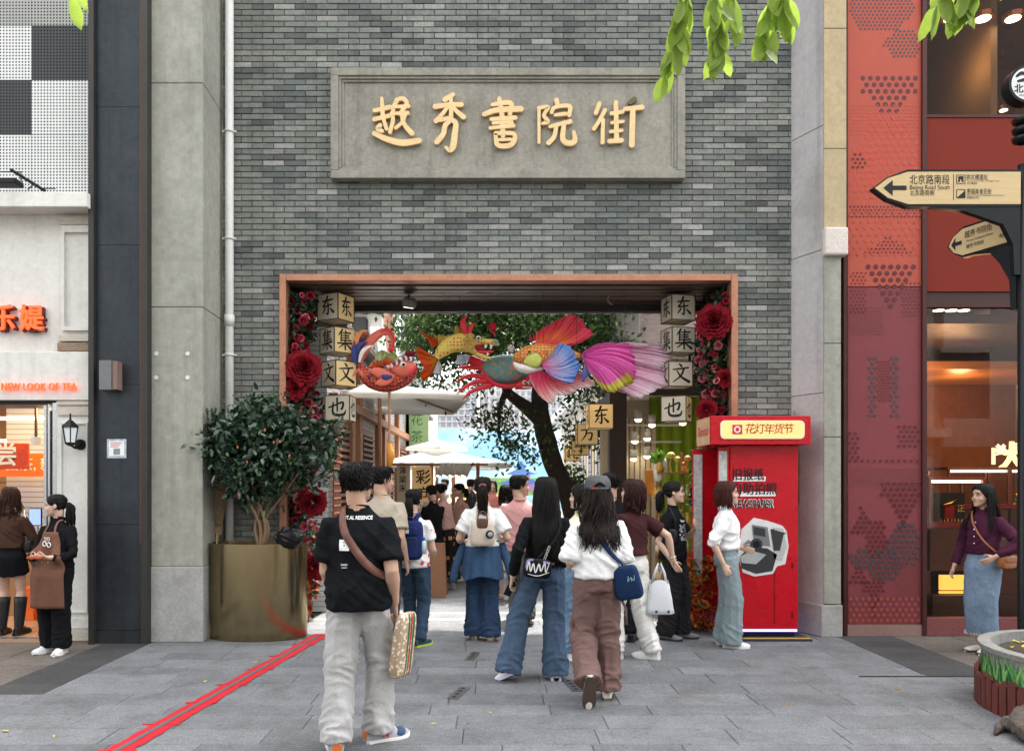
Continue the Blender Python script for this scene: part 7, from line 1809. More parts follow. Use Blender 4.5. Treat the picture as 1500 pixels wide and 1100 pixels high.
def make_hair(pr,style='short',col=BLACKHAIR,length=.3,thick=.016,nape= None,fringe=.178,n=110,wave=.006,part=.0,front= False,seed=1,spread=1.,back=-.125):
 rs=random.Random(seed);mat=hairmat(col);X=pr.HX;s=pr.s
 mb=MB()
 nap=nape if nape is not None else{'short':.035,'bob':.03,'long':.02,'pony':.035,'bun':.035}[style]
 sidez=.085 if style in('long','bob') else .112
 # the cap follows the skull
 NT,NZ=44,14
 V=[];F=[]
 for j in range(NZ+1):
  t=j/NZ
  for i in range(NT):
   th=2*math.pi*i/NT;a=abs((th+math.pi)%(2*math.pi)-math.pi)
   d=math.degrees(a)
   if style=='short':zl=np.interp(d,[0,38,60,78,95,112,140,180],[fringe,fringe-.004,.150,.105,.118,.085,nap+.012,nap])
   else:zl=np.interp(d,[0,30,52,75,100,130,180],[fringe,fringe-.006,.13,sidez,sidez-.01,nap+.02,nap])
   z=.2365-(.2365-zl)*(t**.82)
   off=thick*(1-(.85 if style=='short' else .55)*t**2)*(1+.35*mnoise.noise((math.sin(th)*4+seed,math.cos(th)*4,t*2.2)))*(1 if t<.999 else .35)
   off+=.0025*mnoise.noise((math.sin(th)*22+seed,math.cos(th)*22,t*3))
   p=head_pt(th,z,off)
   V.append(X@p)
 for j in range(NZ):
  for i in range(NT):
   i2=(i+1)%NT
   F.append((j*NT+i,j*NT+i2,(j+1)*NT+i2,(j+1)*NT+i))
 F.append(tuple(range(NT)))
 mb.add(V,F)
 def strand(pts,r0,r1,nsd=4):
  m=len(pts);mb.tube(pts,[(r0+(r1-r0)*(k/(m-1))**1.5) for k in range(m)],nsd)
 up=Vector((0,0,1))
 if style=='short':
  for k in range(n*2):
   th=rs.uniform(0,2*math.pi);z=rs.uniform(.11,.234)
   a=abs((th+math.pi)%(2*math.pi)-math.pi)
   if a<R(70):z=rs.uniform(.19,.233)
   p0=head_pt(th,z,thick*.7);zz=max(z-rs.uniform(.025,.05),.045)
   if a<R(75):zz=max(zz,.165)
   p1=head_pt(th+rs.uniform(-.12,.22),zz,thick*(.95+rs.random()*.22));pm=head_pt(th,(z+zz)/2,thick*(1.05+rs.random()*.2))
   strand([X@p0,X@pm,X@p1],.0052*s,.0015*s,3)
 if style in('long','bob'):
  Rz=X.to_3x3().normalized();hbv=bvh_of([pr.shirt]) if getattr(pr,'shirt', None) else None
  def hang(th,z0_,L,r0,jit):
   p0=head_pt(th,z0_,thick*.8);w0=X@p0
   a=(math.degrees(th)+180)%360-180
   pts=[X@head_pt(th,min(.225,z0_+.05),thick*.9),w0]
   yb=back+rs.uniform(-.012,.012);wv=rs.uniform(0,6.28)
   # direction outwards seen from the head, in the body's frame
   out=Rz@Vector((math.sin(th),math.cos(th),0))
   m=8
   for k in range(1,m+1):
    t=k/m;z=w0.z-L*s*t
    w_=Vector((w0.x,w0.y,z))+out*(.012*math.sin(min(1,t*2.5)*1.57)+jit*t)*s*spread
    # long hair lies on the back
    zc=z/s
    if style=='long':
     if front and abs(a)<100:
      yy=(.085+.035*np.interp(zc,[1.15,1.3,1.42],[1,.9,.2]))*s
      q=np.interp(zc,[1.25,1.42],[1,0]);w_.y=w_.y*(1-q)+q*yy;w_.x=w_.x*(1+.2*q)
     else:
      q=np.interp(zc,[1.30,1.43],[1,0]);o=pr.sp(zc)
      hy_=(yb+o.y)*s
      if hbv:
       hh=hbv.ray_cast(Vector((max(-.13*s,min(.13*s,w_.x)),-.6,z)),Vector((0,1,0)))
       if hh[0]:hy_=hh[0].y-.010+rs.uniform(-.003,.003)
      w_.y=w_.y*(1-q)+q*min(w_.y,hy_);w_.x=(w_.x-o.x*s)*(1-.12*q*(1 if spread<1.2 else 0))+o.x*s
    w_.x+=wave*s*math.sin(wv+t*9)*(.3+t)+(w_.x*.35*t*t if style=='long' else 0);w_.y+=wave*.5*s*math.cos(wv+t*8)
    pts.append(w_)
   strand(pts,r0,r0*.25)
  for k in range(n):
   th=R(rs.uniform(84 if style=='bob' else 78,276 if style=='bob' else 282))
   if style=='bob' and rs.random()<.12:th=R(rs.choice([rs.uniform(72,84),rs.uniform(276,288)]))
   L=length*rs.uniform(.86,1.03) if k%7 else length*rs.uniform(.6,.9)
   hang(th,rs.uniform(.06,.19),L,(.0095 if style=='bob' else .0068)*s,rs.uniform(-.012,.012))
 if style=='pony':
  b=X@Vector((0,-.115,.135));bo=Vector(b)
  for k in range(max(30,n//2)):
   th=R(rs.uniform(90,270));z=rs.uniform(.05,.22)
   pts=[X@head_pt(th,z,thick*.9),X@head_pt(th*.6+math.pi*.4,.5*z+.5*.135,thick*1.3),bo]
   strand(pts,.006*s,.006*s)
  for k in range(n):
   a=rs.uniform(0,6.28);r_=.022*math.sqrt(rs.random())*s
   L=length*rs.uniform(.75,1.05)*s;wv=rs.uniform(0,6.28)
   pts=[]
   for j in range(8):
    t=j/7;fl=1+1.1*math.sin(min(1,t*1.6)*1.57)
    back_=X.to_3x3().normalized()@Vector((0,-1,0))
    pts.append(bo+back_*(.035*s*math.sin(min(1,t*2.2)*1.57))+Vector((math.cos(a)*r_*fl+wave*s*math.sin(wv+t*9),math.sin(a)*r_*fl,-L*t*(.55+.45*t)+.012*s*math.sin(t*3.1))))
   strand(pts,.008*s,.002*s)
 if style=='bun':
  c=X@Vector((0,-.105,.15))
  mb.ell(c,(.048*s,.036*s,.045*s))
  for k in range(n//2):
   a=rs.uniform(0,6.28);b_=rs.uniform(.3,1.2)
   pts=[c+Vector((.05*math.cos(a+u*b_*2),-.015-.02*math.sin(u*3.1),.046*math.sin(a+u*b_*2)))*s*(1+rs.uniform(-.05,.12)) for u in(0,.33,.66,1)]
   strand(pts,.006*s,.003*s)
 o=mb.build('hair',mat,pr.root, True)
 pr.hair=o
 return o
def wpt(pr,x,y,z):
 """person's local point (already scaled) to world"""
 return Matrix.Translation(pr.root.location)@Matrix.Rotation(pr.rz,4,'Z')@Vector((x,y,z))
def bvh_of(objs):
 V=[];F=[]
 for o in objs:
  k=len(V);V+=[v.co[:] for v in o.data.vertices];F+=[[i+k for i in p.vertices] for p in o.data.polygons]
 return BVHTree.FromPolygons(V,F)
def strap(pr,name,path,mat,parent,wdt=.02,th=.004,objs= None,lift=.009,zax= None,world= True):
 """flat strap laid on the clothes; path = (angle from the front clockwise, height, lift) around the trunk, in metres of a 1.7 m body"""
 objs=objs or[o for o in(getattr(pr,'shirt', None),getattr(pr,'trousers', None)) if o]
 key=tuple(o.name for o in objs)
 if not hasattr(pr,'bv'):pr.bv={}
 if key not in pr.bv:pr.bv[key]=bvh_of(objs)
 bv=pr.bv[key];s=pr.s
 q=catmull([(p[0],p[1],p[2] if len(p)>2 else 0) for p in path],7)
 pts=[];nor=[]
 for a,z,ex in q:
  c=pr.S(0,0,z);d=Vector((math.sin(R(a)),math.cos(R(a)),0))
  if z>1.36:d=(d+Vector((0,0,(z-1.36)*9))).normalized();c=pr.S(0,0,min(z,1.36))
  hit=bv.ray_cast(c+d*(.25 if z<1.36 else .5),-d)
  p=hit[0] if hit[0] else c+d*.16*s
  n=hit[1] if hit[0] else d
  if n.dot(d)<0:n=-n
  pts.append(p+d*(lift+ex)*1.0);nor.append((n*.5+d*.5).normalized())
  # smooth the path
 for _ in range(2):
  pts=[pts[0]]+[(pts[i-1]+pts[i]*2+pts[i+1])/4 for i in range(1,len(pts)-1)]+[pts[-1]]
 mb=MB();V=[];F=[]
 for i,p in enumerate(pts):
  t=(pts[min(i+1,len(pts)-1)]-pts[max(i-1,0)]).normalized();n=nor[i];b=t.cross(n).normalized()
  for u,v in((-.5,0),(.5,0),(.5,1),(-.5,1)):V.append(p+b*wdt*u+n*th*v)
 for i in range(len(pts)-1):
  for k in range(4):F.append((i*4+k,i*4+(k+1)%4,i*4+4+(k+1)%4,i*4+4+k))
 F+=[(0,1,2,3),tuple(range(len(V)-4,len(V)))]
 mb.add(V,F)
 return mb.build(name,mat,parent, True),pts
def worn(pr,name,label,cat):
 """an Empty for a thing a person wears or holds, in the person's frame"""
 o=thing(name,label,cat,pr.root.location,0);o.rotation_euler=(0,0,pr.rz)
 return o
def soft_box(mb,c,sx,sy,sz,rot= None,pw=.35,taper=0.,n=16,m=10,bulge=0.):
 """rounded bag-like body"""
 c=Vector(c);V=[];F=[]
 for j in range(m+1):
  v=-1+2*j/m;zz=math.copysign(abs(math.sin(v*math.pi/2))**.55,v)
  cr=max(.02,math.cos(v*math.pi/2))**.28
  k=1+taper*zz
  for i in range(n):
   a=2*math.pi*i/n;ca,sa=math.cos(a),math.sin(a)
   x=sx*k*cr*math.copysign(abs(ca)**pw,ca);y=sy*cr*math.copysign(abs(sa)**pw,sa)*(1-bulge*zz)
   d=Vector((x,y,sz*zz));V.append(c+(rot@d if rot else d))
 for j in range(m):
  for i in range(n):F.append((j*n+i,j*n+(i+1)%n,(j+1)*n+(i+1)%n,(j+1)*n+i))
 F.append(tuple(range(n-1,-1,-1)));F.append(tuple(range(m*n,m*n+n)))
 mb.add(V,F); return mb
WHITE_SOLE=M('sole_white',(.72,.71,.68),.6,var=.1,scale=30)
DARK_SOLE=M('sole_dark',(.03,.03,.032),.7,var=.1)
def denim(name,c): return cloth('denim_'+name,c,.9,var=.26,bump=.35,bscale=300,stretch=(1,1,.5))
BLACK_CL=cloth('black',(.0085,.009,.0105),.9,var=.2)
WHITE_CL=cloth('white',(.74,.74,.73),.85,var=.05)
BLACK_LEATHER=M('black_leather',(.014,.014,.015),.35,var=.2,scale=20,bump=.2,bscale=90)
METAL=M('bright_metal',(.6,.58,.55),.25,1.,var=.1,scale=20)
PRINT_WHITE=M('print_white',(.75,.75,.74),.7,var=.05)
def on_back(pr,body,px,z,size,mat,bold=0.,width= None,parent= None,ang=180):
 """lettering printed on the clothes, wrapped on the surface"""
 me=text_mesh(body,size,0,bold).copy();me.materials.clear();me.materials.append(mat)
 xs=[v.co.x for v in me.vertices];k=width/(max(xs)-min(xs)) if width else 1
 bv=bvh_of([pr.shirt])
 for v in me.vertices:
  lx=px+v.co.x*k*(1 if ang==180 else -1);lz=z+v.co.y;sg=-1 if ang==180 else 1
  hit=bv.ray_cast(Vector((lx,sg*1.0,lz)),Vector((0,-sg,0)))
  y=hit[0].y if hit[0] else sg*.15
  v.co=(lx,y+sg*.004,lz)
 o=bpy.data.objects.new('print',me); return link(o,parent or pr.shirt)
PEOPLE={}
# 1 the man nearest the camera
Y=4.72
p=make_person('man seen from behind, black t-shirt, pale grey trousers, brown strap across his back',PX(525,Y),Y,2,1.735,'m',1,feet=[(-.115,-.12,.075,12,0),(.105,.08,.075,-62,0)],hands=[(-.17,.22,.95),(.215,.03,.855)],head=(22,4,0),lean=-.01,fat=.02,curl=(.5,1.1),top=dict(mat=BLACK_CL,ease=.032,hem=.83,sleeve=.78,sw=.080,boxy=.9,fold=.016),bottom=dict(kind='trousers',mat=cloth('pale_grey',(.40,.39,.385),.85,var=.09),ease=.035,w=(.112,.106,.102,.106),fold=.020,long=.02),shoes=dict(mat=M('shoe_greyblue',(.30,.31,.33),.7,var=.2,scale=25),sole=WHITE_SOLE,k=1.08,name='sneaker'),hair=dict(style='short',n=420,thick=.021,seed=3,nape=.035),bodydec=.3)
PEOPLE['man']=p
on_back(p,'MUT.AL RESENCE',0,1.375*p.s,.03,PRINT_WHITE,.0008,width=.19)
b_=MB();bvs=bvh_of([p.shirt])
for i in range(2):
 for j in range(2):
  pass
def patch(pr,x0,x1,z0,z1,mat,name='print',back= True):
 bv=bvh_of([pr.shirt]);sg=-1 if back else 1;V=[];n=5
 for j in range(n):
  for i in range(n):
   x=x0+(x1-x0)*i/(n-1);z=z0+(z1-z0)*j/(n-1)
   h_=bv.ray_cast(Vector((x,sg,z)),Vector((0,-sg,0)));V.append((x,(h_[0].y if h_[0] else sg*.15)+sg*.004,z))
 F=[(j*n+i,j*n+i+1,(j+1)*n+i+1,(j+1)*n+i) for j in range(n-1) for i in range(n-1)]
 return MB().add(V,F).build(name,mat,pr.shirt)
patch(p,-.095,-.035,1.21,1.275,PRINT_WHITE)
on_back(p,'T',-.065,1.245,.035,BLACK_CL,.001)
on_back(p,'FOOD',-.065,1.125,.014,PRINT_WHITE,.0005);on_back(p,'FASHION',-.065,1.108,.008,PRINT_WHITE,.0003)
mb=MB()
mb.ell(p.HX@Vector((.086,.0,.105)),(.006,.012,.016)).build('earphone',PRINT_WHITE,p.root, True)
t=worn(p,'crossbody_strap','brown leather crossbody strap over the back of the man in black','strap')
strap(p,'strap',[(95,1.0),(135,1.06),(165,1.14),(190,1.23),(215,1.33),(240,1.42),(275,1.45),(310,1.38),(345,1.24),(20,1.12),(60,1.03),(88,1.0)][:7],M('brown_leather',(.155,.072,.055),.55,var=.15,scale=12),t,.048,.005)
tb=worn(p,'canvas_pouch','cream patterned canvas pouch with green and red stripe held by the man in black','bag')
c0=p.wr[1]+Vector((.055,-.03,-.25))
rot=Matrix.Rotation(R(-28),3,'Z')@Matrix.Rotation(R(8),3,'Y')
mb=MB();soft_box(mb,(0,0,0),.035,.10,.20,pw=.5,taper=-.18);mb.xf(Matrix.Translation(c0)@rot.to_4x4())
def monogram():
 m=M('monogram',(.62,.53,.40),.7,var=.1,scale=20,bump=.2)
 nt=m.node_tree;N=nt.nodes;L=nt.links;b=N['Principled BSDF']
 v=N.new('ShaderNodeTexVoronoi');v.inputs['Scale'].default_value=38;g_=N.new('ShaderNodeNewGeometry');L.new(g_.outputs['Position'],v.inputs['Vector'])
 mr=N.new('ShaderNodeMapRange');mr.inputs['From Min'].default_value=.35;mr.inputs['From Max'].default_value=.42;L.new(v.outputs['Distance'],mr.inputs['Value'])
 mx=N.new('ShaderNodeMix');mx.data_type='RGBA';mx.inputs[6].default_value=(.66,.58,.46,1);mx.inputs[7].default_value=(.36,.26,.17,1);L.new(mr.outputs[0],mx.inputs['Factor'])
 L.new(mx.outputs[2],b.inputs['Base Color']); return m
po=mb.build('pouch',monogram(),tb, True)
for k,(c,dx) in enumerate((((.02,.12,.05),-.026),((.42,.02,.03),0),((.02,.12,.05),.026))):
 m2=MB();soft_box(m2,(0,.02+dx,0),.0375,.0125,.199,pw=.5,taper=-.12);m2.xf(Matrix.Translation(c0)@rot.to_4x4()).build('stripe',M('stripe%d'%(k%2),c,.7,var=.05),po, True)
 # trainer details
for i_ in(0,1):
 fy_=R((14,-62)[i_]);Xs=Matrix.Translation(p.ank[i_])@Matrix.Rotation(fy_,4,'Z')@Matrix.Scale(p.s*1.08,4)
 MB().box(-.024,.024,-.083,-.068,-.04,.0,.004).xf(Xs).build('heel_tab',M('tab_orange',(.55,.13,.03),.6),p.root)
 MB().ell((.0,.125,-.04),(.047,.05,.03)).xf(Xs).build('toe_panel',M('toe_navy',(.03,.06,.13),.7),p.root, True)
 me_=text_mesh('N',.05,.001,.002).copy();me_.materials.clear();me_.materials.append(M('mark_red',(.5,.03,.05),.6));me_.transform(Xs@Matrix.Translation((.0405,.035,-.03))@Matrix.Rotation(R(90),4,'Z')@Matrix.Rotation(R(90),4,'X'));link(bpy.data.objects.new('side_mark',me_),p.root)
 # 2 man in a beige t-shirt beyond him
Y=7.35
p=make_person('man in a plain beige t-shirt, mostly hidden behind the man in black',PX(560,Y),Y,-14,1.76,'m',1,head=(38,0,0),top=dict(mat=cloth('beige',(.36,.31,.245),.85,var=.08),ease=.03,hem=.84,sleeve=.75,sw=.08),bottom=dict(kind='trousers',mat=cloth('charcoal',(.05,.05,.055)),w=(.11,.09,.08,.075)),shoes=dict(mat=BLACK_LEATHER,sole=DARK_SOLE),hair=dict(style='short',n=140,thick=.02,seed=9),face= True)
PEOPLE['beige']=p
# 3 woman with the blue backpack
def floral():
 m=cloth('floral',(.78,.76,.74));nt=m.node_tree;N=nt.nodes;L=nt.links;b=N['Principled BSDF']
 v=N.new('ShaderNodeTexVoronoi');v.inputs['Scale'].default_value=15;g_=N.new('ShaderNodeNewGeometry');L.new(g_.outputs['Position'],v.inputs['Vector'])
 n_=N.new('ShaderNodeTexNoise');n_.inputs['Scale'].default_value=45;L.new(g_.outputs['Position'],n_.inputs['Vector'])
 ad=N.new('ShaderNodeMath');ad.operation='MULTIPLY_ADD';ad.inputs[1].default_value=.55;L.new(n_.outputs['Fac'],ad.inputs[0]);L.new(v.outputs['Distance'],ad.inputs[2])
 mr=N.new('ShaderNodeMapRange');mr.inputs['From Min'].default_value=.58;mr.inputs['From Max'].default_value=.62;L.new(ad.outputs[0],mr.inputs['Value'])
 mx=N.new('ShaderNodeMix');mx.data_type='RGBA';mx.inputs[6].default_value=(.62,.06,.09,1);mx.inputs[7].default_value=(.78,.75,.73,1);L.new(mr.outputs[0],mx.inputs['Factor'])
 L.new(mx.outputs[2],b.inputs['Base Color']); return m
Y=7.62
p=make_person('woman with a ponytail, red and white floral top, blue backpack and slim jeans',PX(606,Y),Y,-6,1.56,'f',0,feet=[(-.06,.16,.075,4,0),(.07,-.03,.075,-30,0)],hands=[(-.17,.26,1.0),(.19,.24,1.0)],head=(12,-4,0),top=dict(mat=floral(),ease=.028,hem=.86,sleeve=.62,sw=.066),bottom=dict(kind='trousers',mat=denim('dark',(.04,.066,.105)),ease=.016,w=(.108,.086,.080,.080),fold=.012),shoes=dict(mat=M('shoe_teal',(.02,.06,.075),.7,var=.2),sole=M('sole_lime',(.45,.55,.05),.6),name='sneaker'),hair=dict(style='pony',length=.34,n=90,seed=5,wave=.004))
PEOPLE['backpack']=p;s=p.s
NAVY=cloth('navy',(.016,.026,.095),.75,var=.12)
t=worn(p,'blue_backpack','navy blue school backpack with side bottle on the ponytailed woman','backpack')
cb=p.S(0,-.225,1.165)
mb=MB();soft_box(mb,cb,.145*s,.085*s,.205*s,pw=.45);bo=mb.build('bag',NAVY,t, True)
mb=MB();soft_box(mb,cb+Vector((0,-.08,-.07))*s,.115*s,.04*s,.115*s,pw=.45);mb.build('front_pocket',NAVY,t, True)
mb=MB();soft_box(mb,cb+Vector((0,-.075,.10))*s,.10*s,.03*s,.05*s,pw=.45);mb.build('top_pocket',NAVY,t, True)
MB().tube([cb+Vector((math.sin(a)*.045,.04,.19+.045*math.cos(a)))*s for a in np.linspace(-1.6,1.6,9)],.009*s,8).build('handle',NAVY,t, True)
for dz in(-.0,.045):MB().box(cb.x-.11*s,cb.x+.11*s,cb.y-.122*s,cb.y-.118*s,cb.z+(dz-.02)*s,cb.z+(dz-.014)*s).build('zip',DARK_SOLE,t)
patch_c=cb+Vector((0,-.108,.10))*s
MB().box(patch_c.x-.016,patch_c.x+.016,patch_c.y-.004,patch_c.y,patch_c.z-.02,patch_c.z+.02).build('badge',PRINT_WHITE,t)
mb=MB();mb.tube([cb+Vector((.155,-.01,z))*s for z in(-.14,-.02,0)],[.03*s,.03*s,.012*s],12);bt_=mb.build('bottle',M('bottle_clear',(.45,.55,.6),.1,var=0),t, True)
MB().tube([cb+Vector((.155,-.01,z))*s for z in(.0,.035)],.017*s,12).build('cap',M('cap_blue',(.02,.15,.55),.4,var=0),bt_, True)
for sx in(1,-1):
 strap(p,'shoulder_strap',[(180-sx*25,1.34),(180-sx*38,1.42),(90 if sx>0 else 270,1.47),(90-sx*50 if sx>0 else 320,1.40),(35 if sx>0 else 325,1.28),(60 if sx>0 else 300,1.12)],NAVY,t,.05*s,.008)
 # 4 the woman in the white tee with the denim shirt round her waist
Y=7.9
DEN=denim('shirt',(.045,.085,.16))
p=make_person('woman in a white tee with a denim shirt tied round her waist and flared jeans',PX(707,Y),Y,0,1.665,'f',0,feet=[(-.085,.04,.075,4,0),(.085,-.03,.075,-8,0)],hands=[(-.20,.20,1.0),(.21,.19,1.04)],elbow=[(-.35,-1,-.2),(.35,-1,-.2)],head=(0,-4,0),fat=.02,top=dict(mat=WHITE_CL,ease=.03,hem=.98,sleeve=.72,sw=.078),bottom=dict(kind='trousers',mat=denim('ink',(.028,.05,.095)),ease=.02,w=(.108,.098,.112,.128),fold=.016,long=.035),shoes=dict(mat=M('shoe_cream',(.55,.5,.42),.7),sole=M('sole_tan',(.3,.18,.12),.7)),hair=dict(style='pony',length=.30,n=120,seed=6,wave=.014,thick=.022,col=(.012,.0095,.0085)))
PEOPLE['white_tee']=p;s=p.s
MB().tube([p.HX@Vector((.03*math.cos(a),-.125,.132+.022*math.sin(a))) for a in np.linspace(0,6.3,12)],.011,6).build('scrunchie',M('scrunchie',(.25,.1,.1),.8),p.root, True)
# denim shirt round the waist: a skirt-like fold and two hanging sleeves
mb=MB();V=[];F=[]
NA=40
for j in range(8):
 t_=j/7;z=1.045-.36*t_
 for i in range(NA):
  a=R(62+236*i/(NA-1));r0=.150+.05*t_+.012*math.sin(a*11)*t_
  hemz=z-(.03*math.cos(a*3)*t_)-.04*t_*abs(math.cos(a))
  V.append((p.S(0,0,1).x+math.sin(a)*r0*1.12*s,math.cos(a)*(r0-.015)*s,hemz*s))
for j in range(7):
 for i in range(NA-1):F.append((j*NA+i,j*NA+i+1,(j+1)*NA+i+1,(j+1)*NA+i))
t=worn(p,'tied_denim_shirt','blue denim shirt tied round the waist of the woman in white','shirt')
o=mb.add(V,F).build('shirt_body',DEN,t, True);so_=o.modifiers.new('s','SOLIDIFY');so_.thickness=.006;o.modifiers.new('u','SUBSURF').render_levels=1
for sx in(-1,1):
 pts=[Vector((sx*.185,.06,1.0))*s,Vector((sx*.235,.03,.88))*s,Vector((sx*.285,.0,.74))*s,Vector((sx*.31,-.02,.60 if sx<0 else .63))*s]
 MB().tube([v for v in catmull(pts,4)][0:0] or[Vector(v) for v in catmull(pts,4)],[(.05-.001*i,.032) for i in range(13)],10,up=(1,0,0)).build('sleeve',DEN,t, True)
t=worn(p,'cream_backpack','small cream backpack with brown leather flap on the woman in white','backpack')
CRM=cloth('cream_nylon',(.58,.49,.40),.6,var=.06);BRN=M('flap_brown',(.10,.05,.035),.5,var=.1,scale=20)
cb=p.S(0,-.20,1.13)
mb=MB();soft_box(mb,cb,.125*s,.06*s,.135*s,pw=.5,taper=-.10);mb.build('bag',CRM,t, True)
mb=MB();soft_box(mb,cb+Vector((0,-.035,.10))*s,.062*s,.034*s,.052*s,pw=.6);mb.build('flap',BRN,t, True)
MB().tube([cb+Vector((math.sin(a)*.05,-.0,.135+.085*math.cos(a)))*s for a in np.linspace(-1.7,1.7,11)],.0065*s,8).build('handle',BRN,t, True)
mb=MB();mb.ell(cb+Vector((.075,-.085,-.01))*s,(.042*s,.03*s,.042*s));fo=mb.build('pompom',M('pompom_black',(.015,.015,.015),.9,bump=1,bscale=300),t, True)
MB().ell(cb+Vector((.08,-.112,-.01))*s,(.026*s,.012*s,.026*s)).build('pompom_face',M('grey_soft',(.3,.32,.35),.8),fo, True)
for sx in(1,-1):
 strap(p,'shoulder_strap',[(180-sx*22,1.22),(180-sx*30,1.36),(180-sx*40,1.43),(90 if sx>0 else 270,1.475),(50 if sx>0 else 310,1.38)],CRM,t,.028*s,.005)
 # 5 the man in the pink shirt
Y=8.9
p=make_person('man in a pink polo shirt with grey trousers, his face turned to the right',PX(762,Y),Y,-6,1.725,'m',1,feet=[(-.07,.22,.075,0,0),(.10,-.20,.08,-6,-8)],hands=[(-.27,.12,.86),(.25,-.05,.85)],head=(62,2,0),fat=.02,top=dict(mat=cloth('pink',(.56,.29,.275),.85,var=.06),ease=.03,hem=.84,sleeve=.8,sw=.075,collar= True),bottom=dict(kind='trousers',mat=cloth('olive_grey',(.115,.115,.095)),ease=.02,w=(.11,.095,.088,.088)),shoes=dict(mat=BLACK_LEATHER,sole=DARK_SOLE),hair=dict(style='short',n=160,thick=.020,seed=12),face= True)
PEOPLE['pink']=p
# 6 woman in pale dress beyond
Y=10.6
p=make_person('woman in a pale beige dress walking beyond the man in pink',PX(741,Y),Y,0,1.60,'f',0,feet=[(-.07,.16,.075,0,0),(.07,-.22,.12,0,-38)],top=dict(mat=cloth('oat',(.50,.45,.38)),ease=.03,hem=.82,sleeve=.9),bottom=dict(kind='skirt',mat=cloth('oat',()),hem=.42,w=(.18,.21)),shoes=dict(mat=M('shoe_cream',()),sole=DARK_SOLE,kind='flat'),hair=dict(style='bob',length=.18,n=70,seed=14))
PEOPLE['oat']=p
# 7 woman with very long black hair
Y=6.3
p=make_person('woman with waist-length black hair, black cardigan and wide blue jeans, mid-stride',PX(797,Y),Y,4,1.655,'f',0,feet=[(-.30,-.02,.11,34,-26),(.10,.02,.075,-4,0)],hands=[(-.27,-.03,.86),(.17,.20,.93)],elbow=[(-.3,-1,0),(.3,-1,0)],curl=(1.0,.6),side=.015,top=dict(mat=BLACK_CL,ease=.026,hem=.97,sleeve=1.88,cuff=.038,name='cardigan'),bottom=dict(kind='trousers',mat=denim('blue',(.058,.088,.14)),ease=.022,w=(.110,.108,.118,.128),fold=.016,long=.045),shoes=dict(mat=M('shoe_white',(.70,.69,.70),.6,var=.06),sole=M('sole_lilac',(.55,.53,.62),.6),kind='chunky',name='sneaker'),hair=dict(style='long',length=.60,n=620,seed=21,wave=.016,thick=.02,spread=1.0))
PEOPLE['longhair']=p;s=p.s
MB().box(.0,.0,0,0,0,0)
t=worn(p,'mobile_phone','dark phone in the hand of the long-haired woman','phone')
q=p.wr[0]+p.hd[0]*.09*s
MB().box(-.036,.036,-.004,.004,-.075,.075,.003).xf(Matrix.Translation(q+Vector((-.0,.02,-.005)))@Matrix.Rotation(R(25),4,'Y')@Matrix.Rotation(R(30),4,'Z')).build('phone_body',M('phone_dark',(.02,.022,.026),.25,var=0),t)
t=worn(p,'black_shoulder_bag','small black shoulder bag with white script and lilac print on a long-haired woman','handbag')
cb=p.S(-.085,-.20,.955);rot=Matrix.Rotation(R(6),3,'Y')
mb=MB();soft_box(mb,cb,.115*s,.042*s,.078*s,rot,pw=.4);mb.build('bag',cloth('bag_black',(.012,.012,.015),.5),t, True)
LIL=M('print_lilac',(.35,.30,.62),.6,var=.2)
yb=cb.y-.0435*s
mb=MB();brush(mb,[[(.05,.45,.03),(.15,.8,.05),(.2,.4,.05),(.32,.72,.05),(.4,.35,.05),(.55,.7,.06),(.62,.4,.05),(.78,.72,.05),(.82,.35,.04),(.97,.75,.03)],[(.1,.3,.02),(.5,.22,.04),(.95,.35,.02)]],cb.x-.10*s,cb.z-.10*s,.20*s,yb,.001).build('print',PRINT_WHITE,t)
mb=MB();brush(mb,[[(.02,.62,.05),(.1,.9,.09),(.3,.95,.07)],[(.75,.85,.1),(.95,.8,.06)]],cb.x-.10*s,cb.z-.115*s,.20*s,yb+.0006,.001).build('print',LIL,t)
strap(p,'strap',[(205,1.03,.02),(190,1.08,.03),(165,1.16,.03),(140,1.27,.02),(118,1.40,.01),(90,1.465),(50,1.35)],cloth('bag_black',()),t,.022*s,.005)
for k in range(7):
 q=cb+Vector((.06+.006*k,.0,.075+.016*k))*s
 MB().tube([q+Vector((math.cos(a)*.008,-.01+.003*(k%2),math.sin(a)*.010)) for a in np.linspace(0,6.28,9)],.0026,6).build('chain_link',METAL,t, True)
MB().box(-.03,.03,-.003,.003,-.01,.01).xf(Matrix.Translation(p.S(.03,-.155,.985))).build('belt_patch',M('brown_leather',()),p.trousers)
# 8 person in pale yellow and white half hidden
Y=6.95
p=make_person('woman in a pale top and light jeans, half hidden between two taller women',PX(851,Y),Y,22,1.60,'f',0,head=(-38,0,0),feet=[(-.06,.1,.075,0,0),(.09,-.16,.085,0,-10)],hands=[(-.2,.2,.95),(.20,.2,.95)],top=dict(mat=cloth('pale_yellow',(.66,.62,.42)),ease=.03,hem=.93,sleeve=.8),bottom=dict(kind='trousers',mat=denim('light',(.16,.25,.36)),ease=.02,w=(.105,.10,.10,.10),fold=.016),shoes=dict(mat=M('shoe_white',()),sole=WHITE_SOLE),hair=dict(style='bob',length=.14,n=80,seed=31),face= True)
PEOPLE['pale']=p
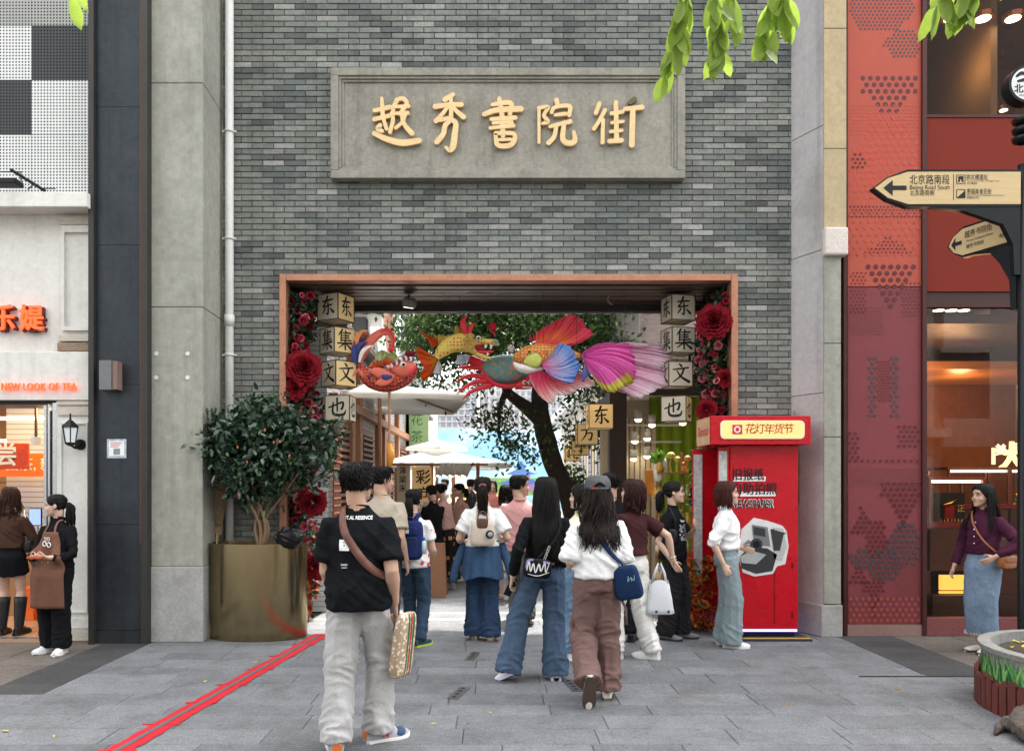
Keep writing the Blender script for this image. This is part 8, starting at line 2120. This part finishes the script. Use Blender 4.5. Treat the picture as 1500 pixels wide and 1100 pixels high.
# 9 woman in the white shirt and grey cap
Y=5.72
mauve=cloth('mauve_brown',(.155,.095,.085),.85,var=.12)
p=make_person('woman in a loose white shirt and grey cap, mauve-brown trousers, one foot lifted',PX(876,Y),Y,0,1.655,'f',0,feet=[(-.105,-.24,.20,6,-74),(.075,.03,.075,-10,0)],hands=[(-.19,.20,1.0),(.17,.26,1.05)],lean=.02,top=dict(mat=WHITE_CL,ease=.045,hem=.925,sleeve=.95,sw=.082,boxy=1.0,fold=.022),bottom=dict(kind='trousers',mat=mauve,ease=.03,w=(.115,.112,.112,.118),fold=.022,long=.0,drop=.02),shoes=dict(mat=M('shoe_offwhite',(.62,.58,.52),.7,var=.1),sole=M('sole_brown',(.075,.052,.038),.8,bump=.6,bscale=80),name='sneaker',kind='sneaker'),hair=dict(style='long',length=.40,n=430,seed=41,wave=.022,thick=.014,col=(.022,.016,.014),spread=1.35))
PEOPLE['cap']=p;s=p.s
CAPG=cloth('cap_grey',(.085,.088,.092),.9,var=.3)
t=worn(p,'baseball_cap','washed grey baseball cap worn by the woman in the white shirt','cap')
mb=MB();V=[];F=[];NT,NZ=40,10
for j in range(NZ+1):
 for i in range(NT):
  th=2*math.pi*i/NT;z=.246-(.246-.135)*(j/NZ)**.8
  q=head_pt(th,min(z,.2355),.030 if j else .026)
  a=abs((th+math.pi)%(2*math.pi)-math.pi)
  if a>R(148) and j>NZ-5:q=head_pt(th,min(z,.2355),.030);q.z=max(q.z,.135+.055*math.cos((math.pi-a)/R(32)*math.pi/2))
  V.append(p.HX@q)
for j in range(NZ):
 for i in range(NT):F.append((j*NT+i,j*NT+(i+1)%NT,(j+1)*NT+(i+1)%NT,(j+1)*NT+i))
F.append(tuple(range(NT)))
co_=mb.add(V,F).build('crown',CAPG,t, True);co_.modifiers.new('s','SOLIDIFY').thickness=.004
MB().ell(p.HX@Vector((0,-.01,.262)),(.008,.008,.005)).build('button',CAPG,t, True)
mb=MB();V=[];F=[]
for i in range(15):
 a=R(-65+130*i/14)
 for r_ in(0,1):
  q=head_pt(a,.138,.030);d=Vector((math.sin(a)*.25,1,-.10))*(.075*math.cos(a)**.5)*r_
  V.append(p.HX@(q+d))
F=[(2*i,2*i+1,2*i+3,2*i+2) for i in range(14)]
mb.add(V,F).build('peak',CAPG,t, True).modifiers.new('s','SOLIDIFY').thickness=.004
MB().tube([p.HX@head_pt(R(a),.138,.032) for a in np.linspace(140,220,9)],[(.009*s,.003)]*9,6,up=(0,0,1)).build('back_strap',CAPG,t, True)
MB().box(-.008,.008,-.003,.003,-.006,.006).xf(Matrix.Translation(p.HX@head_pt(R(203),.140,.036))).build('tab',M('tab_red',(.6,.02,.02),.7),t)
t=worn(p,'navy_tote','navy canvas crossbody tote with white script on the woman in the cap','bag')
cb=p.S(.205,-.115,.905);rot=Matrix.Rotation(R(-12),3,'Y')@Matrix.Rotation(R(-22),3,'Z')
TOTE=cloth('tote_navy',(.012,.028,.075),.8,var=.1)
mb=MB();soft_box(mb,cb,.098*s,.05*s,.128*s,rot,pw=.4,taper=-.10);mb.build('bag',TOTE,t, True)
mb=MB();brush(mb,[[(.0,.2,.04),(.2,.9,.05),(.1,.3,.04),(.5,.7,.05),(.5,.2,.05)],[(.55,.6,.04),(.8,.3,.05),(.95,.9,.04)]],0,0,.06*s,0,.001)
mb.xf(Matrix.Translation(cb)@rot.to_4x4()@Matrix.Translation(Vector((.015,-.0515,-.0))*s)).build('print',M('print_sky',(.35,.62,.7),.7),t)
strap(p,'strap',[(120,1.03,.01),(140,1.08,.01),(165,1.17),(190,1.27),(215,1.37),(240,1.44),(275,1.46),(310,1.36)],TOTE,t,.034*s,.004)
MB().tube([p.S(-.15,.02,.8),p.S(-.185,.0,.70),p.S(-.19,.0,.55)],[(.010,.004)]*3,6).build('tie_cord',mauve,p.trousers, True)
MB().tube([p.S(.16,-.04,.8),p.S(.20,-.06,.70),p.S(.205,-.06,.58)],[(.010,.004)]*3,6).build('tie_cord',mauve,p.trousers, True)
# 10 woman in maroon with the phone
Y=7.1
p=make_person('woman in a maroon t-shirt and white trousers, dark red bob, arm stretched back',PX(926,Y),Y,42,1.655,'f',0,feet=[(-.12,.10,.075,0,0),(.10,-.16,.075,24,0)],hands=[(-.10,.30,1.44),(.34,-.22,.93)],handdir=[(.1,.1,1),(.55,-.35,-.75)],palm=[(-.3,-1,0),(.6,-.6,.5)],elbow=[(-1,.2,-1),(.3,-1,0)],curl=(.9,.15),head=(-8,6,0),top=dict(mat=cloth('maroon',(.045,.016,.017),.85,var=.1),ease=.028,hem=.99,sleeve=.72,sw=.072),bottom=dict(kind='trousers',mat=cloth('offwhite',(.66,.64,.60),.85,var=.05),ease=.022,w=(.115,.105,.10,.10),fold=.016,long=.02),shoes=dict(mat=M('shoe_white',()),sole=WHITE_SOLE,name='sneaker'),hair=dict(style='bob',length=.165,n=170,seed=51,col=(.032,.012,.011),thick=.022,wave=.003),face= True)
PEOPLE['maroon']=p;s=p.s
t=worn(p,'phone_in_case','phone in a patterned pale case held up by the woman in maroon','phone')
q=p.wr[0]+Vector((-.01,.045,.10))*s
MB().box(-.037,.037,-.005,.005,-.075,.075,.004).xf(Matrix.Translation(q)@Matrix.Rotation(R(-14),4,'Y')).build('case',M('case_pattern',(.48,.42,.45),.4,var=.5,scale=60),t)
for k,col in((0,(.6,.45,.2)),(.028,(.7,.7,.7))):
 c_=p.wr[1]-(p.wr[1]-p.el[1]).normalized()*(k+.005);d=(p.wr[1]-p.el[1]).normalized();u=d.orthogonal().normalized();v=d.cross(u)
 tb=worn(p,'bracelet',('gold bracelet' if k==0 else 'silver bracelet')+' on the outstretched wrist of the woman in maroon','bracelet')
 MB().tube([c_+(u*math.cos(a)+v*math.sin(a))*.034 for a in np.linspace(0,6.283,14)],.0042,6).build('ring',M('bracelet%d'%int(k*100),col,.25,.8,var=0),tb, True)
 # 11 man behind her
Y=8.0
p=make_person('short-haired man standing behind the woman in maroon, only his head showing clearly',PX(895,Y),Y,10,1.735,'m',1,feet=[(-.09,.02,.075,4,0),(.14,-.2,.075,-30,0)],head=(10,0,0),top=dict(mat=BLACK_CL,ease=.03,hem=.86,sleeve=.8),bottom=dict(kind='trousers',mat=BLACK_CL,w=(.11,.09,.085,.085)),shoes=dict(mat=BLACK_LEATHER,sole=DARK_SOLE),hair=dict(style='short',n=150,thick=.018,seed=61,nape=.075))
PEOPLE['behind']=p
# 12 woman in black with glasses
Y=7.95
p=make_person('woman in black t-shirt with white print and glasses, hand raised to her chest',PX(986,Y),Y,-118,1.625,'f',0,feet=[(-.08,.06,.075,10,0),(.08,-.06,.075,-8,0)],hands=[(-.07,.22,1.19),(.20,.04,.86)],handdir=[(.75,.15,.55), None],palm=[(0,1,-.2), None],elbow=[(-1,-.6,-.6), None],curl=(.2,.5),head=(-22,2,0),top=dict(mat=BLACK_CL,ease=.035,hem=.86,sleeve=.75,sw=.075,boxy=.8),bottom=dict(kind='trousers',mat=cloth('black_denim',(.02,.02,.022),.9),ease=.025,w=(.115,.11,.115,.12),fold=.02,long=.02),shoes=dict(mat=M('shoe_grey',(.16,.16,.165),.7),sole=DARK_SOLE,name='sneaker'),hair=dict(style='pony',length=.24,n=80,seed=71,thick=.014,fringe=.19),face= True)
PEOPLE['glasses']=p;s=p.s
gm=M('wire_metal',(.25,.22,.2),.3,.8,var=0)
mb=MB()
for sx in(-1,1):
 mb.tube([p.HX@Vector((sx*(.034+.024*math.cos(a)),.104-.004*abs(math.cos(a)),.114+.020*math.sin(a))) for a in np.linspace(0,6.283,18)],.0016,5)
 mb.tube([p.HX@Vector((sx*.057,.10,.12)),p.HX@Vector((sx*.078,.06,.122)),p.HX@Vector((sx*.082,-.01,.12))],.0015,5)
mb.tube([p.HX@Vector((-.011,.106,.116)),p.HX@Vector((.011,.106,.116))],.0016,5)
t=worn(p,'spectacles','thin wire spectacles on the woman in black','glasses');mb.build('rim',gm,t, True)
mb=MB();rr=random.Random(4)
bv=bvh_of([p.shirt])
V=[];F=[]
for k in range(90):
 a=rr.uniform(-.10,.10);z=rr.uniform(1.06,1.24)*s;w_=rr.uniform(.003,.011);h_=rr.uniform(.003,.009)
 q4=[]
 for dx,dz in((-w_,-h_),(w_,-h_*rr.random()),(w_*rr.random(),h_),(-w_,h_)):
  hh=bv.ray_cast(Vector((a+dx,1,z+dz)),Vector((0,-1,0)));q4.append((a+dx,(hh[0].y if hh[0] else .15)+.004,z+dz))
 k_=len(V);V+=q4;F.append((k_,k_+1,k_+2,k_+3))
MB().add(V,F).build('print',M('print_grey',(.45,.46,.5),.7),p.shirt)
on_back(p,'Xsummer 1977',0,1.275*s,.03,PRINT_WHITE,.0008,width=.16,ang=0)
t=worn(p,'black_hobo_bag','black leather shoulder bag with chain on the woman in glasses','handbag')
cb=p.S(.17,-.03,1.12);mb=MB();soft_box(mb,cb,.035*s,.12*s,.075*s,pw=.6);mb.build('bag',BLACK_LEATHER,t, True)
MB().tube([cb+Vector((0,.10,.05))*s,p.S(.16,.06,1.3),p.S(.14,0,1.425),p.S(.16,-.08,1.3),cb+Vector((0,-.10,.05))*s],.008,6).build('strap',BLACK_LEATHER,t, True)
# the white carrier bag between them
Y=7.05
t=thing('carrier_bag','white plastic carrier bag with small grey marks hanging beside white trousers','bag',P(966,900,Y))
mb=MB();V=[];F=[]
for j in range(9):
 t_=j/8;z=.30-.32*t_+(.03 if j==8 else 0)
 for i in range(26):
  a=2*math.pi*i/26;hx=(.085+.05*t_)*(1 if j<8 else .85);hy=(.02+.055*t_**.6)*(1 if j<8 else .8)
  cr=1+.08*mnoise.noise((math.cos(a)*3,math.sin(a)*3,t_*3))+.05*mnoise.noise((math.cos(a)*9,math.sin(a)*9,t_*2))
  V.append((hx*math.copysign(abs(math.cos(a))**.55,math.cos(a))*cr,hy*math.copysign(abs(math.sin(a))**.55,math.sin(a))*cr,z+.02*math.sin(a*3)*(j==0)))
for j in range(8):
 for i in range(26):F.append((j*26+i,j*26+(i+1)%26,(j+1)*26+(i+1)%26,(j+1)*26+i))
F.append(tuple(range(8*26,9*26)))
mb.add(V,F).build('sack',M('plastic_white',(.66,.67,.69),.3,var=.06,transl=.25),t, True)
for sx in(-1,1):
 MB().tube([(sx*.06,-.02*sx,.28),(sx*.045,0,.38),(sx*.01,.0,.47),(sx*-.02,.01,.40),(sx*.02,.03,.28)],[(.012,.002)]*5,6).build('handle',M('plastic_white',()),t, True)
for x in(-.06,.05):MB().box(x,x+.022,-.0985,-.0965,.03,.055).build('printed_mark',M('print_dark',(.05,.05,.05),.6),t)
# 13 woman in the white blouse by the booth
Y=7.6
p=make_person('woman in a white blouse and wide pale jeans with a red-brown bob, passing the booth',PX(1064,Y),Y,-100,1.625,'f',0,feet=[(-.09,-.02,.075,6,0),(.07,.03,.075,-10,0)],hands=[(-.17,.17,1.0),(.20,-.05,.86)],elbow=[(-.5,-1,0),(.2,-1,0)],curl=(.4,.6),head=(0,0,0),top=dict(mat=WHITE_CL,ease=.038,hem=1.0,sleeve=[1.45,1.1],cuff=.052,collar= True,name='blouse',fold=.018),bottom=dict(kind='trousers',mat=denim('pale',(.20,.25,.265)),ease=.024,w=(.115,.115,.125,.135),fold=.013,long=.035,waist=1.06),shoes=dict(mat=M('shoe_white',()),sole=WHITE_SOLE,name='sneaker'),hair=dict(style='bob',length=.135,n=170,seed=81,col=(.055,.017,.014),thick=.02,wave=.003),face= True)
PEOPLE['blouse']=p;s=p.s
t=worn(p,'tan_shoulder_bag','small tan bag at the hip of the woman in the white blouse','handbag')
mb=MB();soft_box(mb,p.S(-.22,.06,1.03),.03*s,.075*s,.06*s,pw=.5);mb.build('bag',M('tan_leather',(.22,.11,.05),.5,var=.1),t, True)
# 14 woman in purple by the jewellery window
Y=7.35
p=make_person('woman in a dark purple shirt and long denim skirt standing before the jewellery window',PX(1440,Y),Y,118,1.60,'f',1,feet=[(-.06,.03,.075,8,0),(.05,-.02,.075,-10,0)],hands=[(-.20,.14,.98),(.26,.05,.845)],elbow=[(-1,-.8,.2),(.4,-1,0)],curl=(.5,.5),head=(14,0,0),top=dict(mat=cloth('purple',(.055,.014,.032),.8,var=.12),ease=.03,hem=.985,sleeve=1.88,cuff=.04,collar= True,fold=.016),bottom=dict(kind='skirt',mat=denim('mid',(.15,.205,.28)),hem=.20,w=(.172,.150),fold=.007,n=5,waist=1.05),shoes=dict(mat=M('shoe_silver',(.5,.47,.42),.5,var=.3,scale=40),sole=DARK_SOLE,kind='flat',name='ballet_flat'),hair=dict(style='long',length=.33,n=360,seed=91,thick=.02,front= True,wave=.006),face= True)
PEOPLE['purple']=p;s=p.s
ORG=M('cognac_leather',(.24,.085,.03),.4,var=.12,scale=15)
t=worn(p,'cognac_handbag','cognac brown leather handbag at the hip of the woman in purple','handbag')
cb=p.S(-.235,.02,.93);mb=MB();soft_box(mb,cb,.045*s,.115*s,.068*s,pw=.35,taper=-.06);mb.build('bag',ORG,t, True)
mb=MB();soft_box(mb,cb+Vector((-.035,0,.03))*s,.02*s,.10*s,.035*s,pw=.4);mb.build('flap',ORG,t, True)
MB().tube([Vector(v)*s for v in catmull([(.10,-.03,1.425),(.075,.06,1.405),(.03,.125,1.31),(-.05,.158,1.19),(-.13,.15,1.09),(-.20,.08,1.0)],5)],[(.009,.004)]*26,6).build('strap',ORG,t, True)
for k in range(4):MB().ell(p.S(.0,.155 if k<3 else .13,1.10+.07*k),(.006,.004,.006)).build('button',PRINT_WHITE,p.shirt, True)
mb=MB();rr=random.Random(3)
for k in range(70):
 a=2*math.pi*k/70;r_=.158*s;x,y=math.sin(a)*r_,math.cos(a)*r_*.8+.015
 mb.tube([(x,y,.205*s),(x*1.03+rr.uniform(-.006,.006),y*1.03,(.185-rr.random()*.02)*s)],.0025,4)
mb.build('frayed_hem',M('fray',(.5,.55,.6),.9),p.trousers)
# 15 shop assistant in the brown apron
Y=7.32
p=make_person('shop assistant in a brown apron over black, looking sideways by the tea shop door',PX(84,Y),Y,172,1.50,'f',0,feet=[(-.085,.04,.075,14,0),(.10,-.02,.075,-20,0)],hands=[(-.09,.25,1.04),(.10,.26,1.04)],elbow=[(-.6,-1,-.1),(.6,-1,-.1)],handdir=[(.9,.35,.1),(-.9,.3,.1)],palm=[(-.2,.5,-1),(.2,.5,-1)],curl=(.6,.6),head=(70,-4,0),top=dict(mat=BLACK_CL,ease=.03,hem=.92,sleeve=1.82,cuff=.036,collar= True,fold=.014),bottom=dict(kind='trousers',mat=BLACK_CL,ease=.02,w=(.112,.105,.105,.11),long=.01,fold=.016),shoes=dict(mat=M('shoe_white',()),sole=WHITE_SOLE,name='sneaker'),hair=dict(style='pony',length=.30,n=70,seed=95,thick=.012,fringe=.186),face= True)
PEOPLE['apron']=p;s=p.s
APR=cloth('apron',(.135,.066,.042),.85,var=.1)
t=worn(p,'apron','brown work apron with white logo on the tea shop assistant','apron')
bv=bvh_of([p.shirt,p.trousers]);V=[];F=[];nx,nzv=21,26
for j in range(nzv):
 z=(1.30-(1.30-.50)*j/(nzv-1))
 half=np.interp(z,[.5,1.05,1.14,1.30],[.205,.185,.135,.085])
 for i in range(nx):
  x=half*(-1+2*i/(nx-1));hh=bv.ray_cast(Vector((x*s,.19,max(z,.86)*s)),Vector((0,-1,0)))
  y=hh[0].y if hh[0] else .04
  if z<.86:y=max(y,.205*s*math.sqrt(max(.3,1-(x/.28)**2)))
  y=max(y,.02)
  V.append((x*s,y+.012+.005*math.sin(x*40+z*6)*(z<1.0),z*s))
  # relax so that it hangs as one cloth
A_=np.array(V).reshape(nzv,nx,3)
for _ in range(6):A_[1:-1,:,1]=np.maximum(A_[1:-1,:,1],(A_[:-2,:,1]+A_[2:,:,1])/2);A_[:,1:-1,1]=np.maximum(A_[:,1:-1,1],(A_[:,:-2,1]+A_[:,2:,1])/2)
F=[(j*nx+i,j*nx+i+1,(j+1)*nx+i+1,(j+1)*nx+i) for j in range(nzv-1) for i in range(nx-1)]
ao=MB().add([tuple(v) for v in A_.reshape(-1,3)],F).build('apron_cloth',APR,t, True);ao.modifiers.new('s','SOLIDIFY').thickness=.004
yy=float(A_[8,nx//2,1])+.006
mb=MB();
for r_,cx,cz in((.018,-.02,-.03),(.018,.025,-.02)):mb.tube([(cx+r_*math.cos(a),0,cz+r_*1.2*math.sin(a)) for a in np.linspace(0,6.283,14)],.0045,6)
mb.xf(Matrix.Translation((0,yy+.004,1.20*s))).build('logo_ring',PRINT_WHITE,t)
text('logo','TO',(0,yy+.004,1.225*s),.045,PRINT_WHITE,t,bold=.001,rz=math.pi)
for sx in(-1,1):
 strap(p,'shoulder_strap',[(sx*25,1.29),(sx*33,1.38),(sx*60,1.45),(sx*120,1.44)],M('brown_leather',()),t,.018,.004)
for x in(-.10,-.02,.05,.11):MB().ell((x*s,float(A_[11,int((x/.19+1)*10),1])+.006,.98*s),(.005,.003,.005)).build('rivet',METAL,t)
MB().box(-.07,.07,0,.05,0,.022,.004).xf(Matrix.Translation(p.S(0,.30,1.035))).build('held_packet',M('packet_red',(.35,.07,.03),.5,var=.2,scale=40),tag(worn(p,'tasting_tray','small red tasting tray in the hands of the shop assistant','tray')))
# 16 customer in brown at the tea counter
Y=8.0
p=make_person('customer in a brown jumper, black miniskirt and tall black boots, seen from behind',PX(14,Y),Y,8,1.535,'f',0,z0=.03,feet=[(-.09,.02,.08,4,0),(.10,.0,.08,-8,0)],hands=[(-.13,.28,1.06),(.17,.26,1.03)],elbow=[(-.5,-1,0),(.5,-1,0)],head=(0,-8,0),top=dict(mat=cloth('brown_knit',(.060,.032,.022),.95,bump=.6,bscale=160),ease=.028,hem=1.0,sleeve=1.8,cuff=.04),bottom=dict(kind='skirt',mat=BLACK_CL,hem=.70,w=(.175,.19),fold=.006),shoes=dict(mat=BLACK_LEATHER,sole=DARK_SOLE,k=1.05,name='boot'),hair=dict(style='long',length=.24,n=120,seed=99,col=(.04,.018,.013),thick=.018))
PEOPLE['brown']=p;s=p.s
for i in(0,1):
 a,k_=p.ank[i],p.knee[i]
 MB().tube([a+Vector((0,0,-.03))*s,a,a.lerp(k_,.35),a.lerp(k_,.7),a.lerp(k_,.86)],[r_*s for r_ in(.045,.047,.058,.066,.068)],16).build('boot_shaft',BLACK_LEATHER,p.root, True)
t=worn(p,'black_chain_bag','black handbag on a chain strap at the side of the customer in brown','handbag')
cb=p.S(.22,.02,1.02);mb=MB();soft_box(mb,cb,.04*s,.10*s,.075*s,pw=.4);mb.build('bag',BLACK_LEATHER,t, True)
MB().tube([cb+Vector((0,.0,.07))*s,p.S(.215,-.03,1.2),p.S(.17,-.03,1.41),p.S(.15,.02,1.44)],.007,6).build('strap',METAL,t, True)
# 17-19 shoppers at the stall far inside
def squares():
 m=cloth('black_print',(.015,.014,.014));nt=m.node_tree;N=nt.nodes;L=nt.links;b=N['Principled BSDF']
 v=N.new('ShaderNodeTexVoronoi');v.distance='CHEBYCHEV';v.inputs['Scale'].default_value=9;g_=N.new('ShaderNodeNewGeometry');L.new(g_.outputs['Position'],v.inputs['Vector'])
 mr=N.new('ShaderNodeMapRange');mr.inputs['From Min'].default_value=.23;mr.inputs['From Max'].default_value=.25;L.new(v.outputs['Distance'],mr.inputs['Value'])
 mx=N.new('ShaderNodeMix');mx.data_type='RGBA';mx.inputs[6].default_value=(.42,.22,.10,1);mx.inputs[7].default_value=(.015,.014,.014,1);L.new(mr.outputs[0],mx.inputs['Factor'])
 L.new(mx.outputs[2],b.inputs['Base Color']); return m
Y=11.7
p=make_person('shopper in a pink cardigan and black patterned skirt leaning to the stall',PX(655,Y),Y,60,1.60,'f',0,lean=.10,head=(0,-18,0),hands=[(-.12,.30,1.2),(.12,.32,1.2)],top=dict(mat=cloth('rose',(.52,.32,.29)),ease=.03,hem=.95,sleeve=1.8),bottom=dict(kind='skirt',mat=squares(),hem=.14,w=(.18,.24),fold=.016),shoes=dict(mat=M('shoe_white',()),sole=WHITE_SOLE),hair=dict(style='bun',n=60,seed=102),face= True,voxel=.008)
p=make_person('shopper all in black with a black bag, standing at the stall',PX(634,11.4),11.4,35,1.58,'f',0,head=(0,-15,0),hands=[(-.12,.30,1.2),(.12,.32,1.2)],top=dict(mat=BLACK_CL,ease=.03,hem=.9,sleeve=1.8),bottom=dict(kind='skirt',mat=BLACK_CL,hem=.14,w=(.18,.22)),shoes=dict(mat=M('shoe_white',()),sole=WHITE_SOLE),hair=dict(style='bun',n=60,seed=103),voxel=.008)
p=make_person('shopper in a pink and black pinafore with tied-back hair beyond the stall',PX(674,12.8),12.8,120,1.60,'f',0,head=(0,-8,0),top=dict(mat=cloth('rose',()),ease=.03,hem=.9,sleeve=1.7),bottom=dict(kind='skirt',mat=BLACK_CL,hem=.3,w=(.18,.22)),shoes=dict(mat=M('shoe_white',()),sole=WHITE_SOLE),hair=dict(style='pony',n=60,length=.2,seed=104),face= True,voxel=.008)
for k,(px,Y,rz,h,c,lab) in enumerate(((612,15.2,20,1.66,(.5,.48,.46),'far shopper in a pale top at the back of the craft stall'),(690,16.5,-30,1.70,(.05,.05,.06),'far shopper in black beyond the woman in white'),(722,18.0,170,1.68,(.55,.2,.18),'far shopper in red walking towards the gate'),(652,19.0,150,1.72,(.5,.5,.52),'far shopper in pale grey coming down the alley'))):
 make_person(lab,PX(px,Y),Y,rz,h,'m' if k%2 else 'f',k%2,feet=[(-.08,.12,.075,4,0),(.08,-.12,.08,-4,-8)],top=dict(mat=cloth('far%d'%k,c),ease=.03,hem=.86,sleeve=.8),bottom=dict(kind='trousers',mat=BLACK_CL if k%2 else denim('far',(.06,.09,.14)),w=(.11,.1,.1,.1)),shoes=dict(mat=M('shoe_white',()),sole=WHITE_SOLE),hair=dict(style='short' if k%2 else 'bob',n=60,seed=200+k,**({} if k%2 else dict(length=.16))),voxel=.011,bodydec=.5)
